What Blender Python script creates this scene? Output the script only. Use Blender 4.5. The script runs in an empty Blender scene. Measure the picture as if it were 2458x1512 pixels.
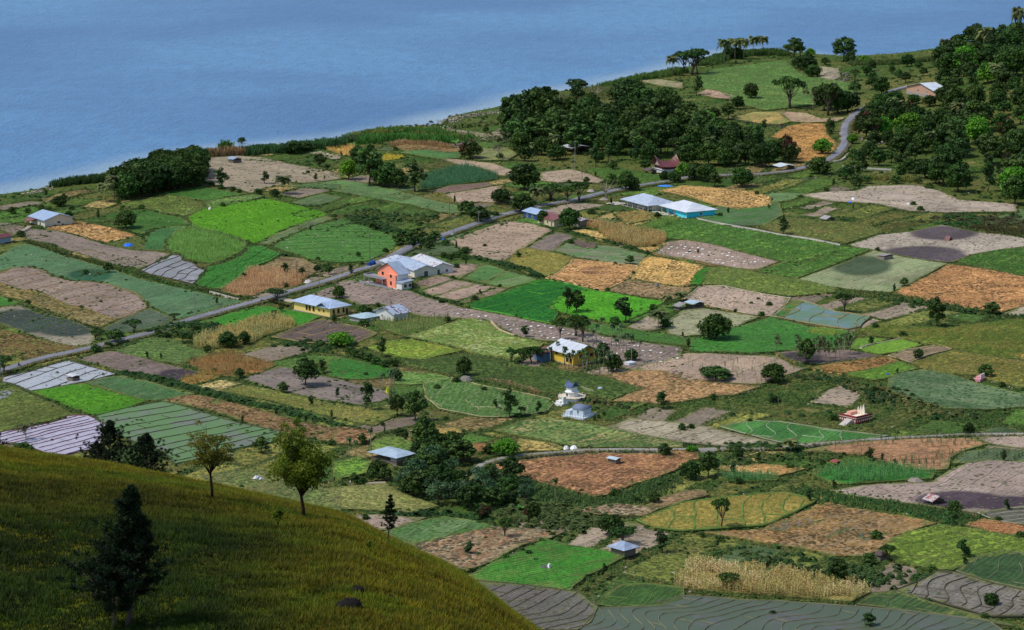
import bpy, bmesh, math, random
import numpy as np
from mathutils import Vector, Matrix
rnd = random.Random(7)
RNG = np.random.default_rng(7)
sc = bpy.context.scene
COL = sc.collection
F = 6800.0           # focal length in picture units (picture is 2458 x 1512 units)
PITCH = math.radians(11.3)
CAMZ = 207.0
# ---------------------------------------------------------------- helpers
def lin(c, k=1.0):
    r = []
    for v in c[:3]:
        v = v/255.0
        r.append((v/12.92 if v <= .04045 else ((v+.055)/1.055)**2.4)*k)
    return tuple(r)
def raydir(u, v):
    x = (u-1229.0)/F; y = -(v-756.0)/F
    cp, sp = math.cos(PITCH), math.sin(PITCH)
    return np.array([x, cp + y*sp, -sp + y*cp])
TO = dict(A=(0,504), B=(819.5,504), C=(1638,504), D=(0,1008), E=(819.5,1008), F=(1638,1008), G=(0,252), H=(819.5,72), I=(1638,0))
def P(t, pts):
    if t == 'Z': return list(pts)
    ox, oy = TO[t]
    return [(ox+x/3.0, oy+y/3.0) for x, y in pts]
def flat(u, v, z=0.0):
    d = raydir(u, v); t = (z-CAMZ)/d[2]
    return d[0]*t, d[1]*t
SHORE_PX = [(-1600,700),(-600,560),(-60,476),(0,468),(60,460),(130,444),(250,420),(400,382),(500,364),(600,353),(700,347),(800,341),(870,330),
 (930,314),(1000,309),(1045,306),(1053,296),(1056,287),(1120,275),(1200,263),(1313,223),(1353,219),(1446,208),(1533,186),(1590,177),(1688,150),(1721,134),
 (1760,127),(1805,122),(1878,128),(1971,138),(2038,147),(2158,147),(2265,138),(2400,122),(2600,105),(3200,80),(5200,60)]
SH = np.array([flat(u, v) for u, v in SHORE_PX])
def shore_sd(x, y):
    x = np.atleast_1d(np.asarray(x, float)); y = np.atleast_1d(np.asarray(y, float))
    best = np.full(x.shape, 1e18); sgn = np.ones(x.shape)
    for i in range(len(SH)-1):
        a = SH[i]; b = SH[i+1]; d = b-a; L2 = d@d
        t = np.clip(((x-a[0])*d[0]+(y-a[1])*d[1])/L2, 0, 1)
        px = x-(a[0]+t*d[0]); py = y-(a[1]+t*d[1]); q = px*px+py*py
        cr = d[0]*(y-a[1])-d[1]*(x-a[0])
        m = q < best
        best = np.where(m, q, best); sgn = np.where(m, np.where(cr < 0, 1., -1.), sgn)
    return np.sqrt(best)*sgn
_gx = np.arange(-1500, 1501, 8.0); _gy = np.arange(300, 3301, 8.0)
_GX, _GY = np.meshgrid(_gx, _gy); _SD = shore_sd(_GX.ravel(), _GY.ravel()).reshape(_GX.shape)
def sd_fast(x, y):
    a = np.clip((np.asarray(x, float)+1500)/8, 0, len(_gx)-1.001); b = np.clip((np.asarray(y, float)-300)/8, 0, len(_gy)-1.001)
    i = a.astype(int); j = b.astype(int); fa = a-i; fb = b-j
    return (_SD[j, i]*(1-fa)+_SD[j, i+1]*fa)*(1-fb)+(_SD[j+1, i]*(1-fa)+_SD[j+1, i+1]*fa)*fb
FOREST = flat(2480, 250, 3.0)
def g(x, y):
    x = np.asarray(x, float); y = np.asarray(y, float)
    u = 3.0 + .8*np.sin(x*.021+1.3)*np.sin(y*.013+.4) + .5*np.sin(x*.041+y*.02)
    u = u + 16*np.exp(-((x-FOREST[0])/75)**2-((y-FOREST[1])/260)**2)
    sd = sd_fast(x, y)
    s = np.clip((sd+8)/18, 0, 1); s = s*s*(3-2*s)
    return -4.0 + (u+4.0)*s
def g1(x, y):
    u = 3.0+.8*math.sin(x*.021+1.3)*math.sin(y*.013+.4)+.5*math.sin(x*.041+y*.02)+16*math.exp(-((x-FOREST[0])/75)**2-((y-FOREST[1])/260)**2)
    a = min(max((x+1500)/8, 0), len(_gx)-1.001); b = min(max((y-300)/8, 0), len(_gy)-1.001); i = int(a); j = int(b); fa = a-i; fb = b-j
    sd = (_SD[j, i]*(1-fa)+_SD[j, i+1]*fa)*(1-fb)+(_SD[j+1, i]*(1-fa)+_SD[j+1, i+1]*fa)*fb
    s = min(max((sd+8)/18, 0), 1); s = s*s*(3-2*s); return float(-4.0+(u+4.0)*s)
def U(u, v):
    d = raydir(u, v); z = 3.0
    for _ in range(5):
        t = (z-CAMZ)/d[2]; x, y = d[0]*t, d[1]*t
        z = max(g1(x, y), 0.0)
    return Vector((x, y, z))
def mpp(p): return (Vector(p)-Vector((0,0,CAMZ))).length/F      # metres per picture unit
# value noise in numpy
_T = RNG.random((256,256))
def vn(x, y, s):
    x = np.asarray(x)/s; y = np.asarray(y)/s
    xi = np.floor(x).astype(int); yi = np.floor(y).astype(int); fx = x-xi; fy = y-yi
    fx = fx*fx*(3-2*fx); fy = fy*fy*(3-2*fy)
    a = _T[xi % 256, yi % 256]; b = _T[(xi+1) % 256, yi % 256]; c = _T[xi % 256, (yi+1) % 256]; d = _T[(xi+1) % 256, (yi+1) % 256]
    return (a*(1-fx)+b*fx)*(1-fy)+(c*(1-fx)+d*fx)*fy
def inpoly(x, y, poly):
    r = np.zeros(x.shape, bool); n = len(poly)
    for i in range(n):
        x1, y1 = poly[i]; x2, y2 = poly[(i+1) % n]
        if y1 == y2: continue
        c = ((y1 > y) != (y2 > y)) & (x < (x2-x1)*(y-y1)/(y2-y1)+x1)
        r ^= c
    return r
# ---------------------------------------------------------------- objects
def tag(o, label=None, cat=None, group=None, kind=None):
    if label: o['label'] = label
    if cat: o['category'] = cat
    if group: o['group'] = group
    if kind: o['kind'] = kind
    return o
def link(name, me, parent=None, loc=None):
    o = bpy.data.objects.new(name, me); COL.objects.link(o)
    if parent is not None: o.parent = parent
    if loc is not None: o.location = loc
    return o
def empty(name, loc, rz=0.0, label=None, cat=None, group=None):
    o = bpy.data.objects.new(name, None); COL.objects.link(o)
    o.location = loc; o.rotation_euler = (0, 0, rz); o.empty_display_size = .5
    return tag(o, label, cat, group)
def copy_tree(o, parent=None):
    c = o.copy(); COL.objects.link(c); c.parent = parent
    for ch in o.children: copy_tree(ch, c)
    return c
def fastmesh(name, V, Fc, mats, cols=None, smooth=False, mi=None):
    """V (n,3); Fc (m,k) equal sided faces; cols (n,3) linear"""
    me = bpy.data.meshes.new(name); V = np.asarray(V, np.float32); Fc = np.asarray(Fc, np.int32)
    m, k = Fc.shape
    me.vertices.add(len(V)); me.vertices.foreach_set('co', V.ravel())
    me.loops.add(m*k); me.loops.foreach_set('vertex_index', Fc.ravel())
    me.polygons.add(m); me.polygons.foreach_set('loop_start', np.arange(0, m*k, k, dtype=np.int32))
    me.polygons.foreach_set('loop_total', np.full(m, k, np.int32))
    if cols is not None:
        a = me.color_attributes.new('Col', 'FLOAT_COLOR', 'POINT')
        c4 = np.ones((len(V), 4), np.float32); c4[:, :3] = cols; a.data.foreach_set('color', c4.ravel())
    for mt in (mats if isinstance(mats, (list, tuple)) else [mats]): me.materials.append(mt)
    if mi is not None: me.polygons.foreach_set('material_index', np.asarray(mi, np.int32))
    if smooth: me.polygons.foreach_set('use_smooth', np.ones(m, bool))
    me.update(calc_edges=True); me.validate()
    return me
class MB:
    """collects shapes into one mesh"""
    def __init__(s): s.v = []; s.f = []; s.c = []
    def add(s, v, f, c=.5):
        o = len(s.v); s.v += [tuple(p) for p in v]; s.f += [tuple(i+o for i in q) for q in f]; s.c += [c]*len(v)
        return s
    def box(s, x0, y0, z0, x1, y1, z1):
        v = [(x0,y0,z0),(x1,y0,z0),(x1,y1,z0),(x0,y1,z0),(x0,y0,z1),(x1,y0,z1),(x1,y1,z1),(x0,y1,z1)]
        return s.add(v, [(0,3,2,1),(4,5,6,7),(0,1,5,4),(1,2,6,5),(2,3,7,6),(3,0,4,7)])
    def tube(s, pts, rad, n=6, cap=True):
        pts = [Vector(p) for p in pts]; rings = []
        for i, p in enumerate(pts):
            a = pts[max(i-1, 0)]; b = pts[min(i+1, len(pts)-1)]; d = (b-a).normalized() if (b-a).length > 1e-9 else Vector((0,0,1))
            u = d.orthogonal().normalized(); w = d.cross(u); r = rad[i] if isinstance(rad, (list, tuple)) else rad
            rings.append([p+(u*math.cos(t)+w*math.sin(t))*r for t in [2*math.pi*k/n for k in range(n)]])
        # keep rings aligned
        for i in range(1, len(rings)):
            best = min(range(n), key=lambda k: (rings[i][k]-rings[i-1][0]-(pts[i]-pts[i-1])).length)
            rings[i] = rings[i][best:]+rings[i][:best]
        v = [q for r in rings for q in r]; f = []
        for i in range(len(rings)-1):
            for k in range(n): f.append((i*n+k, i*n+(k+1) % n, (i+1)*n+(k+1) % n, (i+1)*n+k))
        if cap: f.append(tuple(range(n))[::-1]); f.append(tuple((len(rings)-1)*n+k for k in range(n)))
        return s.add(v, f)
    def ell(s, c, r, seg=8, rings=5, jit=0, half=False):
        v = []; f = []
        for i in range(rings+1):
            t = (math.pi/2 if half else math.pi)*i/rings
            for k in range(seg):
                p = 2*math.pi*k/seg; q = 1+(rnd.uniform(-jit, jit) if jit else 0)
                v.append((c[0]+r[0]*math.sin(t)*math.cos(p)*q, c[1]+r[1]*math.sin(t)*math.sin(p)*q, c[2]+r[2]*math.cos(t)*q))
        for i in range(rings):
            for k in range(seg):
                f.append((i*seg+k, (i+1)*seg+k, (i+1)*seg+(k+1) % seg, i*seg+(k+1) % seg))
        return s.add(v, f)
    def mesh(s, name, mat, smooth=False):
        me = bpy.data.meshes.new(name); me.from_pydata(s.v, [], s.f)
        for mt in (mat if isinstance(mat, (list, tuple)) else [mat]): me.materials.append(mt)
        if smooth: me.polygons.foreach_set('use_smooth', [True]*len(me.polygons))
        me.update(); return me
    def build(s, name, mat, parent=None, smooth=False, loc=None): return link(name, s.mesh(name, mat, smooth), parent, loc)
# ---------------------------------------------------------------- materials
def newmat(name):
    m = bpy.data.materials.new(name); m.use_nodes = True; nt = m.node_tree
    return m, nt, nt.nodes['Principled BSDF']
def N(nt, t, **kw):
    n = nt.nodes.new(t)
    for k, v in kw.items(): setattr(n, k, v)
    return n
def math_(nt, op, a, b=None, c=None):
    n = N(nt, 'ShaderNodeMath', operation=op)
    for i, q in enumerate((a, b, c)):
        if q is None: continue
        if isinstance(q, (int, float)): n.inputs[i].default_value = q
        else: nt.links.new(q, n.inputs[i])
    return n.outputs[0]
def mixc(nt, f, a, b, mode='MIX'):
    n = N(nt, 'ShaderNodeMix', data_type='RGBA', blend_type=mode); L = nt.links
    for s, q in ((n.inputs[0], f), (n.inputs[6], a), (n.inputs[7], b)):
        if isinstance(q, (int, float)): s.default_value = q
        elif isinstance(q, tuple): s.default_value = (*q[:3], 1)
        else: L.new(q, s)
    return n.outputs[2]
def noise(nt, vec, scale, detail=3, rough=.55, dist=0.0):
    n = N(nt, 'ShaderNodeTexNoise'); n.inputs['Scale'].default_value = scale
    n.inputs['Detail'].default_value = detail; n.inputs['Roughness'].default_value = rough; n.inputs['Distortion'].default_value = dist
    if vec is not None: nt.links.new(vec, n.inputs['Vector'])
    return n.outputs[0]
def ramp(nt, f, lo, hi, a=0.0, b=1.0, smooth=True):
    n = N(nt, 'ShaderNodeMapRange'); n.interpolation_type = 'SMOOTHSTEP' if smooth else 'LINEAR'
    for i, q in zip((1,2,3,4), (lo, hi, a, b)):
        if isinstance(q, (int, float)): n.inputs[i].default_value = q
        else: nt.links.new(q, n.inputs[i])
    nt.links.new(f, n.inputs[0]); return n.outputs[0]
_cache = {}
def solid(name, rgb, rough=.8, spec=.2, var=.12, sc_=1.5, metal=0.0):
    key = (name, rgb, rough)
    if key in _cache: return _cache[key]
    m, nt, b = newmat(name); c = lin(rgb)
    co = N(nt, 'ShaderNodeTexCoord').outputs['Object']
    f = noise(nt, co, sc_, 4)
    col = mixc(nt, f, tuple(v*(1-var*1.6) for v in c), tuple(min(v*(1+var*1.4), .95) for v in c))
    nt.links.new(col, b.inputs['Base Color']); b.inputs['Roughness'].default_value = rough
    b.inputs['Specular IOR Level'].default_value = spec; b.inputs['Metallic'].default_value = metal
    _cache[key] = m; return m
def roofmat(name, rgb, rust=0.0, rustc=(120,62,48), axis=0, rough=.45):
    key = ('roof', rgb, rust, rustc, axis)
    if key in _cache: return _cache[key]
    m, nt, b = newmat(name); tc = N(nt, 'ShaderNodeTexCoord').outputs['Object']
    sep = N(nt, 'ShaderNodeSeparateXYZ'); nt.links.new(tc, sep.inputs[0]); x = sep.outputs[axis]; y = sep.outputs[1-axis]
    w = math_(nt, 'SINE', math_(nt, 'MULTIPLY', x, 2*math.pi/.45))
    sheet = math_(nt, 'FLOOR', math_(nt, 'DIVIDE', x, .9)); sheet2 = math_(nt, 'FLOOR', math_(nt, 'DIVIDE', y, 2.4))
    cb = N(nt, 'ShaderNodeCombineXYZ'); nt.links.new(sheet, cb.inputs[0]); nt.links.new(sheet2, cb.inputs[1])
    wn = N(nt, 'ShaderNodeTexWhiteNoise', noise_dimensions='3D'); nt.links.new(cb.outputs[0], wn.inputs['Vector'])
    c = lin(rgb); r = lin(rustc)
    col = mixc(nt, wn.outputs[0], tuple(v*.80 for v in c), tuple(min(v*1.08, .9) for v in c))
    n1 = noise(nt, tc, .9, 5, .65)
    mask = ramp(nt, math_(nt, 'ADD', n1, math_(nt, 'MULTIPLY', math_(nt, 'SUBTRACT', wn.outputs[0], .5), .35)), .78-rust*.55, .84-rust*.55)
    if rust > 0: col = mixc(nt, mask, col, r)
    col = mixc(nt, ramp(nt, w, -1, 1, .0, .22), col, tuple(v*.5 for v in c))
    nt.links.new(col, b.inputs['Base Color']); b.inputs['Roughness'].default_value = rough
    bp = N(nt, 'ShaderNodeBump'); bp.inputs['Strength'].default_value = .5; bp.inputs['Distance'].default_value = .03
    nt.links.new(w, bp.inputs['Height']); nt.links.new(bp.outputs[0], b.inputs['Normal'])
    _cache[key] = m; return m
def vegmat(name, trans=.25, rough=.7):
    m, nt, b = newmat(name)
    a = N(nt, 'ShaderNodeAttribute', attribute_name='Col')
    nt.links.new(a.outputs['Color'], b.inputs['Base Color']); b.inputs['Roughness'].default_value = rough
    b.inputs['Specular IOR Level'].default_value = .15
    t = N(nt, 'ShaderNodeBsdfTranslucent'); nt.links.new(a.outputs['Color'], t.inputs[0])
    mx = N(nt, 'ShaderNodeMixShader'); mx.inputs[0].default_value = trans
    nt.links.new(b.outputs[0], mx.inputs[1]); nt.links.new(t.outputs[0], mx.inputs[2])
    nt.links.new(mx.outputs[0], nt.nodes['Material Output'].inputs[0]); return m
VEG = vegmat('leaf_colours')
def leafmat(name, dark, light, objvar=.25, patch=None, trans=.2):
    m, nt, b = newmat(name); a = N(nt, 'ShaderNodeAttribute', attribute_name='Col'); oi = N(nt, 'ShaderNodeObjectInfo')
    sp = N(nt, 'ShaderNodeSeparateColor'); nt.links.new(a.outputs['Color'], sp.inputs[0])
    col = mixc(nt, sp.outputs[0], lin(dark), lin(light))
    if patch: col = mixc(nt, ramp(nt, math_(nt,'ADD',sp.outputs[1],math_(nt,'MULTIPLY',math_(nt,'SUBTRACT',oi.outputs['Random'],.5),.3)), .5, .62), col, lin(patch))
    hsv = N(nt, 'ShaderNodeHueSaturation'); nt.links.new(col, hsv.inputs['Color'])
    nt.links.new(ramp(nt, oi.outputs['Random'], 0, 1, 1-objvar, 1+objvar, False), hsv.inputs['Value'])
    wn = N(nt, 'ShaderNodeTexWhiteNoise', noise_dimensions='1D'); nt.links.new(oi.outputs['Random'], wn.inputs['W'])
    nt.links.new(ramp(nt, wn.outputs[0], 0, 1, .485, .52, False), hsv.inputs['Hue'])
    nt.links.new(hsv.outputs[0], b.inputs['Base Color']); b.inputs['Roughness'].default_value = .6; b.inputs['Specular IOR Level'].default_value = .2
    t = N(nt, 'ShaderNodeBsdfTranslucent'); nt.links.new(hsv.outputs[0], t.inputs[0])
    mx = N(nt, 'ShaderNodeMixShader'); mx.inputs[0].default_value = trans
    nt.links.new(b.outputs[0], mx.inputs[1]); nt.links.new(t.outputs[0], mx.inputs[2])
    nt.links.new(mx.outputs[0], nt.nodes['Material Output'].inputs[0]); return m
BARK = solid('bark', (92,80,70), .9, .1, .25, 6)
PALEBARK = solid('pale_bark', (150,140,125), .9, .1, .25, 6)
WOOD = solid('weathered_wood', (120,108,98), .9, .1, .25, 3)
GLASS = solid('window_glass', (38,42,48), .15, .5, .2)
DARKIN = solid('dark_opening', (30,28,30), .9, .1, .1)
# ---- field surface node group
def field_group():
    gr = bpy.data.node_groups.new('field_surface', 'ShaderNodeTree'); I = gr.interface
    for n, t, d in [('A','NodeSocketColor',(.1,.1,.1,1)),('B','NodeSocketColor',(.1,.1,.1,1)),('Line','NodeSocketColor',(0,0,0,1)),('WetCol','NodeSocketColor',(.02,.02,.02,1)),
                    ('PatchSize','NodeSocketFloat',14.),('PatchBias','NodeSocketFloat',.55),('RowSpace','NodeSocketFloat',1.2),('RowAmt','NodeSocketFloat',.2),
                    ('LineSpace','NodeSocketFloat',9.),('LineAmt','NodeSocketFloat',0.),('LineW','NodeSocketFloat',.35),('Wob','NodeSocketFloat',3.),
                    ('Fine','NodeSocketFloat',.35),('Rough','NodeSocketFloat',.9),('CrossSpace','NodeSocketFloat',20.),('CrossAmt','NodeSocketFloat',0.),('Weed','NodeSocketFloat',.35),('Seed','NodeSocketFloat',0.)]:
        s = I.new_socket(n, in_out='INPUT', socket_type=t); s.default_value = d
    I.new_socket('BSDF', in_out='OUTPUT', socket_type='NodeSocketShader')
    nt = gr; gi = N(nt, 'NodeGroupInput'); go = N(nt, 'NodeGroupOutput'); i = gi.outputs; L = nt.links
    uv = N(nt, 'ShaderNodeUVMap'); uv.uv_map = 'UVMap'
    cs = N(nt, 'ShaderNodeCombineXYZ'); L.new(i['Seed'], cs.inputs[2])
    va = N(nt, 'ShaderNodeVectorMath', operation='ADD'); L.new(uv.outputs[0], va.inputs[0]); L.new(cs.outputs[0], va.inputs[1]); vec = va.outputs[0]
    sp = N(nt, 'ShaderNodeSeparateXYZ'); L.new(vec, sp.inputs[0])
    wob = math_(nt, 'MULTIPLY', math_(nt, 'SUBTRACT', noise(nt, vec, .03, 2), .5), i['Wob'])
    wob2 = math_(nt, 'MULTIPLY', math_(nt, 'SUBTRACT', noise(nt, vec, .25, 2), .5), .9)
    x = math_(nt, 'ADD', math_(nt, 'ADD', sp.outputs[0], wob), wob2)
    y = math_(nt, 'ADD', math_(nt, 'ADD', sp.outputs[1], wob), wob2)
    # patches, stretched along rows
    mp = N(nt, 'ShaderNodeVectorMath', operation='MULTIPLY'); L.new(vec, mp.inputs[0]); mp.inputs[1].default_value = (1.6, .6, 1)
    dv = N(nt, 'ShaderNodeVectorMath', operation='DIVIDE'); L.new(mp.outputs[0], dv.inputs[0])
    cb = N(nt, 'ShaderNodeCombineXYZ')
    for k in range(3): L.new(i['PatchSize'], cb.inputs[k])
    L.new(cb.outputs[0], dv.inputs[1])
    pn = noise(nt, dv.outputs[0], 1.0, 5, .62)
    pm = ramp(nt, pn, math_(nt, 'SUBTRACT', i['PatchBias'], .14), math_(nt, 'ADD', i['PatchBias'], .14))
    col = mixc(nt, pm, i['A'], i['B'])
    wn_ = noise(nt, vec, .16, 5, .7, .4)
    wm_ = math_(nt, 'MULTIPLY', ramp(nt, wn_, .55, .66), i['Weed'])
    gr_ = N(nt, 'ShaderNodeVectorMath', operation='MULTIPLY'); L.new(col, gr_.inputs[0]); gr_.inputs[1].default_value = (.55, .80, .48)
    col = mixc(nt, wm_, col, gr_.outputs[0])
    dn_ = noise(nt, vec, .30, 4, .75, .2)
    col = mixc(nt, math_(nt, 'MULTIPLY', ramp(nt, dn_, .36, .44, 1.0, 0.0), .45), col, mixc(nt, .5, i['B'], i['Line']))
    # narrow strips that differ a little from one another
    sc_ = N(nt, 'ShaderNodeCombineXYZ'); L.new(math_(nt, 'FLOOR', math_(nt, 'DIVIDE', x, i['LineSpace'])), sc_.inputs[0]); L.new(math_(nt, 'FLOOR', math_(nt, 'DIVIDE', y, 38.0)), sc_.inputs[1]); L.new(i['Seed'], sc_.inputs[2])
    ws_ = N(nt, 'ShaderNodeTexWhiteNoise', noise_dimensions='3D'); L.new(sc_.outputs[0], ws_.inputs['Vector'])
    strip_ = ws_.outputs[0]
    col = mixc(nt, math_(nt, 'MULTIPLY', ramp(nt, strip_, .55, .8), .6), col, i['B'])
    # brightness noise
    big = noise(nt, vec, .045, 3); fine = noise(nt, vec, 1.1, 3, .7); mid = noise(nt, mp.outputs[0], .35, 4, .68)
    br = math_(nt, 'ADD', math_(nt, 'ADD', ramp(nt, big, .3, .7, -.45, .4, False), ramp(nt, fine, .3, .7, -.85, .85, False)), ramp(nt, mid, .3, .7, -.55, .55, False))
    br = math_(nt, 'ADD', 1.0, math_(nt, 'MULTIPLY', br, i['Fine']))
    br = math_(nt, 'MULTIPLY', br, ramp(nt, strip_, 0, 1, .84, 1.16, False))
    # rows
    s1 = math_(nt, 'SINE', math_(nt, 'MULTIPLY', math_(nt, 'DIVIDE', x, i['RowSpace']), 2*math.pi))
    ra = math_(nt, 'MULTIPLY', i['RowAmt'], ramp(nt, noise(nt, vec, .12, 2), .35, .65, .25, 1.2))
    br = math_(nt, 'MULTIPLY', br, math_(nt, 'ADD', 1.0, math_(nt, 'MULTIPLY', s1, ra)))
    vm = N(nt, 'ShaderNodeVectorMath', operation='SCALE'); L.new(col, vm.inputs[0]); L.new(br, vm.inputs['Scale'])
    col = vm.outputs[0]
    # thin lines
    def lines(c, sp_, w, amt, cc):
        pp = N(nt, 'ShaderNodeMath', operation='PINGPONG'); L.new(c, pp.inputs[0]); L.new(math_(nt, 'MULTIPLY', sp_, .5), pp.inputs[1])
        mk = math_(nt, 'MULTIPLY', ramp(nt, pp.outputs[0], math_(nt, 'MULTIPLY', w, .4), w, 1.0, 0.0), amt)
        mk = math_(nt, 'MULTIPLY', mk, ramp(nt, noise(nt, vec, .2, 2), .3, .5, .35, 1.0))
        return mixc(nt, mk, cc, i['Line'])
    col = lines(x, i['LineSpace'], i['LineW'], i['LineAmt'], col)
    col = lines(y, i['CrossSpace'], i['LineW'], i['CrossAmt'], col)
    wt = N(nt, 'ShaderNodeAttribute', attribute_name='wet')
    wm = ramp(nt, math_(nt, 'ADD', wt.outputs['Fac'], math_(nt, 'MULTIPLY', math_(nt, 'SUBTRACT', mid, .5), .25)), .25, .6)
    wc = N(nt, 'ShaderNodeVectorMath', operation='SCALE'); L.new(i['WetCol'], wc.inputs[0]); L.new(br, wc.inputs['Scale'])
    col = mixc(nt, math_(nt, 'MULTIPLY', wm, .92), col, wc.outputs[0])
    ed = N(nt, 'ShaderNodeAttribute', attribute_name='edge')
    em = ramp(nt, math_(nt, 'ADD', ed.outputs['Fac'], math_(nt, 'MULTIPLY', math_(nt, 'SUBTRACT', noise(nt, vec, .22, 5, .75), .5), 1.5)), .12, .42, 1.0, 0.0)
    eg = N(nt, 'ShaderNodeVectorMath', operation='SCALE'); L.new(mixc(nt, noise(nt, vec, .5, 3), lin((62,88,38)), lin((120,116,66))), eg.inputs[0]); L.new(br, eg.inputs['Scale'])
    col = mixc(nt, math_(nt, 'MULTIPLY', em, .85), col, eg.outputs[0])
    b = N(nt, 'ShaderNodeBsdfPrincipled'); L.new(col, b.inputs['Base Color']); L.new(i['Rough'], b.inputs['Roughness']); b.inputs['Specular IOR Level'].default_value = .12
    bp = N(nt, 'ShaderNodeBump'); bp.inputs['Strength'].default_value = .6; bp.inputs['Distance'].default_value = .25
    L.new(math_(nt, 'ADD', math_(nt, 'ADD', fine, mid), math_(nt, 'MULTIPLY', s1, i['RowAmt'])), bp.inputs['Height']); L.new(bp.outputs[0], b.inputs['Normal'])
    L.new(b.outputs[0], go.inputs[0]); return gr
FG = field_group()
KF = 0.95
def desat(c, k):
    m = .3*c[0]+.59*c[1]+.11*c[2]; return tuple(v*(1-k)+m*k for v in c)
def fieldmat(name, A, B=None, line=(60,60,50), wet=(60,50,58), **kw):
    kw.setdefault('Weed', .35)
    m = bpy.data.materials.new(name); m.use_nodes = True; nt = m.node_tree; nt.nodes.remove(nt.nodes['Principled BSDF'])
    q = N(nt, 'ShaderNodeGroup'); q.node_tree = FG
    B = B or tuple(v*.88 for v in A)
    ds = kw.pop('Desat', .06); gain = kw.pop('Gain', 1.0); A = tuple(v*gain for v in desat(A, ds)); B = tuple(v*gain for v in desat(B, ds))
    ti = kw.pop('Tint', (1, 1, 1)); A = tuple(a*b for a, b in zip(A, ti)); B = tuple(a*b for a, b in zip(B, ti))
    for k, c in (('A', A), ('B', B), ('Line', line), ('WetCol', wet)): q.inputs[k].default_value = (*lin(c, KF), 1)
    for k, v in kw.items(): q.inputs[k].default_value = v
    q.inputs['Seed'].default_value = rnd.uniform(0, 500)
    nt.links.new(q.outputs[0], nt.nodes['Material Output'].inputs[0]); return m
# ---------------------------------------------------------------- terrain, lake
def proj(V):
    V = np.asarray(V, float); cp, sp = math.cos(PITCH), math.sin(PITCH)
    x = V[:,0]; f = V[:,1]*cp-(V[:,2]-CAMZ)*sp; y = V[:,1]*sp+(V[:,2]-CAMZ)*cp
    return 1229+F*x/f, 756-F*y/f
RD = (lambda a, b: math.atan2(b[1]-a[1], b[0]-a[0]))(flat(433,762), flat(1619,435))
def groundmat():
    m, nt, b = newmat('grassland'); geo = N(nt, 'ShaderNodeNewGeometry'); p = geo.outputs['Position']; K = KF
    n1 = noise(nt, p, .012, 4); n2 = noise(nt, p, .06, 5, .62); n3 = noise(nt, p, .35, 4, .65); n4 = noise(nt, p, 1.4, 3, .7)
    col = mixc(nt, ramp(nt, n2, .38, .62), lin((58,88,36), K), lin((90,104,50), K))
    col = mixc(nt, ramp(nt, n1, .42, .66), col, lin((108,106,58), K))
    col = mixc(nt, ramp(nt, n3, .56, .68), col, lin((44,72,32), K))
    col = mixc(nt, math_(nt, 'MULTIPLY', ramp(nt, n2, .60, .72), .8), col, lin((142,126,88), K))
    br = math_(nt, 'ADD', ramp(nt, n4, .25, .75, .45, 1.5, False), ramp(nt, n3, .3, .7, -.15, .15, False))
    vm = N(nt, 'ShaderNodeVectorMath', operation='SCALE'); nt.links.new(col, vm.inputs[0]); nt.links.new(br, vm.inputs['Scale'])
    z = N(nt, 'ShaderNodeSeparateXYZ'); nt.links.new(p, z.inputs[0])
    beach = ramp(nt, math_(nt, 'ADD', z.outputs[2], math_(nt, 'MULTIPLY', math_(nt, 'SUBTRACT', n2, .5), 1.6)), .5, 1.3)
    stones = mixc(nt, n4, lin((105,95,85)), lin((190,180,165)))
    under = mixc(nt, ramp(nt, z.outputs[2], -1.2, -.1), lin((60,85,110)), stones)
    col = mixc(nt, beach, under, vm.outputs[0])
    nt.links.new(col, b.inputs['Base Color']); b.inputs['Roughness'].default_value = .95; b.inputs['Specular IOR Level'].default_value = .05
    bp = N(nt, 'ShaderNodeBump'); bp.inputs['Strength'].default_value = .8; bp.inputs['Distance'].default_value = .5
    nt.links.new(math_(nt, 'ADD', n4, n3), bp.inputs['Height']); nt.links.new(bp.outputs[0], b.inputs['Normal'])
    return m
xs = np.concatenate([[-6000,-3500,-2000,-1200,-900], np.arange(-700, 801, 6), [950,1300,2100,3500,6000]])
ys = np.concatenate([[-1500,-500,0,200,400,500], np.arange(560, 2240, 6), np.arange(2270, 3000, 60), [3200,3600,4200]])
X, Y = np.meshgrid(xs, ys); Z = g(X.ravel(), Y.ravel()).reshape(X.shape)
nx, ny = len(xs), len(ys); idx = np.arange(nx*ny).reshape(ny, nx)
q = np.stack([idx[:-1,:-1].ravel(), idx[:-1,1:].ravel(), idx[1:,1:].ravel(), idx[1:,:-1].ravel()], 1)
tag(link('ground', fastmesh('ground', np.stack([X.ravel(), Y.ravel(), Z.ravel()], 1), q, groundmat(), smooth=True)), kind='structure', label='rough green and straw coloured grassland of the lakeside plain')
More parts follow.
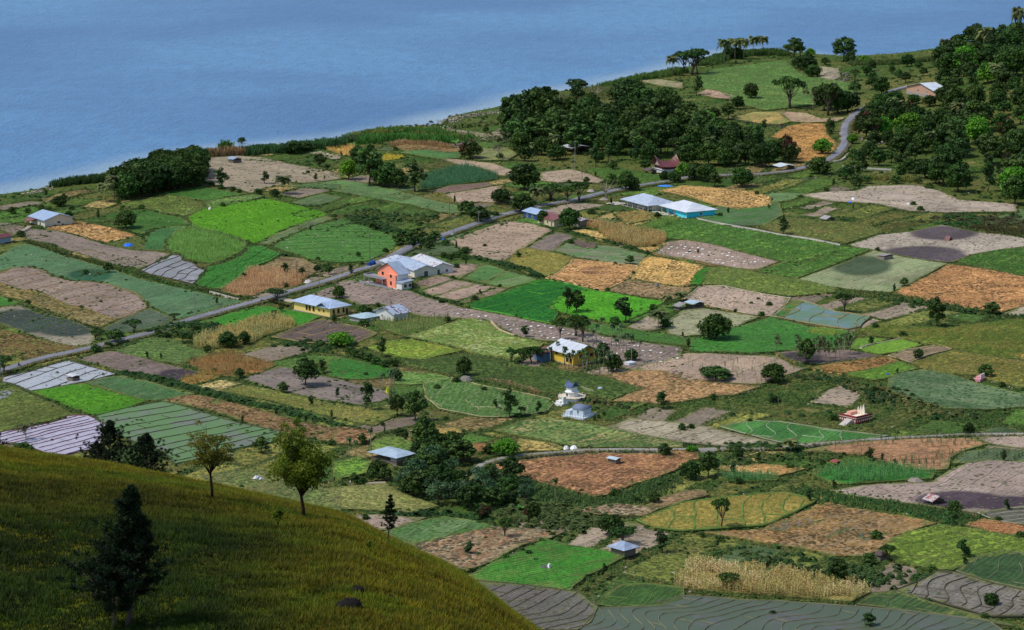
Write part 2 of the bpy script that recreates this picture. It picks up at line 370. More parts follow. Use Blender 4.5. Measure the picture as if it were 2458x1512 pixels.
def watermat():
    m, nt, b = newmat('lake_water'); geo = N(nt, 'ShaderNodeNewGeometry'); p = geo.outputs['Position']
    a = N(nt, 'ShaderNodeAttribute', attribute_name='depth')
    mp = N(nt, 'ShaderNodeMapping'); mp.inputs['Rotation'].default_value = (0,0,.5); mp.inputs['Scale'].default_value = (1,.42,1); nt.links.new(p, mp.inputs[0]); v = mp.outputs[0]
    w1 = noise(nt, v, .45, 4, .75); w2 = noise(nt, v, .11, 3, .65); w3 = noise(nt, p, .0035, 3); w4 = noise(nt, v, .6, 2, .6)
    col = mixc(nt, ramp(nt, w3, .35, .65), lin((50,104,156)), lin((76,132,180)))
    col = mixc(nt, ramp(nt, math_(nt, 'ADD', math_(nt,'MULTIPLY',w1,.6), math_(nt,'MULTIPLY',w2,.4)), .38, .62, 0, .6), col, lin((44,90,136)))
    col = mixc(nt, ramp(nt, a.outputs['Fac'], 0, .9), lin((136,160,178)), col)
    nt.links.new(col, b.inputs['Base Color']); b.inputs['Roughness'].default_value = .3; b.inputs['IOR'].default_value = 1.33; b.inputs['Specular IOR Level'].default_value = .35
    bp = N(nt, 'ShaderNodeBump'); bp.inputs['Strength'].default_value = 1; bp.inputs['Distance'].default_value = 1.0
    h = math_(nt, 'ADD', math_(nt, 'ADD', math_(nt, 'MULTIPLY', w1, .8), math_(nt, 'MULTIPLY', w2, 1.2)), math_(nt, 'MULTIPLY', w4, .3))
    nt.links.new(h, bp.inputs['Height']); nt.links.new(bp.outputs[0], b.inputs['Normal']); return m
wx = np.concatenate([[-40000,-12000,-4000,-1500], np.arange(-700, 801, 30), [1500,4000,12000,40000]])
wy = np.concatenate([[700], np.arange(1100, 2600, 30), [3000,4000,6000,12000,50000]])
X, Y = np.meshgrid(wx, wy); nx, ny = len(wx), len(wy); idx = np.arange(nx*ny).reshape(ny, nx)
q = np.stack([idx[:-1,:-1].ravel(), idx[:-1,1:].ravel(), idx[1:,1:].ravel(), idx[1:,:-1].ravel()], 1)
me = fastmesh('lake', np.stack([X.ravel(), Y.ravel(), np.zeros(X.size)], 1), q, watermat())
dep = np.clip(-shore_sd(X.ravel(), Y.ravel())/42.0, 0, 1).astype(np.float32)
at = me.attributes.new('depth', 'FLOAT', 'POINT'); at.data.foreach_set('value', dep)
tag(link('lake_water', me), kind='structure', label='blue lake with fine wind ripples')
# ---------------------------------------------------------------- fields
def lattice_poly(pts, step, z, inv=False):
    bm = bmesh.new(); vs = [bm.verts.new((x, y, 0)) for x, y in pts]; f = bm.faces.new(vs)
    x0 = min(p[0] for p in pts); x1 = max(p[0] for p in pts); y0 = min(p[1] for p in pts); y1 = max(p[1] for p in pts)
    for a, b, no in ((x0, x1, (1,0,0)), (y0, y1, (0,1,0))):
        k = math.floor(a/step)+1
        while k*step < b:
            c = (k*step, 0, 0) if no[0] else (0, k*step, 0)
            bmesh.ops.bisect_plane(bm, geom=bm.verts[:]+bm.edges[:]+bm.faces[:], dist=1e-4, plane_co=c, plane_no=no); k += 1
    big = [f for f in bm.faces if len(f.verts) > 4]
    bmesh.ops.triangulate(bm, faces=big)
    co = np.array([v.co[:2] for v in bm.verts]); zz = g(co[:,0], co[:,1])+z
    for v, h in zip(bm.verts, zz): v.co.z = h
    bm.normal_update()
    for f in bm.faces:
        if f.normal.z < 0: f.normal_flip()
    # skirt
    be = [e for e in bm.edges if e.is_boundary]
    r = bmesh.ops.extrude_edge_only(bm, edges=be)
    for v in [e for e in r['geom'] if isinstance(e, bmesh.types.BMVert)]: v.co.z -= z+.35
    return bm
def wobble_edges(W, amp=.5, step=4.0):
    out = []; n = len(W)
    for i in range(n):
        a = np.array(W[i]); b = np.array(W[(i+1) % n]); L = np.linalg.norm(b-a); k = max(1, int(L/step))
        d = (b-a)/max(L, 1e-6); nrm = np.array([-d[1], d[0]])
        for j in range(k):
            t = j/k; o = 0 if j == 0 else float(vn(a[0]+d[0]*L*t, a[1]+d[1]*L*t, 7.0)-.5)*2*amp
            out.append(tuple(a+d*L*t+nrm*o))
    return out
FIELDS = []          # (world polygon, surface offset)
_nf = [0]
_fm = {}
def paddymat(c, green=None):
    m, nt, b = newmat('flooded_paddy'); geo = N(nt, 'ShaderNodeNewGeometry'); p = geo.outputs['Position']
    n = noise(nt, p, .09, 4, .6); n2 = noise(nt, p, 1.6, 2, .7); n3 = noise(nt, p, .5, 3, .6)
    col = mixc(nt, ramp(nt, n3, .4, .7), lin(c), tuple(v*.75 for v in lin(c)))
    if green: col = mixc(nt, math_(nt, 'MULTIPLY', ramp(nt, math_(nt, 'ADD', n, math_(nt, 'MULTIPLY', math_(nt, 'SUBTRACT', n2, .5), .6)), .32, .5), .9), col, lin(green))
    nt.links.new(col, b.inputs['Base Color']); b.inputs['Roughness'].default_value = .28 if not green else .55
    bp = N(nt, 'ShaderNodeBump'); bp.inputs['Strength'].default_value = .5; bp.inputs['Distance'].default_value = .06
    nt.links.new(n2, bp.inputs['Height']); nt.links.new(bp.outputs[0], b.inputs['Normal']); return m
PRE = dict(
 soil=dict(Desat=.24, Tint=(1.04,1.0,.93), Weed=.3, RowSpace=1.3, RowAmt=.10, Fine=.34, PatchSize=9, PatchBias=.55, LineSpace=11, LineAmt=.35, LineW=.35, Wob=6),
 crop=dict(Gain=.96, Tint=(1.04,1.02,.9), Weed=.5, RowSpace=1.6, RowAmt=.16, Fine=.42, PatchSize=7, PatchBias=.56, LineSpace=8, LineAmt=.35, LineW=.4, Wob=8),
 rice=dict(Gain=.95, Weed=.15, RowSpace=.9, RowAmt=.05, Fine=.28, PatchSize=12, PatchBias=.55, LineSpace=9, LineAmt=.3, LineW=.3, Wob=10),
 straw=dict(Weed=.6, Desat=.10, Gain=1.0, Tint=(1.02,1.02,.9), RowSpace=1.8, RowAmt=.07, Fine=.55, PatchSize=2.6, PatchBias=.56, LineSpace=9, LineAmt=.12, Wob=8),
 grass=dict(Gain=.97, Tint=(1.05,1.03,.86), Weed=.6, RowSpace=2.5, RowAmt=.12, Fine=.6, PatchSize=6, PatchBias=.52, LineSpace=9, LineAmt=.1, Wob=12),
 maize=dict(RowSpace=1.0, RowAmt=.2, Fine=.5, PatchSize=5, PatchBias=.55, LineAmt=0))
BUNDS = []   # collected later
MARG = []; PLANTS = []
def field(name, t, pts, typ, A, B=None, rows='r', wet=None, bund=None, plants=None, marg=None, line=(60,60,50), world=None, zoff=None, **kw):
    """traced outline -> draped raised sheet; plants=(density, height, colours, kind); bund=(spacing, width, height, colour, wobble)"""
    i = _nf[0]; _nf[0] += 1
    W = world or [tuple(U(u, v)[:2]) for u, v in P(t, pts)]
    ar = sum(W[k][0]*W[(k+1) % len(W)][1]-W[(k+1) % len(W)][0]*W[k][1] for k in range(len(W)))
    if ar < 0: W = W[::-1]
    W = wobble_edges(W); z = (.34+.0035*i) if zoff is None else zoff
    bm = lattice_poly(W, 4.5 if not wet else 3.0, z)
    if rows == 'r': ang = RD
    elif rows == 'c': ang = RD+math.pi/2
    else:
        a, b = P(t, rows); a = flat(*a, 3); b = flat(*b, 3); ang = math.atan2(b[1]-a[1], b[0]-a[0])
    ca, sa = math.cos(ang), math.sin(ang)
    uvl = bm.loops.layers.uv.new('UVMap')
    for f in bm.faces:
        for l in f.loops:
            x, y = l.vert.co[:2]; l[uvl].uv = (-x*sa+y*ca, x*ca+y*sa)   # u across rows, v along rows
    me = bpy.data.meshes.new(name); bm.to_mesh(me); bm.free()
    if wet:
        co = np.empty(len(me.vertices)*3); me.vertices.foreach_get('co', co); pu, pv = proj(co.reshape(-1, 3)); w = np.zeros(len(pu))
        for (cx, cy, rx, ry) in wet:
            cx, cy = P(t, [(cx, cy)])[0]; s = 1/3.0 if t != 'Z' else 1.0
            w = np.maximum(w, np.clip(1.45-np.hypot((pu-cx)/(rx*s), (pv-cy)/(ry*s)), 0, 1))
        at = me.attributes.new('wet', 'FLOAT', 'POINT'); at.data.foreach_set('value', w.astype(np.float32))
    co = np.empty(len(me.vertices)*3); me.vertices.foreach_get('co', co); co = co.reshape(-1, 3); e2 = np.full(len(co), 1e9)
    for a, b in zip(W, W[1:]+W[:1]):
        d = (b[0]-a[0], b[1]-a[1]); q = np.clip(((co[:,0]-a[0])*d[0]+(co[:,1]-a[1])*d[1])/(d[0]**2+d[1]**2+1e-9), 0, 1); e2 = np.minimum(e2, (co[:,0]-a[0]-q*d[0])**2+(co[:,1]-a[1]-q*d[1])**2)
    at = me.attributes.new('edge', 'FLOAT', 'POINT'); at.data.foreach_set('value', np.clip(np.sqrt(e2)/3.2, 0, 1).astype(np.float32))
    if typ == 'paddy': mt = paddymat(A, B)
    else:
        d = dict(PRE[typ]); d.update(kw); mt = fieldmat(name, A, B, line=line, wet=kw.pop('WetC', (58,50,58)) if 'WetC' in kw else (58,50,58), **{k: v for k, v in d.items() if k != 'WetC'})
    me.materials.append(mt)
    o = tag(link(name, me), kind='structure')
    FIELDS.append((np.array(W), z, o))
    if bund: BUNDS.append((o, np.array(W), z, ang, bund))
    if typ == 'straw' and (plants is None or (plants[0] < .6 and plants[3] == 'tuft')): d0 = tuple(.62*v for v in A); plants = (.75, .45, [(min(255, 1.1*A[0]), min(255, 1.14*A[1]), A[2]*.95), (A[0], A[1]*1.04, A[2]*.88), (d0[0], d0[1]*1.05, d0[2]*.9), tuple(.5*a+.5*b for a, b in zip(d0, (96, 98, 50)))], 'tuft')
    if typ == 'soil' and plants is None: plants = (.10, .35, [tuple(.8*v for v in A), (110,112,70), tuple(.62*v for v in A)], 'tuft')
    if plants: PLANTS.append((name, np.array(W), z, ang, plants))
    MARG.append((np.array(W), z, marg, typ))
    return o
G1=(70,110,44); MT=dict
GRN=[(60,100,38),(85,125,50),(70,105,45)]; OLV=[(110,118,58),(90,105,48),(130,125,70)]
DRY=[(190,150,90),(170,125,75),(205,175,115)]; BRI=[(100,165,45),(120,175,60),(85,150,50)]; DKG=[(35,80,45),(50,100,55),(70,120,60)]
# --- left of the road
field('rice_field','G',[(1350,810),(1480,745),(1700,700),(1930,680),(2120,720),(2280,760),(2375,790),(2200,850),(2000,925),(1850,1005),(1790,990),(1650,940),(1400,880)],'rice',(100,162,26),(88,148,30),rows=[(1500,850),(2100,740)],plants=(1.0,.45,[(98,165,30),(85,150,28),(115,175,40)],'tuft'),line=(70,120,30))
field('maize_field','G',[(1200,1050),(1210,990),(1280,910),(1420,890),(1640,945),(1770,1000),(1770,1040),(1650,1110),(1520,1150),(1420,1130),(1310,1110),(1310,1085)],'maize',(96,140,48),(80,125,45),plants=(1.6,1.5,[(110,170,50),(125,165,75),(90,150,45),(140,170,90)],'maize'))
field('vegetable_field','G',[(1020,1045),(1035,960),(1110,905),(1260,873),(1385,880),(1280,905),(1205,985),(1195,1055),(1100,1050)],'crop',(62,108,60),(54,98,62),rows=[(1100,1040),(1150,900)],RowAmt=.08)
field('grass_field','G',[(740,800),(900,762),(1050,757),(1300,815),(1375,862),(1200,880),(1100,900),(1030,945),(950,920)],'crop',(52,108,38),(66,105,48),rows=[(1000,820),(1300,850)],plants=(.5,.4,GRN,'tuft'))
field('grass_field','G',[(850,710),(1000,695),(1150,650),(1300,665),(1450,710),(1480,750),(1340,803),(1200,790),(1050,755),(900,745)],'grass',(112,132,62),(90,120,58),rows=[(1000,720),(1400,770)],plants=(.8,.5,OLV,'tuft'))
field('grass_field','G',[(1490,750),(1480,700),(1620,672),(1850,645),(1900,662),(1780,700),(1560,745)],'grass',(108,130,78),(90,120,62),rows=[(1500,725),(1850,655)],RowAmt=.3,plants=(.6,.5,[(110,135,75),(85,120,60)],'tuft'))
field('vegetable_field','G',[(1150,642),(1400,592),(1640,622),(1780,642),(1500,698),(1300,665)],'crop',(58,112,42),(70,118,48),rows=[(1200,640),(1700,650)],plants=(.5,.4,GRN,'tuft'))
field('ploughed_field','G',[(1480,385),(1700,368),(1900,382),(2110,430),(2330,470),(2458,500),(2458,535),(2200,568),(2100,560),(1800,640),(1720,610),(1600,600),(1475,555),(1440,510),(1480,450)],'soil',(158,143,127),(132,126,106),rows=[(1500,440),(2400,530)],line=(90,85,75),CrossAmt=.25,CrossSpace=25)
field('vegetable_field','Z',[(740,441),(819,434),(870,440),(970,462),(1053,485),(1106,495),(1126,509),(1073,515),(986,492),(900,478),(800,460)],'crop',(98,124,86),(78,118,72),rows=[(800,450),(1100,505)],line=(120,120,95))
field('ploughed_field','G',[(2200,350),(2300,333),(2458,365),(2458,390),(2400,400),(2330,385),(2240,362)],'soil',(177,165,144),(150,140,125))
field('vegetable_field','G',[(2010,590),(2200,572),(2458,575),(2458,620),(2200,600)],'crop',(90,120,85),(75,110,65))
field('millet_field','Z',[(776,359),(800,353),(850,349),(856,378),(815,373)],'maize',(196,150,62),(206,165,85),plants=(2.0,1.1,[(205,160,62),(220,175,85),(180,130,55)],'maize'))
field('rice_field','H',[(268,932),(330,892),(440,905),(462,918),(400,936),(300,945)],'rice',(186,166,42),(165,150,50),plants=(1.5,.6,[(190,170,40),(170,150,45)],'tuft'))
field('stubble_field','A',[(320,145),(460,85),(560,80),(800,130),(1000,190),(870,225),(740,245),(560,190),(420,155)],'straw',(190,138,98),(176,142,96),rows='c',plants=(.5,.25,[(200,150,105),(185,135,90)],'tuft'))
field('grass_field','A',[(740,245),(870,225),(1000,188),(1045,230),(1020,290),(960,295),(830,270)],'grass',(96,104,66),(78,100,50),plants=(.8,.6,OLV,'tuft'))
field('ploughed_field','A',[(-400,0),(0,95),(90,95),(220,140),(330,150),(430,155),(560,190),(740,245),(830,270),(960,295),(1130,305),(1230,322),(1150,370),(1000,430),(870,410),(700,360),(500,300),(330,240),(190,215),(0,150),(-400,100)],'soil',(137,122,118),(116,108,104),rows='c',line=(150,138,122),LineSpace=16,CrossAmt=.2)
PB=(70,56,52)
field('flooded_paddy','A',[(1010,440),(1100,395),(1240,328),(1310,335),(1310,370),(1390,390),(1430,425),(1480,440),(1440,500),(1385,540),(1220,500),(1090,470)],'paddy',(152,152,156),(120,120,118),rows=[(1090,465),(1310,372)],bund=(5.2,.55,.35,PB,2.0))
field('vegetable_field','A',[(1405,535),(1480,442),(1490,410),(1560,400),(1660,370),(1780,300),(1770,270),(1880,258),(1950,290),(2040,320),(1950,370),(1800,430),(1780,480),(1600,575),(1500,575)],'crop',(56,124,44),(66,130,56),rows=[(1500,560),(1900,330)],bund=(9,.5,.3,(40,70,30),4),plants=(.7,.4,[(50,115,38),(70,135,50)],'tuft'))
field('vegetable_field','A',[(1840,250),(2000,170),(2200,85),(2330,50),(2410,62),(2300,102),(2100,182),(1960,255)],'crop',(104,122,88),(88,112,76),rows=[(1850,250),(2300,60)])
field('vegetable_field','Z',[(653,591),(700,567),(767,540),(819,529),(850,535),(886,549),(950,571),(946,597),(920,612),(886,628),(819,632),(750,625),(684,604)],'crop',(86,132,64),(68,122,52),rows=[(700,615),(940,612)],bund=(7,.6,.25,(52,96,40),5),plants=(.6,.4,[(80,130,58),(95,140,70),(60,115,45)],'tuft'))
field('stubble_field','A',[(1860,418),(2030,340),(2150,350),(2290,400),(2340,460),(2200,500),(2000,440),(1920,430)],'straw',(152,128,98),(118,100,84),PatchBias=.48)
field('maize_field','A',[(1590,590),(1720,510),(1800,430),(1920,435),(2040,430),(2220,490),(2190,540),(2080,570),(1940,570),(1850,620),(1740,635)],'maize',(160,120,78),(140,105,70),plants=(2.0,1.6,[(196,150,92),(180,132,82),(205,165,110),(160,120,80)],'maize'))
field('vegetable_field','A',[(-200,380),(0,330),(90,270),(180,250),(240,255),(470,330),(620,380),(840,440),(1010,500),(1180,540),(1390,585),(1600,640),(1800,662),(1650,705),(1450,772),(1310,795),(1260,790),(1100,715),(980,605),(740,525),(520,515),(390,485),(310,440),(230,415),(90,425),(-100,470)],'crop',(86,118,90),(70,108,80),rows='r',line=(116,128,104),LineSpace=12,wet=[(650,470,150,45)],WetC=(40,80,55),marg=GRN)
field('ploughed_field','A',[(-200,440),(0,460),(90,425),(230,415),(310,440),(400,490),(520,515),(750,530),(980,605),(1080,700),(940,770),(800,800),(640,720),(480,690),(380,640),(240,585),(130,580),(0,530),(-200,500)],'soil',(146,129,120),(122,108,104),rows='r',bund=(9.5,.8,.22,(130,104,74),2.5),CrossAmt=.3,CrossSpace=30,line=(120,96,70),marg=[(140,118,75),(120,110,60)])
field('grass_field','A',[(-300,480),(0,540),(130,585),(240,590),(380,645),(480,700),(640,725),(830,800),(720,850),(560,812),(350,740),(160,650),(0,622),(-300,600)],'straw',(140,122,80),(124,112,86),rows='r',bund=(11,.7,.25,(150,128,74),2),LineAmt=.3)
field('rice_field','A',[(-200,600),(0,625),(140,672),(90,695),(-200,715)],'rice',(68,128,38),(60,118,40))
field('vegetable_field','A',[(-200,720),(0,712),(130,690),(260,740),(480,790),(640,850),(700,900),(670,975),(520,990),(380,960),(200,900),(0,820),(-200,800)],'soil',(146,141,127),(122,118,108),rows='r',wet=[(230,800,420,85),(480,860,200,50)],WetC=(44,60,54),line=(80,80,75),LineSpace=7,marg=[(120,118,75),(90,110,55)])
field('stubble_field','A',[(-200,840),(0,865),(200,910),(400,965),(600,1000),(400,1050),(200,1085),(100,1060),(-200,1050)],'straw',(132,96,70),(104,108,54),rows='r',PatchSize=11,PatchBias=.5,LineAmt=.3)
field('vegetable_field','A',[(735,862),(860,800),(1080,710),(1262,788),(1200,835),(1000,875),(850,900)],'crop',(84,98,88),(66,88,72),rows='r',line=(60,60,60),LineSpace=5,LineAmt=.5)
# --- between road and hill
field('flooded_paddy','A',[(20,1215),(240,1165),(490,1090),(620,1130),(840,1190),(700,1225),(580,1250),(400,1285),(220,1312),(100,1262),(20,1245)],'paddy',(166,166,168),None,rows=[(100,1290),(600,1130)],bund=(6.5,.5,.3,(78,70,68),1.5))
field('rice_field','A',[(220,1315),(400,1282),(600,1255),(850,1330),(1050,1380),(890,1445),(690,1485),(480,1420),(330,1355)],'rice',(86,150,26),(74,136,28),rows='r',plants=(1.0,.45,[(88,152,28),(72,135,25),(100,165,35)],'tuft'))
field('vegetable_field','A',[(605,1252),(720,1215),(890,1200),(1100,1250),(1300,1310),(1410,1332),(1180,1372),(1050,1380),(850,1328)],'crop',(92,112,88),(62,104,62),rows='r',PatchSize=5,PatchBias=.5)
field('ploughed_field','A',[(550,1080),(700,1040),(810,1020),(1000,1060),(1130,1100),(1300,1140),(1465,1180),(1272,1245),(1060,1210),(860,1170),(700,1120)],'soil',(129,114,112),(110,96,98),rows=[(700,1120),(1000,1060)],wet=[(1300,1186,160,42)],line=(86,76,76),LineSpace=4.5,LineAmt=.5,Wob=2,CrossAmt=.2)
field('grass_field','A',[(820,1020),(930,960),(1100,920),(1250,940),(1400,1010),(1560,1032),(1450,1082),(1310,1120),(1130,1092),(900,1045)],'grass',(104,128,74),(82,112,58),rows=[(900,1030),(1400,1060)],RowAmt=.3,RowSpace=4,plants=(.8,.45,[(105,130,70),(85,115,55),(120,135,85)],'tuft'))
field('maize_field','A',[(1310,1110),(1500,1060),(1640,1030),(1780,1060),(1990,1125),(1870,1190),(1700,1210),(1480,1195),(1400,1142)],'maize',(150,110,62),(130,105,58),plants=(2.2,1.2,[(180,132,66),(160,112,55),(140,118,60),(195,155,85)],'maize'))
field('maize_field','A',[(1270,1258),(1330,1212),(1480,1182),(1620,1205),(1480,1250),(1380,1270)],'maize',(160,120,60),(140,115,60),plants=(2.2,1.2,[(190,148,66),(160,125,55),(170,140,75)],'maize'))
field('stubble_field','A',[(1400,1280),(1580,1232),(1740,1257),(1580,1312)],'straw',(206,182,134),(190,160,110))
field('maize_field','A',[(1390,945),(1700,850),(1850,790),(2000,778),(2110,820),(2125,850),(1900,915),(1830,960),(1700,990),(1530,1010),(1400,992)],'maize',(130,125,62),(110,110,56),plants=(2.2,2.0,[(170,165,80),(140,145,80),(195,165,80),(120,130,70)],'maize'))
field('rice_field','A',[(1480,820),(1650,750),(1900,695),(2100,730),(2315,772),(2140,848),(2100,805),(1900,775),(1680,842),(1560,852)],'rice',(66,146,34),(58,130,44),rows='r',plants=(.8,.4,[(62,145,32),(75,150,45)],'tuft'))
field('ploughed_field','Z',[(653,811),(713,787),(773,768),(820,778),(863,787),(905,803),(886,813),(850,828),(815,827),(733,825)],'soil',(105,90,88),(80,68,70),rows='r',bund=(8,.8,.2,(140,120,80),1.5))
field('ploughed_field','Z',[(580,911),(670,882),(707,888),(750,900),(819,914),(860,924),(933,941),(936,961),(886,971),(866,976),(767,962),(633,931)],'soil',(129,118,118),(106,98,102),rows=[(640,915),(930,962)],line=(150,145,140),LineSpace=3.6,LineAmt=.45,LineW=.28,Wob=10,Fine=.2)
field('grass_field','Z',[(527,941),(587,927),(633,934),(767,966),(866,980),(950,1000),(900,1025),(800,1005),(720,985),(640,962)],'grass',(142,136,74),(112,124,60),rows='c',plants=(.9,.6,[(145,140,75),(115,125,60),(165,150,95)],'tuft'))
field('stubble_field','Z',[(390,964),(447,951),(483,952),(567,971),(667,1000),(733,1018),(820,1033),(862,1055),(800,1064),(680,1042),(600,1020),(500,985)],'straw',(146,108,80),(112,96,70),rows='c',PatchSize=5)
field('rice_seedbed','A',[(1490,1390),(1560,1370),(1632,1385),(1600,1400),(1510,1402)],'rice',(105,150,60),None)
field('flooded_terraces','Z',[(230,1002),(297,984),(390,967),(433,977),(520,1004),(600,1025),(673,1040),(655,1065),(567,1080),(500,1100),(420,1117),(395,1090),(320,1062),(260,1040)],'paddy',(108,110,98),(84,118,56),rows=[(267,1050),(410,1022)],bund=(6.0,.45,.35,(70,78,58),3))
field('flooded_paddy','D',[(-60,110),(0,100),(350,35),(480,0),(480,-20),(630,-22),(770,40),(760,110),(700,215),(480,262),(340,262),(240,215),(100,175),(-60,190)],'paddy',(176,166,182),None,rows=[(240,160),(760,30)],bund=(3.3,.42,.3,(92,52,62),1.2))
field('grass_field','A',[(-150,1270),(0,1300),(100,1290),(200,1330),(420,1420),(540,1490),(450,1500),(330,1535),(-150,1640)],'grass',(104,116,60),(84,104,52),rows='r',RowAmt=.25,RowSpace=4,plants=(.6,.5,OLV,'tuft'))
field('flooded_paddy','A',[(-100,1305),(30,1310),(105,1308),(60,1350),(0,1375),(-100,1385)],'paddy',(130,130,130),None)
# --- middle
field('ploughed_field','B',[(770,235),(960,160),(1190,80),(1400,110),(1520,150),(1350,260),(1180,378),(1060,365),(930,335),(860,290)],'soil',(169,148,131),(146,126,112),rows='c',LineAmt=.08,RowAmt=.05,Fine=.22)
field('ploughed_field','B',[(1340,280),(1460,200),(1560,160),(1680,200),(1600,242),(1530,302),(1440,305)],'soil',(135,122,118),(112,102,104),rows='r',RowAmt=.2,marg=GRN)
field('grass_field','B',[(1190,370),(1270,290),(1340,280),(1520,310),(1660,345),(1660,370),(1560,460),(1480,490),(1340,470)],'grass',(152,138,70),(126,126,62),rows='c',plants=(.8,.4,[(155,140,70),(130,130,65)],'tuft'))
field('vegetable_field','B',[(1530,300),(1620,242),(1700,215),(1860,260),(1990,270),(2200,330),(2150,402),(2000,398),(1780,362),(1660,342)],'crop',(100,132,92),(120,114,106),rows=[(1600,300),(2150,350)],LineSpace=3.2,LineAmt=.5,line=(60,110,55),Wob=2,CrossAmt=.8,CrossSpace=17)
field('ploughed_field','B',[(1640,240),(1700,208),(1860,250),(1830,285),(1740,285)],'soil',(114,95,91),(94,78,78))
field('stubble_field','B',[(1470,500),(1560,460),(1670,362),(1900,385),(2130,410),(2080,490),(1980,545),(1890,592),(1700,552),(1560,520)],'straw',(202,150,106),(176,130,94),rows=[(1560,480),(2100,440)],bund=(9,.9,.2,(214,166,118),3),wet=[(1820,440,100,30)],WetC=(120,84,66))
field('stubble_field','Z',[(1513,671),(1533,637),(1556,616),(1638,630),(1693,641),(1676,655),(1658,686),(1640,692),(1560,680)],'straw',(214,170,112),(202,156,104),rows=[(1560,675),(1610,625)],LineAmt=.4,line=(150,110,75),PatchSize=8,LineSpace=6)
field('stubble_field','Z',[(1453,700),(1483,687),(1513,672),(1560,681),(1638,693),(1668,691),(1648,712),(1612,722),(1553,716),(1486,707)],'straw',(168,136,108),(150,124,100),rows='r',LineAmt=.25,PatchSize=6)
field('rice_field','B',[(900,692),(1060,640),(1230,580),(1390,520),(1480,512),(1640,540),(1790,582),(1650,612),(1590,640),(1500,702),(1560,742),(1520,832),(1380,802),(1180,762),(930,712)],'rice',(34,106,34),(42,118,36),rows=[(1000,700),(1450,600)],bund=(8,.5,.35,(80,150,50),4),plants=(.8,.4,[(32,108,32),(45,120,40)],'tuft'))
field('rice_field','B',[(1500,692),(1590,622),(1790,582),(1930,600),(2130,637),(2330,667),(2200,742),(2050,812),(1920,822),(1700,772),(1560,742)],'rice',(78,160,30),(92,170,34),rows=[(1600,740),(2200,690)],plants=(1.0,.4,[(75,160,28),(92,172,36)],'tuft'))
for pp in ([(700,470),(870,385),(990,400),(970,440),(860,500)],[(530,530),(690,475),(820,505),(650,560),(580,580)],[(580,592),(820,512),(970,540),(760,605),(650,630)],[(670,632),(980,540),(1110,565),(840,665)],[(850,672),(1130,565),(1190,580),(1100,620),(900,678)]):
    field('ploughed_field','B',pp,'soil',(160,137,127),(138,118,110),rows='c',LineAmt=.1,marg=GRN)
field('vegetable_field','B',[(870,500),(970,440),(1000,400),(930,370),(1050,400),(1190,445),(1030,535)],'crop',(84,128,74),(72,114,64),rows='r',marg=GRN)
field('vegetable_field','B',[(1030,535),(1190,445),(1400,500),(1400,520),(1200,570),(1100,552)],'crop',(86,132,66),(104,124,90),rows='r',marg=GRN)
field('ploughed_field','Z',[(735,712),(797,691),(820,676),(853,676),(880,687),(953,699),(986,701),(1026,717),(1106,741),(1213,759),(1280,774),(1330,784),(1386,794),(1453,811),(1540,824),(1639,837),(1639,880),(1536,895),(1480,884),(1436,857),(1386,824),(1303,821),(1236,809),(1186,780),(1166,770),(1020,764),(953,747),(920,734),(860,734),(830,720),(780,718)],'soil',(143,128,124),(122,108,108),rows='r',RowSpace=2.6,RowAmt=.16,line=(112,98,96),LineSpace=5,LineAmt=.4)
field('grass_field','B',[(460,920),(620,870),(850,800),(960,790),(1060,815),(1140,870),(1250,920),(1460,965),(1440,990),(1250,1080),(1000,1050),(850,1000),(640,960)],'grass',(122,152,80),(142,154,116),rows='c',PatchSize=5,PatchBias=.54,plants=(.9,.5,[(120,155,75),(105,145,60),(150,150,75),(140,160,120)],'tuft'),marg=[(165,150,70),(120,140,60)])
field('grass_field','B',[(180,1000),(350,952),(500,942),(700,980),(880,1020),(700,1060),(560,1090),(350,1060)],'grass',(108,150,54),(132,144,60),plants=(.9,.5,[(105,150,50),(140,150,60),(85,135,45)],'tuft'))
field('maize_field','B',[(200,830),(430,772),(600,790),(830,790),(640,870),(460,920),(350,880)],'maize',(96,120,52),(80,110,48),plants=(1.1,1.6,[(120,140,60),(150,140,75),(80,125,50),(175,150,85)],'maize'))
field('grass_field','B',[(420,1102),(700,1070),(900,1040),(1200,1085),(1250,1120),(1500,1150),(1850,1200),(2100,1260),(2170,1290),(1950,1372),(1760,1332),(1550,1342),(1300,1290),(950,1230),(700,1180)],'grass',(78,96,48),(66,90,44),rows='c',plants=(.7,.5,[(75,98,45),(60,88,40),(95,105,55)],'tuft'))
field('vegetable_field','Z',[(783,870),(820,862),(900,876),(958,890),(935,908),(886,914),(819,912),(790,905)],'crop',(58,128,48),(48,114,50),rows='c',plants=(.5,.4,GRN,'tuft'))
field('vegetable_terraces','B',[(600,1250),(800,1220),(950,1260),(1200,1310),(1500,1372),(1530,1402),(1480,1460),(1200,1500),(1000,1500),(700,1440),(600,1352)],'crop',(92,124,74),(74,110,62),rows=[(900,1400),(950,1300)],bund=(10,.5,.3,(150,145,110),7),plants=(.4,.4,GRN,'tuft'))
field('grass_field','B',[(420,1170),(700,1190),(830,1230),(700,1250),(500,1270),(380,1262)],'grass',(106,136,82),(88,120,64),plants=(.4,.4,GRN,'tuft'))
field('stubble_field','Z',[(1436,904),(1530,891),(1638,895),(1705,921),(1825,931),(1765,951),(1711,954),(1638,967),(1586,973),(1470,966),(1543,937)],'straw',(180,140,108),(152,112,84),rows='r',LineAmt=.3,LineSpace=4)
field('rice_seedbed','B',[(2085,1425),(2180,1398),(2205,1402),(2120,1432)],'rice',(100,165,45),None)
field('rice_seedbed','B',[(1170,1130),(1220,1108),(1260,1115),(1205,1140)],'rice',(95,160,50),None)
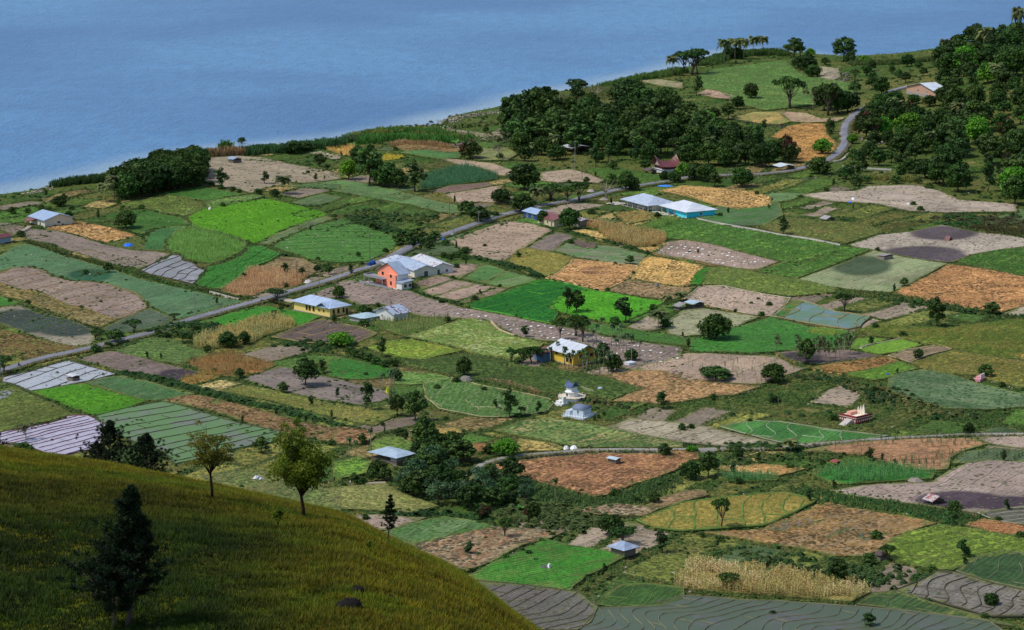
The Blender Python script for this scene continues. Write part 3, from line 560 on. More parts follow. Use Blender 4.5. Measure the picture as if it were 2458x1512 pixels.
field('maize_field','Z',[(1520,893),(1536,881),(1600,868),(1638,851),(1685,851),(1805,857),(1865,857),(1905,881),(1938,887),(1888,904),(1825,927),(1705,921),(1638,915),(1590,895)],'soil',(158,139,129),(160,138,120),rows='r',PatchSize=5,plants=(.12,1.6,[(80,110,60),(110,125,70),(160,140,95)],'maize'))
field('maize_field','B',[(1730,112),(1850,96),(2050,140),(2200,165),(2330,190),(2342,230),(2250,272),(2100,272),(1900,222),(1850,150)],'maize',(150,120,66),(130,110,60),plants=(2.2,1.9,[(205,165,95),(185,145,80),(165,150,80),(215,180,115)],'maize'))
field('stubble_field','B',[(1655,155),(1740,145),(1850,165),(1930,222),(1880,235),(1760,190)],'straw',(214,178,122),(196,152,100),rows='r')
field('stubble_field','B',[(2110,280),(2250,272),(2330,240),(2320,270),(2250,315),(2160,300)],'straw',(206,164,108),(188,140,90),rows='r')
field('maize_field','B',[(2150,140),(2340,72),(2445,82),(2300,145),(2190,152)],'maize',(104,140,52),(90,128,48),plants=(2.0,1.6,[(120,160,60),(100,145,52),(140,170,75)],'maize'))
field('vegetable_field','B',[(2050,140),(2150,128),(2215,160),(2120,170)],'crop',(48,120,48),None,plants=(1.2,.6,[(50,125,50),(70,145,60)],'tuft'))
field('vegetable_field','B',[(1800,80),(1900,70),(1990,95),(1900,108),(1830,100)],'crop',(44,106,60),None,plants=(1.2,.6,[(45,110,60),(60,125,70)],'tuft'))
field('stubble_field','B',[(1700,30),(1800,20),(1860,60),(1760,75)],'straw',(170,150,80),(120,130,60),plants=(1.0,.9,[(175,150,85),(120,140,60)],'tuft'))
field('grass_field','C',[(-500,30),(-300,10),(-30,70),(-230,80),(-400,110)],'grass',(90,120,54),(130,124,70),plants=(.8,.7,OLV+DRY,'tuft'))
# --- right middle
field('grass_field','C',[(-230,40),(0,80),(90,70),(300,120),(700,190),(1000,240),(1200,280),(1350,290),(1100,400),(830,500),(600,470),(540,450),(730,380),(500,330),(350,290),(200,250),(0,218),(-200,215)],'grass',(98,134,58),(66,114,48),rows='r',RowSpace=6,RowAmt=.32,PatchSize=8,plants=(.8,.55,[(95,135,55),(70,115,45),(120,145,75)],'tuft'))
field('ploughed_field','Z',[(1569,611),(1600,584),(1638,579),(1705,587),(1765,604),(1788,611),(1871,631),(1818,652),(1771,647),(1705,637),(1638,624)],'soil',(165,143,135),(142,124,118),rows=[(1600,600),(1800,640)],marg=[(190,140,85),(160,120,70)],plants=(.10,1.3,[(70,100,50),(90,110,60)],'maize'))
field('grass_field','C',[(210,420),(400,432),(600,472),(850,510),(1100,570),(1100,602),(780,632),(500,592),(250,547),(140,547),(170,470)],'grass',(124,138,70),(100,126,58),rows='c',plants=(.9,.6,[(125,140,70),(100,125,55),(150,155,95)],'tuft'),marg=[(190,140,85),(130,130,60)])
field('rice_field','C',[(60,545),(85,480),(160,425),(210,420),(175,455),(135,545)],'rice',(48,126,32),(56,140,36),plants=(1.2,.5,[(48,128,32),(62,145,40)],'tuft'))
field('ploughed_field','C',[(10,650),(60,610),(120,560),(300,555),(500,600),(780,645),(740,702),(640,775),(500,762),(200,702)],'soil',(173,152,139),(150,132,124),rows=[(200,690),(330,570)],bund=(7,.5,.18,(192,178,160),6),RowAmt=.05,marg=[(200,145,90),(150,120,70)])
field('ploughed_field','Z',[(1590,780),(1640,748),(1685,742),(1738,751),(1825,764),(1758,791),(1705,807),(1638,811),(1600,805)],'soil',(150,152,124),(126,134,100),rows=[(1640,800),(1780,765)],LineSpace=6,line=(110,112,90),LineAmt=.5)
field('ploughed_field','Z',[(1506,789),(1553,761),(1586,771),(1598,790),(1553,801)],'soil',(160,150,135),(138,128,112))
field('grass_field','C',[(370,860),(640,780),(900,850),(1150,870),(1250,900),(1200,1000),(900,1012),(500,1042),(300,1032),(60,1032),(40,950),(200,912)],'crop',(68,128,54),(50,116,42),rows='c',PatchSize=14,LineAmt=.1,plants=(.6,.45,[(60,125,45),(80,135,60),(50,115,40)],'tuft'))
field('grass_field','C',[(880,880),(1000,850),(1150,872),(1180,895),(1060,915),(950,905)],'grass',(120,142,50),(100,130,50),plants=(.8,.5,[(120,145,50),(140,145,60)],'tuft'))
field('grass_field','Z',[(1413,772),(1453,787),(1536,797),(1639,811),(1660,835),(1560,824),(1450,806),(1400,790)],'crop',(72,120,54),(60,110,48),plants=(.5,.4,GRN,'tuft'))
field('flooded_terraces','C',[(640,777),(740,702),(780,662),(860,662),(1010,710),(1110,745),(1200,755),(1352,780),(1280,852),(1190,870),(1000,842),(830,812)],'paddy',(104,128,134),(88,118,84),rows=[(930,830),(1040,725)],bund=(8.5,.7,.45,(136,122,84),4),marg=[(150,130,80),(120,120,70)])
field('vegetable_field','C',[(660,765),(740,702),(790,660),(870,668),(780,742),(720,785)],'crop',(72,124,62),(64,114,60))
field('vegetable_field','C',[(840,510),(1100,410),(1380,300),(1500,330),(1780,380),(1910,395),(1700,510),(1500,605),(1240,587),(1050,562)],'crop',(142,148,124),(120,136,106),rows=[(950,525),(1450,380)],wet=[(1290,400,215,70)],WetC=(62,78,54),line=(96,96,78),LineSpace=9,LineAmt=.5,marg=OLV)
field('ploughed_field','C',[(1200,260),(1400,190),(1640,165),(1870,115),(2100,165),(2400,200),(2600,240),(2600,270),(2458,275),(2200,310),(2080,332),(1990,372),(1930,387),(1700,367),(1500,322),(1420,302),(1300,287)],'soil',(167,158,150),(146,138,132),rows='r',wet=[(1880,165,240,50),(1730,312,300,52),(1960,350,120,35)],WetC=(74,64,72),line=(110,100,98),LineSpace=11,CrossAmt=.3)
field('grass_field','C',[(1980,372),(2100,332),(2300,292),(2600,270),(2600,520),(2458,485),(2250,442),(2050,402)],'grass',(82,118,50),(64,104,44),rows='r',RowSpace=5,RowAmt=.25,plants=(.9,.6,[(80,118,48),(60,100,40),(110,130,65)],'tuft'))
field('stubble_field','C',[(1520,607),(1710,512),(1920,397),(2250,447),(2600,520),(2600,640),(2458,700),(2290,752),(2100,732),(1850,692),(1650,642)],'straw',(200,144,102),(166,112,78),rows='r',PatchSize=6,PatchBias=.58,plants=(.25,.5,[(210,160,110),(180,125,85)],'tuft'))
field('ploughed_field','C',[(2290,760),(2458,702),(2600,650),(2600,780),(2350,782)],'soil',(165,156,137),None)
field('ploughed_field','C',[(680,1040),(850,1020),(1200,1020),(1460,1062),(1250,1092),(1000,1122),(850,1112),(720,1072)],'soil',(122,105,105),(98,82,88),wet=[(840,1062,170,38)],marg=[(190,145,85),(160,120,70)])
field('rice_field','C',[(1275,1015),(1400,970),(1560,940),(1640,955),(1725,985),(1550,1032),(1430,1052),(1330,1037)],'rice',(128,170,58),(118,160,54),rows='r',LineAmt=.05,plants=(1.2,.4,[(128,172,58),(115,160,50)],'tuft'),marg=[(110,130,80),(180,150,100)])
field('rice_field','C',[(1215,1010),(1230,942),(1380,930),(1475,945),(1350,982),(1260,1015)],'rice',(116,158,50),(104,146,50),plants=(1.0,.4,[(115,160,50),(100,145,45)],'tuft'))
field('ploughed_field','C',[(1480,1062),(1600,1020),(1850,985),(1940,1015),(1750,1062),(1640,1110),(1570,1087)],'soil',(137,114,97),(110,100,74),rows=[(1550,1075),(1850,1000)],bund=(5,.6,.25,(170,150,120),2))
field('stubble_field','C',[(925,1147),(1100,1112),(1300,1087),(1480,1062),(1560,1102),(1400,1152),(1180,1192),(1000,1162)],'straw',(160,116,74),(124,100,66),rows='r',marg=[(215,165,110),(195,140,90)])
field('grass_field','C',[(1180,1190),(1420,1142),(1560,1102),(1705,1155),(1530,1192),(1520,1215),(1380,1240),(1200,1205)],'grass',(106,142,52),(86,126,48),plants=(.9,.5,[(105,145,50),(85,125,45)],'tuft'))
field('vegetable_field','C',[(1480,1230),(1560,1182),(1730,1160),(1950,1200),(2100,1250),(2300,1300),(2600,1370),(2600,1420),(2200,1452),(1900,1442),(1650,1372),(1480,1312)],'crop',(84,112,80),(98,116,92),rows='c',PatchSize=5,plants=(.3,.4,[(75,110,65),(60,100,55)],'tuft'))
field('grass_field','C',[(1640,1112),(1800,1062),(1950,1020),(2200,1062),(2600,1120),(2600,1320),(2250,1252),(2100,1202),(1900,1192),(1720,1152)],'grass',(130,118,64),(106,114,54),rows='r',PatchSize=7,plants=(.7,.6,[(130,122,62),(105,115,52),(165,140,85)],'tuft'))
field('grass_field','C',[(1260,882),(1400,832),(1700,852),(1900,862),(2458,790),(2600,780),(2600,1090),(2300,1082),(2100,1042),(1800,982),(1600,942),(1400,922)],'grass',(104,118,48),(88,108,44),rows='r',RowSpace=5,RowAmt=.25,plants=(.9,.65,[(105,122,46),(88,110,42),(135,128,60),(125,105,50)],'tuft'))
field('rice_field','C',[(2350,1062),(2458,1022),(2600,1010),(2600,1110),(2458,1092)],'rice',(190,160,62),(175,150,70))
field('vegetable_field','Z',[(1668,527),(1718,500),(1770,488),(1870,485),(1880,520),(1830,545),(1750,545)],'crop',(86,112,82),(62,108,52),rows=[(1700,520),(1850,500)],PatchSize=8,LineAmt=.5,LineSpace=6)
field('grass_field','C',[(560,132),(720,60),(1100,90),(1350,120),(1450,170),(1350,200),(1180,250),(900,210),(700,180)],'grass',(116,126,68),(100,108,60),plants=(.8,.6,[(115,125,65),(90,108,50),(170,140,90)],'tuft'))
field('ploughed_field','Z',[(1911,471),(1971,465),(2055,461),(2085,449),(2205,447),(2251,460),(2305,483),(2440,493),(2440,512),(2270,514),(2185,510),(2100,492),(2000,487)],'soil',(171,160,146),(148,136,132),rows='c',line=(80,75,70),PatchSize=14,LineSpace=14,CrossAmt=.35)
field('stubble_field','Z',[(1580,461),(1638,448),(1700,452),(1805,462),(1853,477),(1850,497),(1771,506),(1715,496),(1660,477)],'straw',(208,162,108),(180,140,100),rows='r',PatchSize=4)
field('stubble_field','Z',[(1850,330),(1888,306),(1931,298),(1980,300),(1985,325),(2010,345),(2005,368),(1938,392),(1905,390),(1892,345)],'straw',(206,150,92),(172,126,84),rows='c',PatchSize=5)
field('ploughed_field','I',[(690,810),(800,815),(900,822),(1000,860),(1190,850),(1120,880),(900,892),(780,882)],'soil',(173,143,120),(150,140,106))
field('grass_field','I',[(350,860),(500,815),(690,812),(780,882),(700,905),(560,895)],'grass',(124,134,84),(170,140,100))
field('meadow','I',[(90,560),(250,500),(500,470),(740,440),(830,520),(960,560),(1240,610),(1250,690),(960,760),(600,802),(430,762),(250,660),(100,640)],'grass',(84,132,68),(108,128,74),rows='c',PatchSize=7,plants=(.5,.6,[(80,130,60),(105,135,70),(70,115,50)],'tuft'))
field('ploughed_field','I',[(100,682),(180,645),(370,690),(360,722),(230,712)],'soil',(177,146,129),None)
field('ploughed_field','I',[(960,480),(1130,500),(1140,560),(1060,600),(980,560)],'soil',(163,160,131),(120,112,104))
field('ploughed_field','H',[(2130,372),(2300,362),(2458,385),(2458,430),(2300,410)],'soil',(163,150,118),(110,130,80))
field('maize_field','H',[(560,1160),(590,1060),(830,1000),(900,990),(1130,1060),(1120,1082),(900,1112),(640,1152)],'maize',(48,96,58),(42,88,50),plants=(1.8,1.8,[(48,105,62),(70,125,80),(40,92,50)],'maize'))
field('ploughed_field','H',[(640,1172),(780,1130),(1050,1108),(1112,1125),(900,1167),(750,1187)],'soil',(124,99,93),(104,84,80),marg=[(190,150,80),(170,135,70)])
field('ploughed_field','H',[(740,1192),(900,1168),(1110,1132),(1172,1130),(1090,1200),(1200,1240),(1200,1262),(1000,1247),(850,1262)],'soil',(169,148,133),(148,128,112),marg=[(170,140,85),(150,125,70)])
field('ploughed_field','H',[(700,930),(870,945),(1100,970),(1240,1020),(1210,1062),(1130,1057),(1000,1000),(850,985)],'soil',(169,148,129),(146,130,112),plants=(.05,1.3,[(130,130,70)],'maize'))
field('vegetable_field','H',[(430,892),(540,855),(700,880),(870,890),(850,932),(700,937)],'crop',(80,120,70),(70,108,62))
field('grass_field','H',[(930,872),(1040,860),(1200,850),(1270,900),(1200,945),(1000,950),(930,932)],'grass',(132,132,104),(108,122,80))
field('ploughed_field','H',[(1420,1092),(1440,1032),(1660,1010),(1800,1050),(1900,1092),(1850,1112),(1700,1102),(1560,1110)],'soil',(169,150,131),(148,130,116))
field('grass_field','H',[(1760,1012),(1900,1000),(2040,1010),(2400,1080),(2380,1100),(2150,1122),(1880,1082)],'grass',(100,128,58),(86,114,50),plants=(.9,.8,GRN,'tuft'))
field('stony_beach','H',[(715,715),(860,730),(1060,755),(1180,700),(1160,640),(1300,600),(1330,640),(1200,790),(1060,782),(860,772),(730,742)],'straw',(150,138,126),(120,106,94),PatchSize=2,Fine=.8)
field('reed_stubble','H',[(380,852),(450,800),(640,830),(800,862),(920,850),(940,872),(780,892),(600,872),(480,882)],'straw',(156,124,88),(122,96,70),rows='c')
# --- lower middle / right
field('ploughed_field','Z',[(1466,1031),(1509,1008),(1640,1021),(1671,1025),(1771,1048),(1870,1071),(1850,1077),(1738,1077),(1638,1067),(1553,1053)],'soil',(160,152,137),(138,134,114),rows=[(1560,1050),(1640,1022)],bund=(9,.5,.2,(120,108,96),3))
field('vegetable_terraces','F',[(270,65),(500,20),(700,30),(900,60),(1100,90),(1350,120),(1480,132),(1300,162),(870,192),(700,177),(500,127)],'crop',(58,112,58),(70,124,62),rows=[(600,150),(780,50)],bund=(7.5,.6,.3,(128,140,112),5))
field('vegetable_field','E',[(1100,90),(1300,20),(1500,0),(1700,30),(1940,75),(2200,130),(2458,180),(2458,215),(1700,210),(1400,150)],'grass',(150,140,108),(92,122,70),rows=[(1300,130),(1700,40)],PatchSize=6,PatchBias=.5,LineAmt=.4,plants=(.4,.4,[(85,118,62),(70,105,55)],'tuft'))
field('stubble_field','E',[(1230,250),(1280,150),(1500,180),(1610,215),(1560,237),(1400,240)],'straw',(182,156,98),(160,140,84),LineAmt=.4,LineSpace=5)
field('stubble_field','Z',[(1165,1130),(1219,1115),(1320,1102),(1453,1093),(1638,1096),(1665,1090),(1670,1100),(1640,1125),(1586,1148),(1513,1171),(1473,1191),(1430,1198),(1370,1181),(1303,1165),(1246,1151),(1185,1141)],'straw',(196,140,108),(126,84,68),rows='r',PatchSize=4.5,PatchBias=.5,RowAmt=.22,plants=(.35,.35,[(205,160,115),(130,90,65),(120,120,60)],'tuft'))
field('bean_field','F',[(850,242),(1000,210),(1300,170),(1700,150),(2080,145),(2200,190),(2050,232),(1930,290),(1910,372),(1700,382),(1500,332),(1300,272),(1100,252)],'straw',(170,124,98),(138,104,86),rows=[(1000,240),(1900,200)],plants=(.45,1.5,[(70,95,50),(90,110,60),(60,85,45)],'maize'))
field('stubble_field','F',[(240,352),(400,350),(600,332),(880,372),(700,417),(500,402),(300,382)],'straw',(192,144,98),(150,130,84))
field('stubble_field','F',[(-120,240),(20,235),(110,250),(120,300),(0,310),(-120,290)],'straw',(186,136,100),(150,110,80))
field('maize_field','F',[(235,402),(500,412),(700,432),(680,452),(400,457),(270,442)],'maize',(52,104,42),(60,112,46),plants=(1.8,1.7,[(70,130,60),(95,150,80),(50,105,40)],'maize'))
field('maize_field','F',[(930,402),(1200,342),(1530,350),(1820,405),(1800,440),(1600,452),(1340,472),(1100,484)],'maize',(56,118,44),(50,108,42),plants=(1.5,1.7,[(60,125,50),(90,155,75),(45,105,42)],'maize'))
field('ploughed_field','F',[(1060,530),(1300,490),(1620,470),(1800,465),(1920,382),(2040,332),(2200,200),(2600,245),(2600,640),(2458,642),(2120,692),(1850,652),(1500,602),(1200,562)],'soil',(152,137,133),(150,136,132),rows=[(1700,640),(2100,420)],wet=[(1990,575,320,62),(2350,600,260,50)],WetC=(66,54,66),line=(80,70,70),LineSpace=8,LineAmt=.5,CrossAmt=.4,CrossSpace=14)
field('vegetable_field','F',[(1940,330),(2010,250),(2250,215),(2600,250),(2600,330),(2200,310),(2080,330)],'crop',(92,110,84),(80,100,76),plants=(.5,1.4,[(60,100,50),(50,85,45)],'maize'))
field('ploughed_field','F',[(2080,142),(2600,130),(2600,235),(2458,228),(2250,200)],'soil',(160,143,135),None,LineAmt=.1)
field('ploughed_field','F',[(2125,690),(2458,642),(2600,640),(2600,790),(2458,772),(2250,742)],'soil',(101,103,99),(82,90,80),rows=[(2150,700),(2450,660)],bund=(3.2,.45,.22,(150,145,128),2))
field('maize_stubble','F',[(2030,772),(2180,732),(2458,782),(2600,800),(2600,880),(2458,862),(2250,832)],'straw',(170,116,80),(150,100,70),plants=(.8,.6,[(175,120,80),(190,140,95)],'tuft'))
field('rice_terraces','Z',[(1529,1255),(1585,1235),(1638,1213),(1738,1200),(1885,1188),(1961,1206),(1905,1238),(1831,1268),(1721,1275),(1638,1281),(1570,1273)],'rice',(168,148,72),(156,140,62),rows=[(1760,1270),(1775,1200)],bund=(6.5,1.3,.45,(88,112,52),4),plants=(1.2,.5,[(172,150,72),(150,138,62),(130,138,62)],'tuft'),marg=[(75,120,48),(95,125,55)])
field('stubble_field','F',[(150,832),(580,802),(800,702),(1040,620),(1200,650),(1600,712),(1835,762),(1600,832),(1520,872),(1420,960),(1300,1000),(1100,1000),(850,942),(560,902),(350,862)],'straw',(170,128,88),(116,100,84),rows='r',PatchSize=7,PatchBias=.55,LineAmt=.4,plants=(.35,.3,[(190,145,100),(160,120,80)],'tuft'))
field('ploughed_field','F',[(590,800),(830,715),(1050,740),(900,790),(680,835)],'soil',(114,105,91),(96,92,76))
field('muddy_pond','F',[(985,880),(1180,797),(1215,802),(1130,850),(1050,882)],'soil',(84,76,76),None,Rough=.5)
field('muddy_pond','F',[(1235,850),(1300,825),(1420,830),(1500,820),(1512,840),(1420,865),(1320,892),(1260,880)],'soil',(54,50,57),None,Rough=.4)
field('grass_field','F',[(1420,960),(1520,872),(1600,832),(1850,770),(2100,800),(2458,870),(2600,900),(2600,960),(2100,1012),(1950,1102),(1780,1090),(1500,1022)],'grass',(114,136,58),(98,122,50),rows=[(1550,1000),(2200,850)],RowSpace=4,RowAmt=.3,plants=(.9,.55,[(115,138,56),(95,122,48),(140,145,75)],'tuft'))
field('vegetable_terraces','F',[(1970,1110),(2090,1022),(2340,962),(2600,1010),(2600,1270),(2458,1240),(2200,1182)],'crop',(54,82,52),(48,74,48),rows=[(2100,1150),(2350,980)],bund=(7,.45,.3,(104,112,84),5))
field('muddy_terraces','F',[(1530,1252),(1690,1192),(1840,1107),(1970,1120),(2200,1190),(2458,1250),(2600,1290),(2600,1430),(2200,1440),(1900,1352),(1700,1302)],'soil',(118,116,114),(98,98,96),rows=[(1650,1290),(1900,1120)],bund=(4.6,.55,.4,(72,70,56),6),LineAmt=0,CrossAmt=.6,CrossSpace=13,LineW=.5,line=(62,58,48))
field('maize_field','Z',[(1612,1412),(1640,1388),(1655,1358),(1675,1354),(1738,1368),(1781,1370),(1871,1378),(1954,1395),(2005,1408),(2055,1408),(2091,1428),(2045,1451),(1958,1445),(1871,1438),(1771,1431),(1638,1421)],'maize',(150,130,72),(120,112,60),plants=(2.6,1.9,[(205,180,100),(185,155,85),(165,160,80),(215,190,125),(195,150,95)],'maize'))
field('flooded_terraces','Z',[(1380,1545),(1436,1468),(1519,1466),(1605,1446),(1638,1438),(1705,1441),(1771,1448),(1871,1451),(1971,1458),(2071,1465),(2171,1474),(2371,1498),(2440,1545)],'paddy',(88,88,84),(72,86,60),rows=[(1480,1510),(1600,1452)],bund=(3.8,.5,.35,(104,104,84),6),marg=[(90,100,60),(70,85,50)])
field('vegetable_terraces','F',[(1360,1272),(1530,1255),(1700,1305),(1900,1370),(2200,1450),(2400,1512),(2200,1480),(2000,1442),(1500,1382),(1250,1352)],'crop',(66,92,56),(58,84,50),bund=(6,.4,.3,(90,96,66),4))
field('vegetable_field','E',[(910,1142),(1150,1020),(1350,932),(1480,880),(1640,920),(1900,962),(2045,1005),(1900,1082),(1760,1142),(1650,1250),(1480,1242),(1100,1192),(960,1172)],'crop',(64,132,44),(92,118,60),rows=[(1000,1130),(1800,980)],PatchSize=6,PatchBias=.56,RowAmt=.25,plants=(1.1,.8,[(58,160,50),(45,135,45),(85,175,60),(90,140,60)],'maize'))
field('stony_field','E',[(510,922),(800,852),(1100,792),(1350,800),(1610,827),(1500,870),(1300,922),(1150,1012),(900,1112),(750,1052),(600,982)],'straw',(152,132,116),(142,98,76),rows='r',PatchSize=6,PatchBias=.52,Fine=.7,LineAmt=.3)
field('vegetable_field','E',[(300,830),(500,762),(740,715),(990,752),(1110,790),(800,850),(510,922),(440,892)],'crop',(78,118,70),(96,118,88),rows='r',LineAmt=.4,plants=(.4,.4,GRN,'tuft'))
field('ploughed_field','E',[(60,705),(250,700),(490,720),(620,722),(350,812),(200,820),(60,760)],'soil',(160,143,135),(140,122,112),rows='r')
field('grass_field','E',[(-120,520),(0,500),(300,480),(480,560),(700,642),(500,690),(250,672),(-60,662)],'straw',(150,148,92),(122,132,72),rows='c',PatchSize=6,plants=(.7,.5,[(165,155,95),(125,132,70),(150,140,80)],'tuft'))
field('muddy_terraces','E',[(950,1180),(1200,1200),(1700,1262),(1850,1372),(1800,1482),(1700,1540),(1300,1540),(1150,1332),(1030,1230)],'soil',(105,101,99),(84,86,80),rows=[(1100,1330),(1400,1200)],bund=(4.2,.5,.3,(76,74,58),5),Rough=.6)
field('vegetable_terraces','E',[(1850,1352),(1900,1270),(2000,1210),(2200,1202),(2458,1232),(2458,1310),(2300,1362),(2000,1377)],'crop',(62,96,46),(52,84,42),rows=[(1950,1370),(2150,1210)],bund=(6,.5,.25,(92,116,60),3))
field('ploughed_field','E',[(1640,667),(1980,620),(2300,652),(2180,712),(1850,702)],'straw',(150,118,96),(150,138,128))
field('stony_field','E',[(2180,640),(2300,580),(2458,530),(2600,520),(2650,560),(2458,610),(2300,660)],'straw',(160,128,104),(126,100,80))
field('stubble_field','E',[(640,82),(850,70),(870,110),(820,152),(700,212),(640,190)],'straw',(184,154,96),(160,130,86),LineAmt=.3)
field('stubble_field','E',[(900,215),(960,180),(1060,190),(1100,230),(1000,250)],'straw',(160,112,76),(130,110,70))
field('grass_field','E',[(200,232),(240,160),(400,130),(520,180),(560,222),(420,250)],'grass',(112,132,70),(96,120,60),plants=(.5,.4,GRN,'tuft'))
field('grass_field','E',[(-60,330),(130,280),(220,320),(180,402),(0,442),(-60,430)],'grass',(112,142,58),(94,130,50),plants=(.5,.4,GRN,'tuft'))
field('stubble_field','E',[(-60,70),(0,68),(180,80),(250,130),(130,192),(-60,190)],'straw',(154,112,86),(134,104,82))
field('grass_field','D',[(1500,480),(1560,400),(1900,382),(2100,440),(2458,560),(2458,690),(2000,590)],'grass',(122,124,84),(96,114,66),plants=(.6,.6,[(120,122,80),(90,110,60),(150,140,95)],'tuft'))
# smaller plots filling the plain between the traced ones
WOODS = [np.array(P('Z', q), float) for q in ([(1200,230),(1330,190),(1560,190),(1680,150),(1900,120),(2240,120),(2240,200),(2050,210),(1960,330),(1850,330),(1830,400),(1640,470),(1230,400)],[(2040,130),(2800,40),(2800,500),(2290,485),(2230,450),(2000,445),(1980,380),(2060,250)],[(240,440),(500,360),(500,470),(260,500)],[(900,1190),(940,1100),(1130,1080),(1280,1160),(1280,1240),(1000,1230)],[(1700,975),(1880,930),(1990,945),(2050,990),(1950,1030),(1800,1020)])]
def px_in(x, y, polys):
    u, v = proj([[x, y, g1(x, y)]]); return any(inpoly(u, v, w)[0] for w in polys)
ca, sa = math.cos(RD), math.sin(RD); NTR = len(FIELDS)
PALS = [('grass_field','grass',(100,118,56),(84,102,44),GRN),('grass_field','grass',(118,120,68),(98,110,56),OLV),('vegetable_field','crop',(88,114,60),(72,100,48),GRN),('vegetable_field','crop',(96,118,84),(78,106,70),None),
        ('ploughed_field','soil',(144,130,118),(130,120,108),None),('stubble_field','straw',(160,136,96),(128,118,72),None),('grass_field','grass',(72,104,46),(88,112,54),GRN),('grass_field','grass',(134,126,74),(106,112,58),OLV),('vegetable_field','crop',(68,112,46),(82,116,50),GRN)]
rv = random.Random(41); v = -200.0; cnt_ = 0
while v < 1900:
    hv = rv.uniform(11, 19); u = -900+rv.uniform(0, 30)
    while u < 1300:
        wu = rv.uniform(24, 52); c0 = (u+wu/2, v+hv/2); cx = c0[0]*ca-c0[1]*sa; cy = c0[0]*sa+c0[1]*ca; u0, u1, v0, v1 = u+1, u+wu-1.2, v+.8, v+hv-.8; u += wu
        if not (640 < cy < 2000 and -(.2*cy+20) < cx < .23*cy+40) or sd_fast(cx, cy) < 26: continue
        C4 = []
        for a, b in ((u0,v0),((u0+u1)/2,v0),(u1,v0),(u1,v1),((u0+u1)/2,v1),(u0,v1)):
            a += rv.uniform(-4, 4); b += rv.uniform(-2.5, 2.5)+5*math.sin(a*.03); C4.append((a*ca-b*sa, a*sa+b*ca))
        sx = np.array([cx]+[cx*.4+p[0]*.6 for p in C4]); sy = np.array([cy]+[cy*.4+p[1]*.6 for p in C4]); cov = np.zeros(len(sx), bool)
        for (W, z, o) in FIELDS[:NTR]: cov |= inpoly(sx, sy, W)
        if cov.sum() >= 5 or px_in(cx, cy, WOODS): continue
        if rv.random() < .05: continue
        nm, ty, A_, B_, pl = rv.choices(PALS, (3,3,3,2,3.5,3,3,3,2))[0]; j = rv.uniform(.82, 1.14); A_ = tuple(c*j for c in A_); B_ = tuple(c*j for c in B_)
        field(nm, 'Z', None, ty, A_, B_, rows=rv.choice(['r','r','c']), world=C4, zoff=.05+.0007*cnt_, plants=(.55,.6,[tuple(c*j for c in q) for q in pl],'tuft') if pl else None, RowSpace=rv.choice([1.4,2.2,3.5]), RowAmt=rv.uniform(.08,.22)); cnt_ += 1
    v += hv
print('autofill', cnt_)
# ---------------------------------------------------------------- scattered plants
def tmpl_tuft():
    V = []; Fc = []
    for k in range(7):
        a = k*2.4+.3; c, s = math.cos(a), math.sin(a); o = len(V); q = .12+.05*(k % 3)
        V += [(q*c-.10*s,q*s+.10*c,0),(q*c+.10*s,q*s-.10*c,0),(q*2.6*c+.05*s,q*2.6*s-.05*c,.95-.1*(k%2)),(q*2.2*c-.05*s,q*2.2*s+.05*c,.8+.1*(k%3))]; Fc.append((o,o+1,o+2,o+3))
    return np.array(V), np.array(Fc)
def tmpl_mound():
    V = []; Fc = []
    for k in range(5):
        a = k*2*math.pi/5; c, s = math.cos(a), math.sin(a); o = len(V); R_ = (.62,.5,.7,.55,.66)[k]; h = (.1,.25,.0,.2,.05)[k]
        V += [(0,0,.8+.2*(k%2)),(.42*math.cos(a-.6),.42*math.sin(a-.6),.45),(R_*c,R_*s,h),(.42*math.cos(a+.6),.42*math.sin(a+.6),.5)]; Fc.append((o,o+1,o+2,o+3))
    return np.array(V), np.array(Fc)
def tmpl_maize():
    V = [(-.03,0,0),(.03,0,0),(.02,0,1),(-.02,0,1)]; Fc = [(0,1,2,3)]
    for k in range(6):
        a = k*2.2+.4; z = .25+.13*k; c, s = math.cos(a), math.sin(a); o = len(V); L = .30-.02*k
        V += [(.0,0,z),(c*L*.5-s*.05,s*L*.5+c*.05,z+.16),(c*L,s*L,z+.04),(c*L*.5+s*.05,s*L*.5-c*.05,z+.12)]; Fc.append((o,o+1,o+2,o+3))
    return np.array(V), np.array(Fc)
def tmpl_blob(n=26, seed=1):
    r = np.random.default_rng(seed); V = []; Fc = []
    for k in range(n):
        d = r.normal(size=3); d /= np.linalg.norm(d); d[2] = abs(d[2])*.95; p = d*np.array([.5,.5,.75])*r.uniform(.7, 1)
        u = np.cross(d, r.normal(size=3)); u /= np.linalg.norm(u); w = np.cross(d, u); s = r.uniform(.11, .2); o = len(V)
        V += [p-u*s-w*s, p+u*s-w*s, p+u*s+w*s, p-u*s+w*s]; Fc.append((o,o+1,o+2,o+3))
    return np.array(V), np.array(Fc)
TM = dict(mound=tmpl_mound(), tuft=tmpl_tuft(), maize=tmpl_maize(), blob=tmpl_blob())
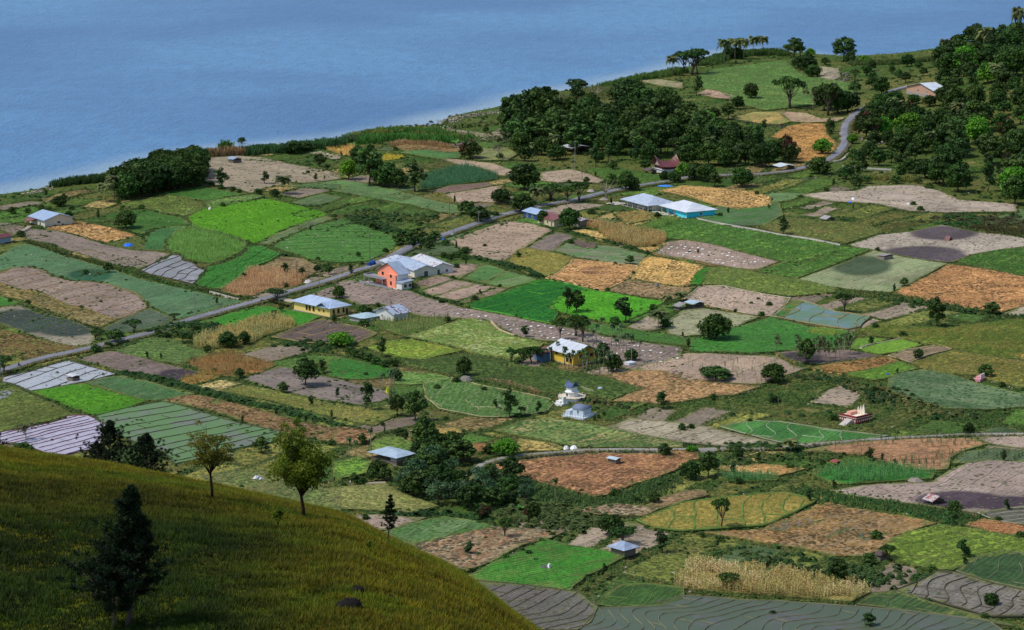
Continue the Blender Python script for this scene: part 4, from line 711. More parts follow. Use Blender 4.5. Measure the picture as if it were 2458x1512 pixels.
def scatter(name, pts, z, kind, h, wid, cols, label=None, group=None, jit=.35, kindtag='stuff', parent=None):
    pts = np.asarray(pts)
    if len(pts) == 0: return None
    V, Fc = TM[kind]; n = len(pts)
    a = RNG.uniform(0, 2*math.pi, n); s = RNG.uniform(1-jit, 1+jit, n)
    hh = (h*s*RNG.uniform(.85, 1.15, n)); ww = wid*s
    ca, sa = np.cos(a), np.sin(a)
    X = (V[None,:,0]*ca[:,None]-V[None,:,1]*sa[:,None])*ww[:,None]+pts[:,0,None]
    Y = (V[None,:,0]*sa[:,None]+V[None,:,1]*ca[:,None])*ww[:,None]+pts[:,1,None]
    zz = z if np.ndim(z) else np.full(n, z)
    Z = V[None,:,2]*hh[:,None]+zz[:,None]
    co = np.stack([X, Y, Z], 2).reshape(-1, 3)
    fc = (Fc[None]+(np.arange(n)*len(V))[:,None,None]).reshape(-1, Fc.shape[1])
    C = np.array([lin(desat(tuple(min(250, v*1.04+4) for v in c), .22 if kind == 'maize' else .06), KF*(1.12 if kind == 'maize' else 1)) for c in cols])
    # colours drift in patches plus per plant jitter
    t = np.clip(vn(pts[:,0], pts[:,1], 6.0)*.6+RNG.uniform(0, .4, n), 0, .999)
    t2 = t*(len(C)-1); i0 = t2.astype(int); f0 = (t2-i0)[:,None]; C2 = np.vstack([C, C[-1:]])
    c = (C2[i0]*(1-f0)+C2[i0+1]*f0)*RNG.uniform(.66, 1.12, (n,1))
    cc = np.repeat(c, len(V), 0)*RNG.uniform(.88, 1.12, (n*len(V), 1))
    o = link(name, fastmesh(name, co, fc, VEG, cc), parent)
    tag(o, label, kind=kindtag)
    return o
def rand_in(W, dens):
    x0, y0 = W.min(0); x1, y1 = W.max(0); n = int((x1-x0)*(y1-y0)*dens)
    n = min(n, 260000)
    p = np.stack([RNG.uniform(x0, x1, n), RNG.uniform(y0, y1, n)], 1)
    return p[inpoly(p[:,0], p[:,1], W)]
PN = dict(maize=('maize_crop','maize'), tuft=('crop_rows','crop'))
acc = {}
for (nm, W, z, ang, (dens, h, cols, kd)) in PLANTS:
    dist = np.hypot(*W.mean(0)); dens_ = dens*(1.0 if kd == 'maize' else 1.0)
    if kd == 'maize' and dens > .8:
        # planted in rows
        p = rand_in(W, dens_*1.0); ca, sa = math.cos(ang), math.sin(ang)
        u = -p[:,0]*sa+p[:,1]*ca; v = p[:,0]*ca+p[:,1]*sa; sp_ = 1.0; u2 = np.round(u/sp_)*sp_+RNG.normal(0, .1, len(u))
        p = np.stack([-u2*sa+v*ca, u2*ca+v*sa], 1)
        m = vn(p[:,0], p[:,1], 5) > .16; p = p[m]
    elif kd == 'maize':
        p = rand_in(W, dens_*1.0); ca, sa = math.cos(ang), math.sin(ang)
        u = -p[:,0]*sa+p[:,1]*ca; v = p[:,0]*ca+p[:,1]*sa; u2 = np.round(u/5.0)*5.0+RNG.normal(0, .2, len(u)); v2 = np.round(v/2.2)*2.2+RNG.normal(0, .4, len(u))
        p = np.stack([-u2*sa+v2*ca, u2*ca+v2*sa], 1); p = p[vn(p[:,0], p[:,1], 9) > .3]
    else: p = rand_in(W, dens_)
    zz = g(p[:,0], p[:,1])+z-.03
    wid = {'maize': h*1.0, 'tuft': 1.15}[kd]
    if kd == 'maize': scatter('maize_crop', p, zz, 'maize', h, wid, cols, label='standing stalks of maize in a field plot' )
    else: scatter('crop_leaves', p, zz, 'mound', h*.5, .95, cols)
# bunds (small earth or grass banks between plots)
def ridge(lines, w, h, colr, name, parent):
    V = []; Fc = []; C = []
    base = np.array(lin(colr, KF))
    for L, zo in lines:
        if len(L) < 3: continue
        L = np.array(L); d = np.gradient(L, axis=0); d /= np.linalg.norm(d, axis=1)[:,None]+1e-9; nr = np.stack([-d[:,1], d[:,0]], 1)
        zz = g(L[:,0], L[:,1])+zo; o = len(V); k = len(L)
        ww = w*(.8+.5*vn(L[:,0], L[:,1], 3.0))
        for off, hz in ((-.5, -.05), (-.2, h), (.2, h), (.5, -.05)):
            for i in range(k):
                V.append((L[i,0]+nr[i,0]*ww[i]*off, L[i,1]+nr[i,1]*ww[i]*off, zz[i]+hz*(.75+.5*float(_T[(o+i) % 256, 3]))))
                C.append(base*(.8+.45*_T[(o+i*3) % 256, 9]))
        for r in range(3):
            for i in range(k-1): a = o+r*k+i; Fc.append((a, a+1, a+k+1, a+k))
    if not Fc: return
    me = fastmesh(name, V, Fc, VEGM, C)
    return link(name, me, parent)
VEGM = vegmat('bank_soil', 0.0, .95)
for (o, W, z, ang, (sp_, w, h, colr, wob)) in BUNDS:
    ca, sa = math.cos(ang), math.sin(ang); u = -W[:,0]*sa+W[:,1]*ca; v = W[:,0]*ca+W[:,1]*sa
    lines = []; seed = rnd.uniform(0, 500)
    uu = u.min()+sp_*.5
    while uu < u.max():
        vs = np.arange(v.min(), v.max(), 1.6); off = (vn(vs+seed, np.full(len(vs), uu*.35+seed), 13.0)-.5)*2*wob+(vn(vs, np.full(len(vs), uu), 3.5)-.5)*.7
        x = -(uu+off)*sa+vs*ca; y = (uu+off)*ca+vs*sa; ins = inpoly(x, y, W); cur = []
        for i in range(len(vs)):
            if ins[i]: cur.append((x[i], y[i]))
            else:
                if len(cur) > 3: lines.append((cur, z))
                cur = []
        if len(cur) > 3: lines.append((cur, z))
        # occasional cross bank to the next line
        uu += sp_*rnd.uniform(.75, 1.3)
    cr = []
    for _ in range(int(len(lines)*.7)):
        L, _z = rnd.choice(lines); a = L[rnd.randrange(len(L))]; q = [(a[0]-sa*t, a[1]+ca*t) for t in np.arange(0, sp_*1.0, 1.2)]
        q = [p for p, ok in zip(q, inpoly(np.array([p[0] for p in q]), np.array([p[1] for p in q]), W)) if ok]
        if len(q) > 3: cr.append((q, z))
    ring = [tuple(p) for p in W]+[tuple(W[0])]
    d = []
    for a, b in zip(ring[:-1], ring[1:]):
        n = max(1, int(math.hypot(b[0]-a[0], b[1]-a[1])/1.8)); d += [(a[0]+(b[0]-a[0])*i/n, a[1]+(b[1]-a[1])*i/n) for i in range(n)]
    ridge(lines+cr+[(d, z)], w*.52, h*.6, colr, 'bank', o)
# grassy margins round every plot
mp_, mz, mc = [], [], []
def sample_line(pts, step):
    out = []
    for a, b in zip(pts[:-1], pts[1:]):
        L = math.hypot(b[0]-a[0], b[1]-a[1]); n = max(1, int(L/step)); out += [(a[0]+(b[0]-a[0])*i/n, a[1]+(b[1]-a[1])*i/n) for i in range(n)]
    return np.array(out)
pa, ca_ = [], []
DEFM = [(74,98,44),(96,112,54),(60,88,40),(128,122,68)]
groups = {}
for (W, z, marg, typ) in MARG:
    p = sample_line([tuple(q) for q in W]+[tuple(W[0])], .33)
    p = p+RNG.normal(0, .42, p.shape); keep = vn(p[:,0], p[:,1], 8.0) > .3; p = p[keep]
    groups.setdefault(tuple(marg or DEFM), []).append(p)
for cols, L in groups.items():
    p = np.concatenate(L); scatter('field_margin_grass', p, g(p[:,0], p[:,1])+.1, 'mound', .42, .75, list(cols))
EDGE = []
for (W, z, marg, typ) in MARG:
    p = sample_line([tuple(q) for q in W]+[tuple(W[0])], 1.1); p = p+RNG.normal(0, .5, p.shape); EDGE.append(p[(vn(p[:,0]+300, p[:,1]+90, 16.0) > .52)])
p = np.concatenate(EDGE); scatter('edge_shrubs', p, g(p[:,0], p[:,1]), 'blob', .85, 1.2, [(38,68,28),(54,86,34),(74,98,42),(96,104,52)], jit=.6)
# open grassland tufts
def outside_fields(p, pad=None):
    ok = np.ones(len(p), bool)
    for (W, z, o) in FIELDS:
        x0, y0 = W.min(0); x1, y1 = W.max(0)
        m = ok & (p[:,0] > x0) & (p[:,0] < x1) & (p[:,1] > y0) & (p[:,1] < y1); i = np.where(m)[0]
        if len(i): ok[i[inpoly(p[i,0], p[i,1], W)]] = False
    return ok
ROADS = []
_RM = {}
def near_roads(p, pad=0.6):
    if (pad, len(ROADS)) not in _RM:
        M = np.zeros((1900, 1900), bool)
        for (C, hw) in ROADS:
            for a, b in zip(C[:-1], C[1:]):
                L = math.hypot(b[0]-a[0], b[1]-a[1]); r_ = hw+pad; k = int(math.ceil(r_))
                for s in np.arange(0, L, 1.0):
                    cx = a[0]+(b[0]-a[0])*s/L; cy = a[1]+(b[1]-a[1])*s/L; i0 = int(cx+900); j0 = int(cy-500)
                    if k < i0 < 1900-k-1 and k < j0 < 1900-k-1:
                        ii, jj = np.mgrid[i0-k:i0+k+1, j0-k:j0+k+1]; M[ii[0,0]:ii[-1,0]+1, jj[0,0]:jj[0,-1]+1] |= ((ii+.5-900-cx)**2+(jj+.5+500-cy)**2) < r_*r_
        _RM[(pad, len(ROADS))] = M
    M = _RM[(pad, len(ROADS))]; i = np.clip((p[:,0]+900).astype(int), 0, 1899); j = np.clip((p[:,1]-500).astype(int), 0, 1899)
    return M[i, j]
def road_center(px): 
    pts = [tuple(U(u, v)[:2]) for u, v in px]; out = []
    P4 = [np.array(p) for p in pts]
    for i in range(len(P4)-1):
        p0 = P4[max(i-1,0)]; p1 = P4[i]; p2 = P4[i+1]; p3 = P4[min(i+2, len(P4)-1)]; n = max(2, int(np.linalg.norm(p2-p1)/5))
        for k in range(n):
            t = k/n; out.append(tuple(.5*((2*p1)+(-p0+p2)*t+(2*p0-5*p1+4*p2-p3)*t*t+(-p0+3*p1-3*p2+p3)*t**3)))
    out.append(pts[-1]); return out
def roadmat(name, c, c2):
    m, nt, b = newmat(name); p = N(nt, 'ShaderNodeNewGeometry').outputs['Position']
    col = mixc(nt, ramp(nt, noise(nt, p, .12, 5, .6), .35, .65), lin(c), lin(c2)); f = noise(nt, p, 1.5, 3)
    vm = N(nt, 'ShaderNodeVectorMath', operation='SCALE'); nt.links.new(col, vm.inputs[0]); nt.links.new(ramp(nt, f, .2, .8, .8, 1.2, False), vm.inputs['Scale'])
    nt.links.new(vm.outputs[0], b.inputs['Base Color']); b.inputs['Roughness'].default_value = .85; return m
def strip(name, C, w, z, mat, kind='structure', label=None, thick=.3):
    C = np.array(C); d = np.gradient(C, axis=0); d /= np.linalg.norm(d, axis=1)[:,None]; nr = np.stack([-d[:,1], d[:,0]], 1); V = []; Fc = []
    k = len(C); wl = w*(1+.10*(vn(C[:,0], C[:,1], 9)-.5))
    for off in (-.5, -.5, -.2, .2, .5, .5):
        q = C+nr*(wl*off)[:,None]; lo = (len(V)//k) in (0, 5); zz = g(q[:,0], q[:,1])+z-(thick+z if lo else 0)
        V += [(a[0], a[1], h) for a, h in zip(q, zz)]
    for r in range(5):
        for i in range(k-1): a = r*k+i; Fc.append((a, a+1, a+k+1, a+k))
    ROADS.append(([tuple(c) for c in C[::2]]+[tuple(C[-1])], w/2))
    return tag(link(name, fastmesh(name, V, Fc, mat)), label, kind=kind)
MAIN = road_center([(-260,968),(-100,922)]+P('A',[(60,1160),(300,1085),(650,1010),(900,945),(1100,895),(1300,825),(1500,768),(1750,697),(1920,650),(2090,600),(2300,540)])+P('B',[(0,490),(110,450),(200,425),(330,365),(450,305),(520,265),(590,235),(700,205),(830,160),(960,115),(1100,65),(1190,40),(1300,15)])+P('H',[(1350,1300),(1480,1270),(1680,1235),(1900,1180),(2150,1130),(2400,1090)])+[(1660,428),(1720,424),(1780,424),(1830,421),(1871,417),(1905,412),(1931,405),(1965,397),(1995,383),(2015,367),(2028,345),(2027,320),(2031,300),(2043,287),(2060,270),(2078,260)])
AS = roadmat('asphalt', (122,122,130), (104,104,112)); CN = roadmat('pale_gravel', (146,142,136), (120,116,106))
strip('road_shoulder', MAIN, 5.8, .92, roadmat('dry_verge', (128,122,88), (88,100,54)), label='dry verge along the main road')
strip('main_road', MAIN, 4.4, .98, AS, label='grey asphalt road crossing the plain')
LANE = road_center([(1125,1150),(1153,1124),(1185,1112),(1219,1104),(1286,1096),(1386,1088),(1410,1086),(1486,1085),(1638,1085),(1740,1083),(1870,1080),(1915,1075),(2005,1068),(2138,1058),(2255,1052),(2305,1049),(2372,1048),(2560,1048)])
strip('village_lane', LANE, 2.0, .96, CN, label='narrow pale lane')
def thinline(name, px, w, z, c, lab):
    return strip(name, road_center(px), w, z, roadmat(name, c, tuple(int(v*.85) for v in c)), label=lab)
thinline('canal_wall', P('C',[(100,72),(300,112),(520,150),(700,187),(900,215),(1140,262)]), .9, .95, (165,162,150), 'pale concrete irrigation channel edge')
thinline('canal_wall', P('A',[(1510,600),(1560,612),(1640,635),(1722,655)]), .8, .95, (160,155,140), 'short pale channel wall beside the road')
thinline('path', P('E',[(445,886),(600,850),(800,815),(920,785),(1000,762)]), .7, .9, (150,145,120), 'thin pale path on a field bank')
thinline('path', P('C',[(1280,1010),(1340,985),(1480,960),(1570,935)]), .7, .9, (150,140,120), 'thin pale path on a paddy bank')
thinline('path', P('B',[(1080,812),(1110,850),(1150,880),(1250,918)]), .8, .9, (175,155,120), 'curving pale track on a field edge')
thinline('dirt_track', P('A',[(140,170),(190,150),(215,128)]), 2.0, .92, (160,145,125), 'dirt track to the farmhouse')
thinline('path', P('A',[(2020,650),(2080,660),(2140,670)]), 2.5, .9, (175,165,145), 'pale path to the yellow building')
thinline('side_track', P('I',[(1160,1200),(1300,1215),(1510,1228)]), 1.6, .8, (150,150,140), 'grey side track under the trees')
thinline('side_track', P('I',[(1060,1170),(1140,1162),(1200,1110)]), 1.2, .9, (170,165,140), 'pale kerb line beside the bend')
thinline('side_track', [(2126,228),(2150,217),(2182,209)], 5, .9, (128,128,134), 'short stretch of grey road left of the headland house')
thinline('path', P('E',[(170,478),(240,470),(320,468)]), 1.0, .9, (160,150,125), 'pale footpath by the bushes')
def cone(n, y0, y1):
    r = np.sqrt(RNG.uniform(y0*y0, y1*y1, n)); a = RNG.uniform(-.235, .275, n); return np.stack([r*np.sin(a), r*np.cos(a)], 1)
def density_filter(p, s, thr): return p[vn(p[:,0]+77, p[:,1]+31, s) > thr]
p = np.concatenate([cone(150000, 640, 1250), cone(60000, 1250, 2150)])
p = p[sd_fast(p[:,0], p[:,1]) > 3]; p = p[outside_fields(p)]; p = p[~near_roads(p)]
nz = vn(p[:,0], p[:,1], 22.0)*.5+vn(p[:,0], p[:,1], 6.0)*.3+RNG.uniform(0, .2, len(p))
for k, (lo, hi, cols, h) in enumerate([(0,.42,[(50,80,34),(68,96,40),(42,68,30)],.85),(.42,.55,[(84,106,46),(66,92,38),(98,108,52)],.7),(.55,.66,[(108,110,54),(84,98,44),(130,118,68)],.65),(.66,1.1,[(150,130,86),(118,110,62),(98,98,50)],.6)]):
    q = p[(nz >= lo) & (nz < hi)]; scatter('wild_grass', q, g(q[:,0], q[:,1])-.05, 'mound', h*.7, 1.15, cols, label=None)
p = cone(26000, 640, 2100); p = p[sd_fast(p[:,0], p[:,1]) > 4]; p = p[outside_fields(p)]; p = p[~near_roads(p, 1.5)]; p = density_filter(density_filter(p, 28.0, .40), 7.0, .35)
scatter('scrub', p, g(p[:,0], p[:,1])-.1, 'blob', 1.25, 1.9, [(38,66,28),(52,82,34),(66,92,40),(82,90,46)], jit=.6)
for (C, hw) in ROADS[:3]:
    for sg in (-1, 1):
        C_ = np.array([c for k_, c in enumerate(C) if k_ == 0 or math.dist(c, C[k_-1]) > .5]); d_ = np.gradient(C_, axis=0); d_ /= np.linalg.norm(d_, axis=1)[:,None]; q = C_+np.stack([-d_[:,1], d_[:,0]], 1)*sg*(hw+.15)
        p = sample_line([tuple(v) for v in q], .4); p = p+RNG.normal(0, .35, p.shape); p = p[vn(p[:,0], p[:,1], 11.0) > .28]
        scatter('verge_grass', p, g(p[:,0], p[:,1])+.55, 'mound', .6, .8, [(70,92,42),(98,108,54),(134,122,76),(58,82,36)])
# loose stones and rubbish specks lying about the plots
p = cone(9000, 640, 1900); p = p[(sd_fast(p[:,0], p[:,1]) > 5)]; p = p[vn(p[:,0], p[:,1], 30.0)*.6+vn(p[:,0], p[:,1], 7.0)*.4 > .56]; p = p[~near_roads(p)]
scatter('loose_stones', p, g(p[:,0], p[:,1])+.35, 'mound', .35, .5, [(150,144,134),(190,184,172),(110,100,92),(210,206,198)], jit=.7)
p = cone(16000, 640, 1900); p = p[(sd_fast(p[:,0], p[:,1]) > 5)]; p = p[vn(p[:,0]+50, p[:,1], 18.0)*.6+vn(p[:,0], p[:,1]+9, 5.0)*.4 > .55]; p = p[~near_roads(p)]
scatter('weeds', p, g(p[:,0], p[:,1])+.3, 'blob', .55, .8, [(46,78,32),(70,100,42),(92,110,50)], jit=.7)
# hedges and tall grass lines
def hedge(name, t, px, w, h, cols, kind='blob', dens=.5, lab=None):
    C = road_center(P(t, px)); p = sample_line(C, 1.0/max(dens*w, .2)); p = p+RNG.normal(0, w*.3, p.shape)
    return scatter(name, p, g(p[:,0], p[:,1])-.05, kind, h, h*1.25 if kind == 'blob' else max(1.0, h*.55), cols, label=lab, jit=.55)
HG = [(36,66,32),(52,84,36),(66,98,44)]; HO = [(92,108,50),(74,96,44),(120,118,64)]
hedge('hedge','A',[(190,230),(330,262),(520,340),(700,385),(870,430),(1000,468),(1260,545),(1400,575),(1500,590)],3.5,.9,HO,dens=1.2)
hedge('tall_grass','A',[(190,230),(520,340),(870,430),(1260,545),(1500,590),(1740,655)],3.5,.8,HO+HG,'tuft',3)
hedge('hedge','A',[(880,440),(1000,470),(1260,548),(1420,580)],2.5,1.3,[(60,96,38),(80,115,48)],dens=1.2)
hedge('hedge','A',[(880,1180),(1110,1222),(1400,1300),(1600,1350),(1740,1392),(2000,1440),(2150,1485),(2280,1512)],3.2,1.6,HG,dens=1.6)
hedge('hedge','E',[(-120,20),(0,60),(60,70),(160,85)],3.0,1.6,HG,dens=1)
hedge('hedge','B',[(940,350),(1060,375),(1180,400),(1320,440),(1450,492)],3.0,1.5,HG,dens=1.5)
hedge('hedge','B',[(490,580),(560,605),(640,632),(740,655),(860,692)],2.0,1.2,HG,dens=1)
hedge('hedge','B',[(1620,155),(1800,205),(2000,250),(2220,322)],2.5,1.2,HG,dens=1)
hedge('hedge','A',[(1480,762),(1600,735),(1750,705),(1900,672)],1.8,1.0,HO,dens=1)
hedge('hedge','A',[(1110,890),(1250,850),(1400,830),(1560,860)],6,1.8,HG,dens=1.1)
hedge('hedge','A',[(1200,915),(1400,905),(1560,885)],6,1.6,HG+HO,dens=1.0)
hedge('hedge','A',[(850,1010),(940,975),(1050,940)],2.5,1.2,HG+HO,dens=1)
hedge('hedge','A',[(150,680),(350,742),(500,790),(660,855),(740,865)],2.5,1.0,HO+HG,dens=1)
hedge('hedge','H',[(1000,1390),(1100,1362),(1180,1335)],2,1.4,HG,dens=1.2)
hedge('hedge','A',[(2150,590),(2300,555),(2458,520)],2.5,1.2,[(80,84,50),(96,100,56),(60,80,40)],dens=1.1)
hedge('hedge','C',[(560,462),(700,430),(900,375),(1100,310)],7,1.1,HO+HG,dens=.5)
hedge('tall_grass','C',[(1250,600),(1500,632),(1700,650),(1900,700),(2200,745),(2458,800)],8,.95,[(70,92,40),(90,104,48),(56,78,36)],'mound',2.2)
hedge('scrub','C',[(1450,640),(1800,700),(2100,740),(2458,800)],9,1.6,HG,dens=.35)
hedge('tall_grass','F',[(850,522),(1100,560),(1400,610),(1700,655),(1900,690),(2080,745)],10,.95,[(56,92,38),(78,104,46),(46,78,34),(96,110,54)],'mound',2.4)
hedge('hedge','F',[(900,530),(1200,580),(1500,632),(1850,700),(2050,760)],7,1.2,[(48,86,38),(64,104,44)],dens=.6)
hedge('hedge','B',[(1000,1240),(1150,1268),(1300,1300),(1420,1328),(1550,1352)],2.5,1.0,[(70,100,44),(96,112,50)],dens=1)
hedge('dry_grass','B',[(1050,1230),(1200,1258),(1310,1292),(1420,1322)],3.5,.9,[(190,160,115),(165,135,90)],'tuft',1.6)
hedge('tall_grass','E',[(1100,380),(1300,450),(1500,540),(1700,590),(1900,610),(2100,560),(2350,420)],9,1.0,[(56,88,38),(76,102,46),(46,76,34),(98,108,54)],'mound',2.2)
hedge('scrub','E',[(1200,640),(1400,640),(1600,655),(1800,700),(1700,760),(1500,760),(1250,720)],13,1.5,[(70,92,44),(84,100,50),(56,80,38)],dens=.5)
hedge('scrub','E',[(300,680),(500,690),(700,690),(900,705),(1050,740)],6,1.5,HG,dens=.6)
hedge('hedge','F',[(240,205),(500,205),(700,205),(850,215)],6,1.6,HG,dens=.9)
hedge('scrub','F',[(280,300),(500,290),(800,270),(1100,280)],9,1.3,HG+HO,dens=.5)
hedge('field_stakes','E',[(1000,345),(1200,300),(1500,268),(1800,255),(2458,255)],1.2,1.3,[(110,130,60),(150,140,80),(80,105,50)],'maize',1.2)
hedge('field_stakes','E',[(2340,380),(2200,440),(2050,480),(1950,500)],4,1.5,[(130,140,60),(170,150,90),(90,120,50)],'maize',.6)
hedge('scrub','F',[(600,1000),(900,1080),(1150,1130),(1400,1150),(1600,1190)],18,1.4,[(46,76,34),(62,90,42),(80,98,50)],dens=.25)
hedge('scrub','F',[(0,900),(300,960),(600,1000)],16,1.0,HG+HO,dens=.2)
hedge('reeds','G',[(1400,385),(1470,380)],5,3.0,[(60,96,50),(84,118,64)],'tuft',3)
hedge('dry_reeds','G',[(1510,372),(1600,366),(1760,360)],6,3.2,[(176,142,100),(150,120,84),(110,110,64)],'tuft',3.2)
hedge('reeds','G',[(1600,350),(1660,345)],4,4.5,[(84,130,50),(70,112,44)],'tuft',3)
hedge('reeds','G',[(1770,362),(1900,350),(2040,345),(2200,325),(2458,300)],7,3.4,[(56,96,52),(74,114,62),(48,84,46)],'tuft',3.2)
hedge('reeds','G',[(400,590),(520,570),(650,560),(780,545)],6,2.6,[(48,78,36),(62,92,42),(76,104,50)],'tuft',2.6)
hedge('reeds','H',[(0,820),(100,800)],6,2.6,[(90,116,70),(70,100,54)],'tuft',3)
hedge('reeds','H',[(130,780),(250,745),(400,735),(560,735),(700,765),(840,790)],16,2.1,[(66,124,44),(96,146,60),(54,106,40),(150,150,70),(84,130,56)],'tuft',1.7)
hedge('reeds','H',[(160,820),(300,800),(420,795),(640,805),(800,812)],9,2.8,[(66,122,46),(90,142,60)],'tuft',2.4)
hedge('dry_reeds','H',[(380,842),(450,822),(520,830),(640,835),(780,860)],5,2.0,[(190,156,108),(160,126,84)],'tuft',2.2)
hedge('scrub','H',[(760,690),(850,700),(950,690),(1100,680)],9,2.0,[(60,92,42),(104,118,60),(84,110,50)],dens=.5)
hedge('reeds','I',[(150,470),(300,420),(500,395),(620,385),(730,400)],12,2.6,[(84,120,52),(66,100,44),(110,130,66)],'tuft',1.8)
hedge('reeds','Z',[(1446,214),(1533,192),(1590,182),(1640,172)],9,2.4,[(90,130,54),(74,110,48),(120,136,66)],'tuft',2)
hedge('reeds','I',[(1240,465),(1400,462),(1560,460),(1750,445),(1880,430)],9,2.2,[(76,100,50),(100,116,60),(60,84,42)],'tuft',2)
hedge('tall_grass','H',[(1480,480),(1600,520),(1800,470),(1900,430)],18,2.0,[(104,124,58),(130,134,80),(84,112,50)],'tuft',1.2)
hedge('dry_reeds','I',[(1370,1290),(1450,1295),(1550,1300),(1640,1310)],7,1.8,[(150,146,70),(120,130,60),(176,160,90)],'tuft',2.2)
hedge('hedge','C',[(1900,60),(2050,40),(2100,110),(1850,105)],6,1.5,[(44,88,36),(60,104,44)],dens=.6)
hedge('scrub','C',[(1950,90),(2200,70),(2458,110)],22,1.5,[(70,72,44),(84,84,50),(60,66,38)],dens=.3)
hedge('tall_grass','C',[(2150,130),(2458,170)],16,1.0,[(104,92,58),(90,84,52),(76,80,44)],'tuft',1.5)
hedge('scrub','C',[(1400,1290),(1600,1380),(1800,1460),(2000,1500)],12,1.5,HO+HG,dens=.4)
hedge('scrub','C',[(760,1210),(1000,1215),(1200,1260),(1350,1330),(1450,1400)],7,1.3,HO+HG,dens=.5)
hedge('hedge','B',[(1760,1380),(1950,1405),(2100,1440)],3,1.4,HO+HG,dens=.9)
hedge('scrub','B',[(620,60),(500,80),(300,60),(150,20)],16,1.8,HG+HO,dens=.3)
hedge('scrub','B',[(100,60),(250,120),(400,170)],9,1.7,HG,dens=.7)
hedge('scrub','A',[(2180,1000),(2250,950),(2400,1020)],14,1.3,HG,dens=.3)
hedge('scrub','E',[(1100,380),(1300,450),(1500,540),(1700,590),(1900,610),(2100,560),(2350,420)],9,1.3,[(52,84,36),(70,98,44),(86,102,50)],dens=.45)
# ---------------------------------------------------------------- trees
LM = {}
def leafm(k):
    if k in LM: return LM[k]
    d = dict(m=('mango_leaves',(19,40,16),(72,102,38)), g=('bright_leaves',(40,92,20),(112,164,44)), r=('reddish_leaves',(22,42,16),(70,90,36)), s=('slender_leaves',(24,50,22),(70,98,44)),
             l=('loose_leaves',(26,52,22),(84,112,48)), u=('umbrella_leaves',(22,48,18),(72,102,38)), t=('thin_leaves',(74,82,52),(128,126,88)), c=('palm_fronds',(44,66,30),(116,122,70)),
             a=('areca_fronds',(34,62,34),(88,116,66)), b=('bush_leaves',(28,56,22),(76,106,42)), p=('pine_needles',(12,26,12),(34,56,26)), o=('olive_leaves',(60,76,22),(112,124,44)),
             q=('pale_leaves',(38,68,44),(84,116,74)), n=('banana_leaves',(52,96,40),(112,160,74)))[k]
    LM[k] = leafmat(d[0], d[1], d[2], objvar=.3, patch=(84,48,34) if k == 'r' else None); return LM[k]
def limb_tree(seed, targets, trunk_h, r0, fork=.4, stems=1, bend=.06):
    """trunk + limbs to each crown target (unit height)"""
    r = random.Random(seed); mb = MB()
    for s in range(stems):
        ox, oy = (r.uniform(-.05, .05), r.uniform(-.05, .05)) if stems > 1 else (0, 0)
        bx, by = r.uniform(-bend, bend), r.uniform(-bend, bend); top = (ox*3+bx, oy*3+by, trunk_h)
        mb.tube([(ox, oy, -.03), (ox*1.6+bx*.3, oy*1.6+by*.3, trunk_h*.5), top], [r0*1.25, r0*.9, r0*.75], 7)
        for t in targets[s::stems]:
            z0 = r.uniform(.75, 1)*trunk_h; st = (ox*1.5+(top[0]-ox*1.5)*z0/trunk_h, oy*1.5+(top[1]-oy*1.5)*z0/trunk_h, z0)
            m = tuple(st[i]*.5+t[i]*.5+r.uniform(-.03, .03) for i in range(3)); m = (m[0], m[1], m[2]-.02)
            mb.tube([st, m, t], [r0*.5, r0*.33, r0*.12], 5, False)
    return mb
def leaves(seed, clumps, n, size, flat=.75, droop=0.0):
    """clumps (x,y,z,r): leaf quads spread through each clump, denser on the skin"""
    R = np.random.default_rng(seed); C = np.array(clumps, float); w = C[:,3]**2; pick = R.choice(len(C), n, p=w/w.sum())
    d = R.normal(size=(n,3)); d /= np.linalg.norm(d, axis=1)[:,None]; d[:,2] = np.where(R.random(n) < .55, np.abs(d[:,2]), d[:,2])
    rr = C[pick,3]*(1-.45*R.random(n)**2.0); lump = 1+.22*np.sin(d[:,0]*7+C[pick,0]*40)*np.sin(d[:,1]*7+C[pick,1]*40)
    p = C[pick,:3]+d*(rr*lump)[:,None]*np.array([1,1,flat]); 
    nrm = d*.8+R.normal(size=(n,3))*.45; nrm /= np.linalg.norm(nrm, axis=1)[:,None]
    h = R.normal(size=(n,3)); u = np.cross(nrm, h); u /= np.linalg.norm(u, axis=1)[:,None]; v = np.cross(nrm, u)
    s = (size*R.uniform(.55, 1.3, n))[:,None]
    V = np.stack([p-u*s-v*s*.3, p+u*s*.4-v*s*.9, p+u*s+v*s*.3, p-u*s*.4+v*s*.9], 1).reshape(-1, 3)
    Fc = np.arange(n*4).reshape(n, 4)
    tone = np.clip(R.random(n)*.55+.45*_T[(pick*7) % 256, 5], 0, 1); g2 = _T[(pick*13) % 256, 11]
    col = np.repeat(np.stack([tone, g2, g2], 1), 4, 0)
    return V, Fc, col
MESH = {}
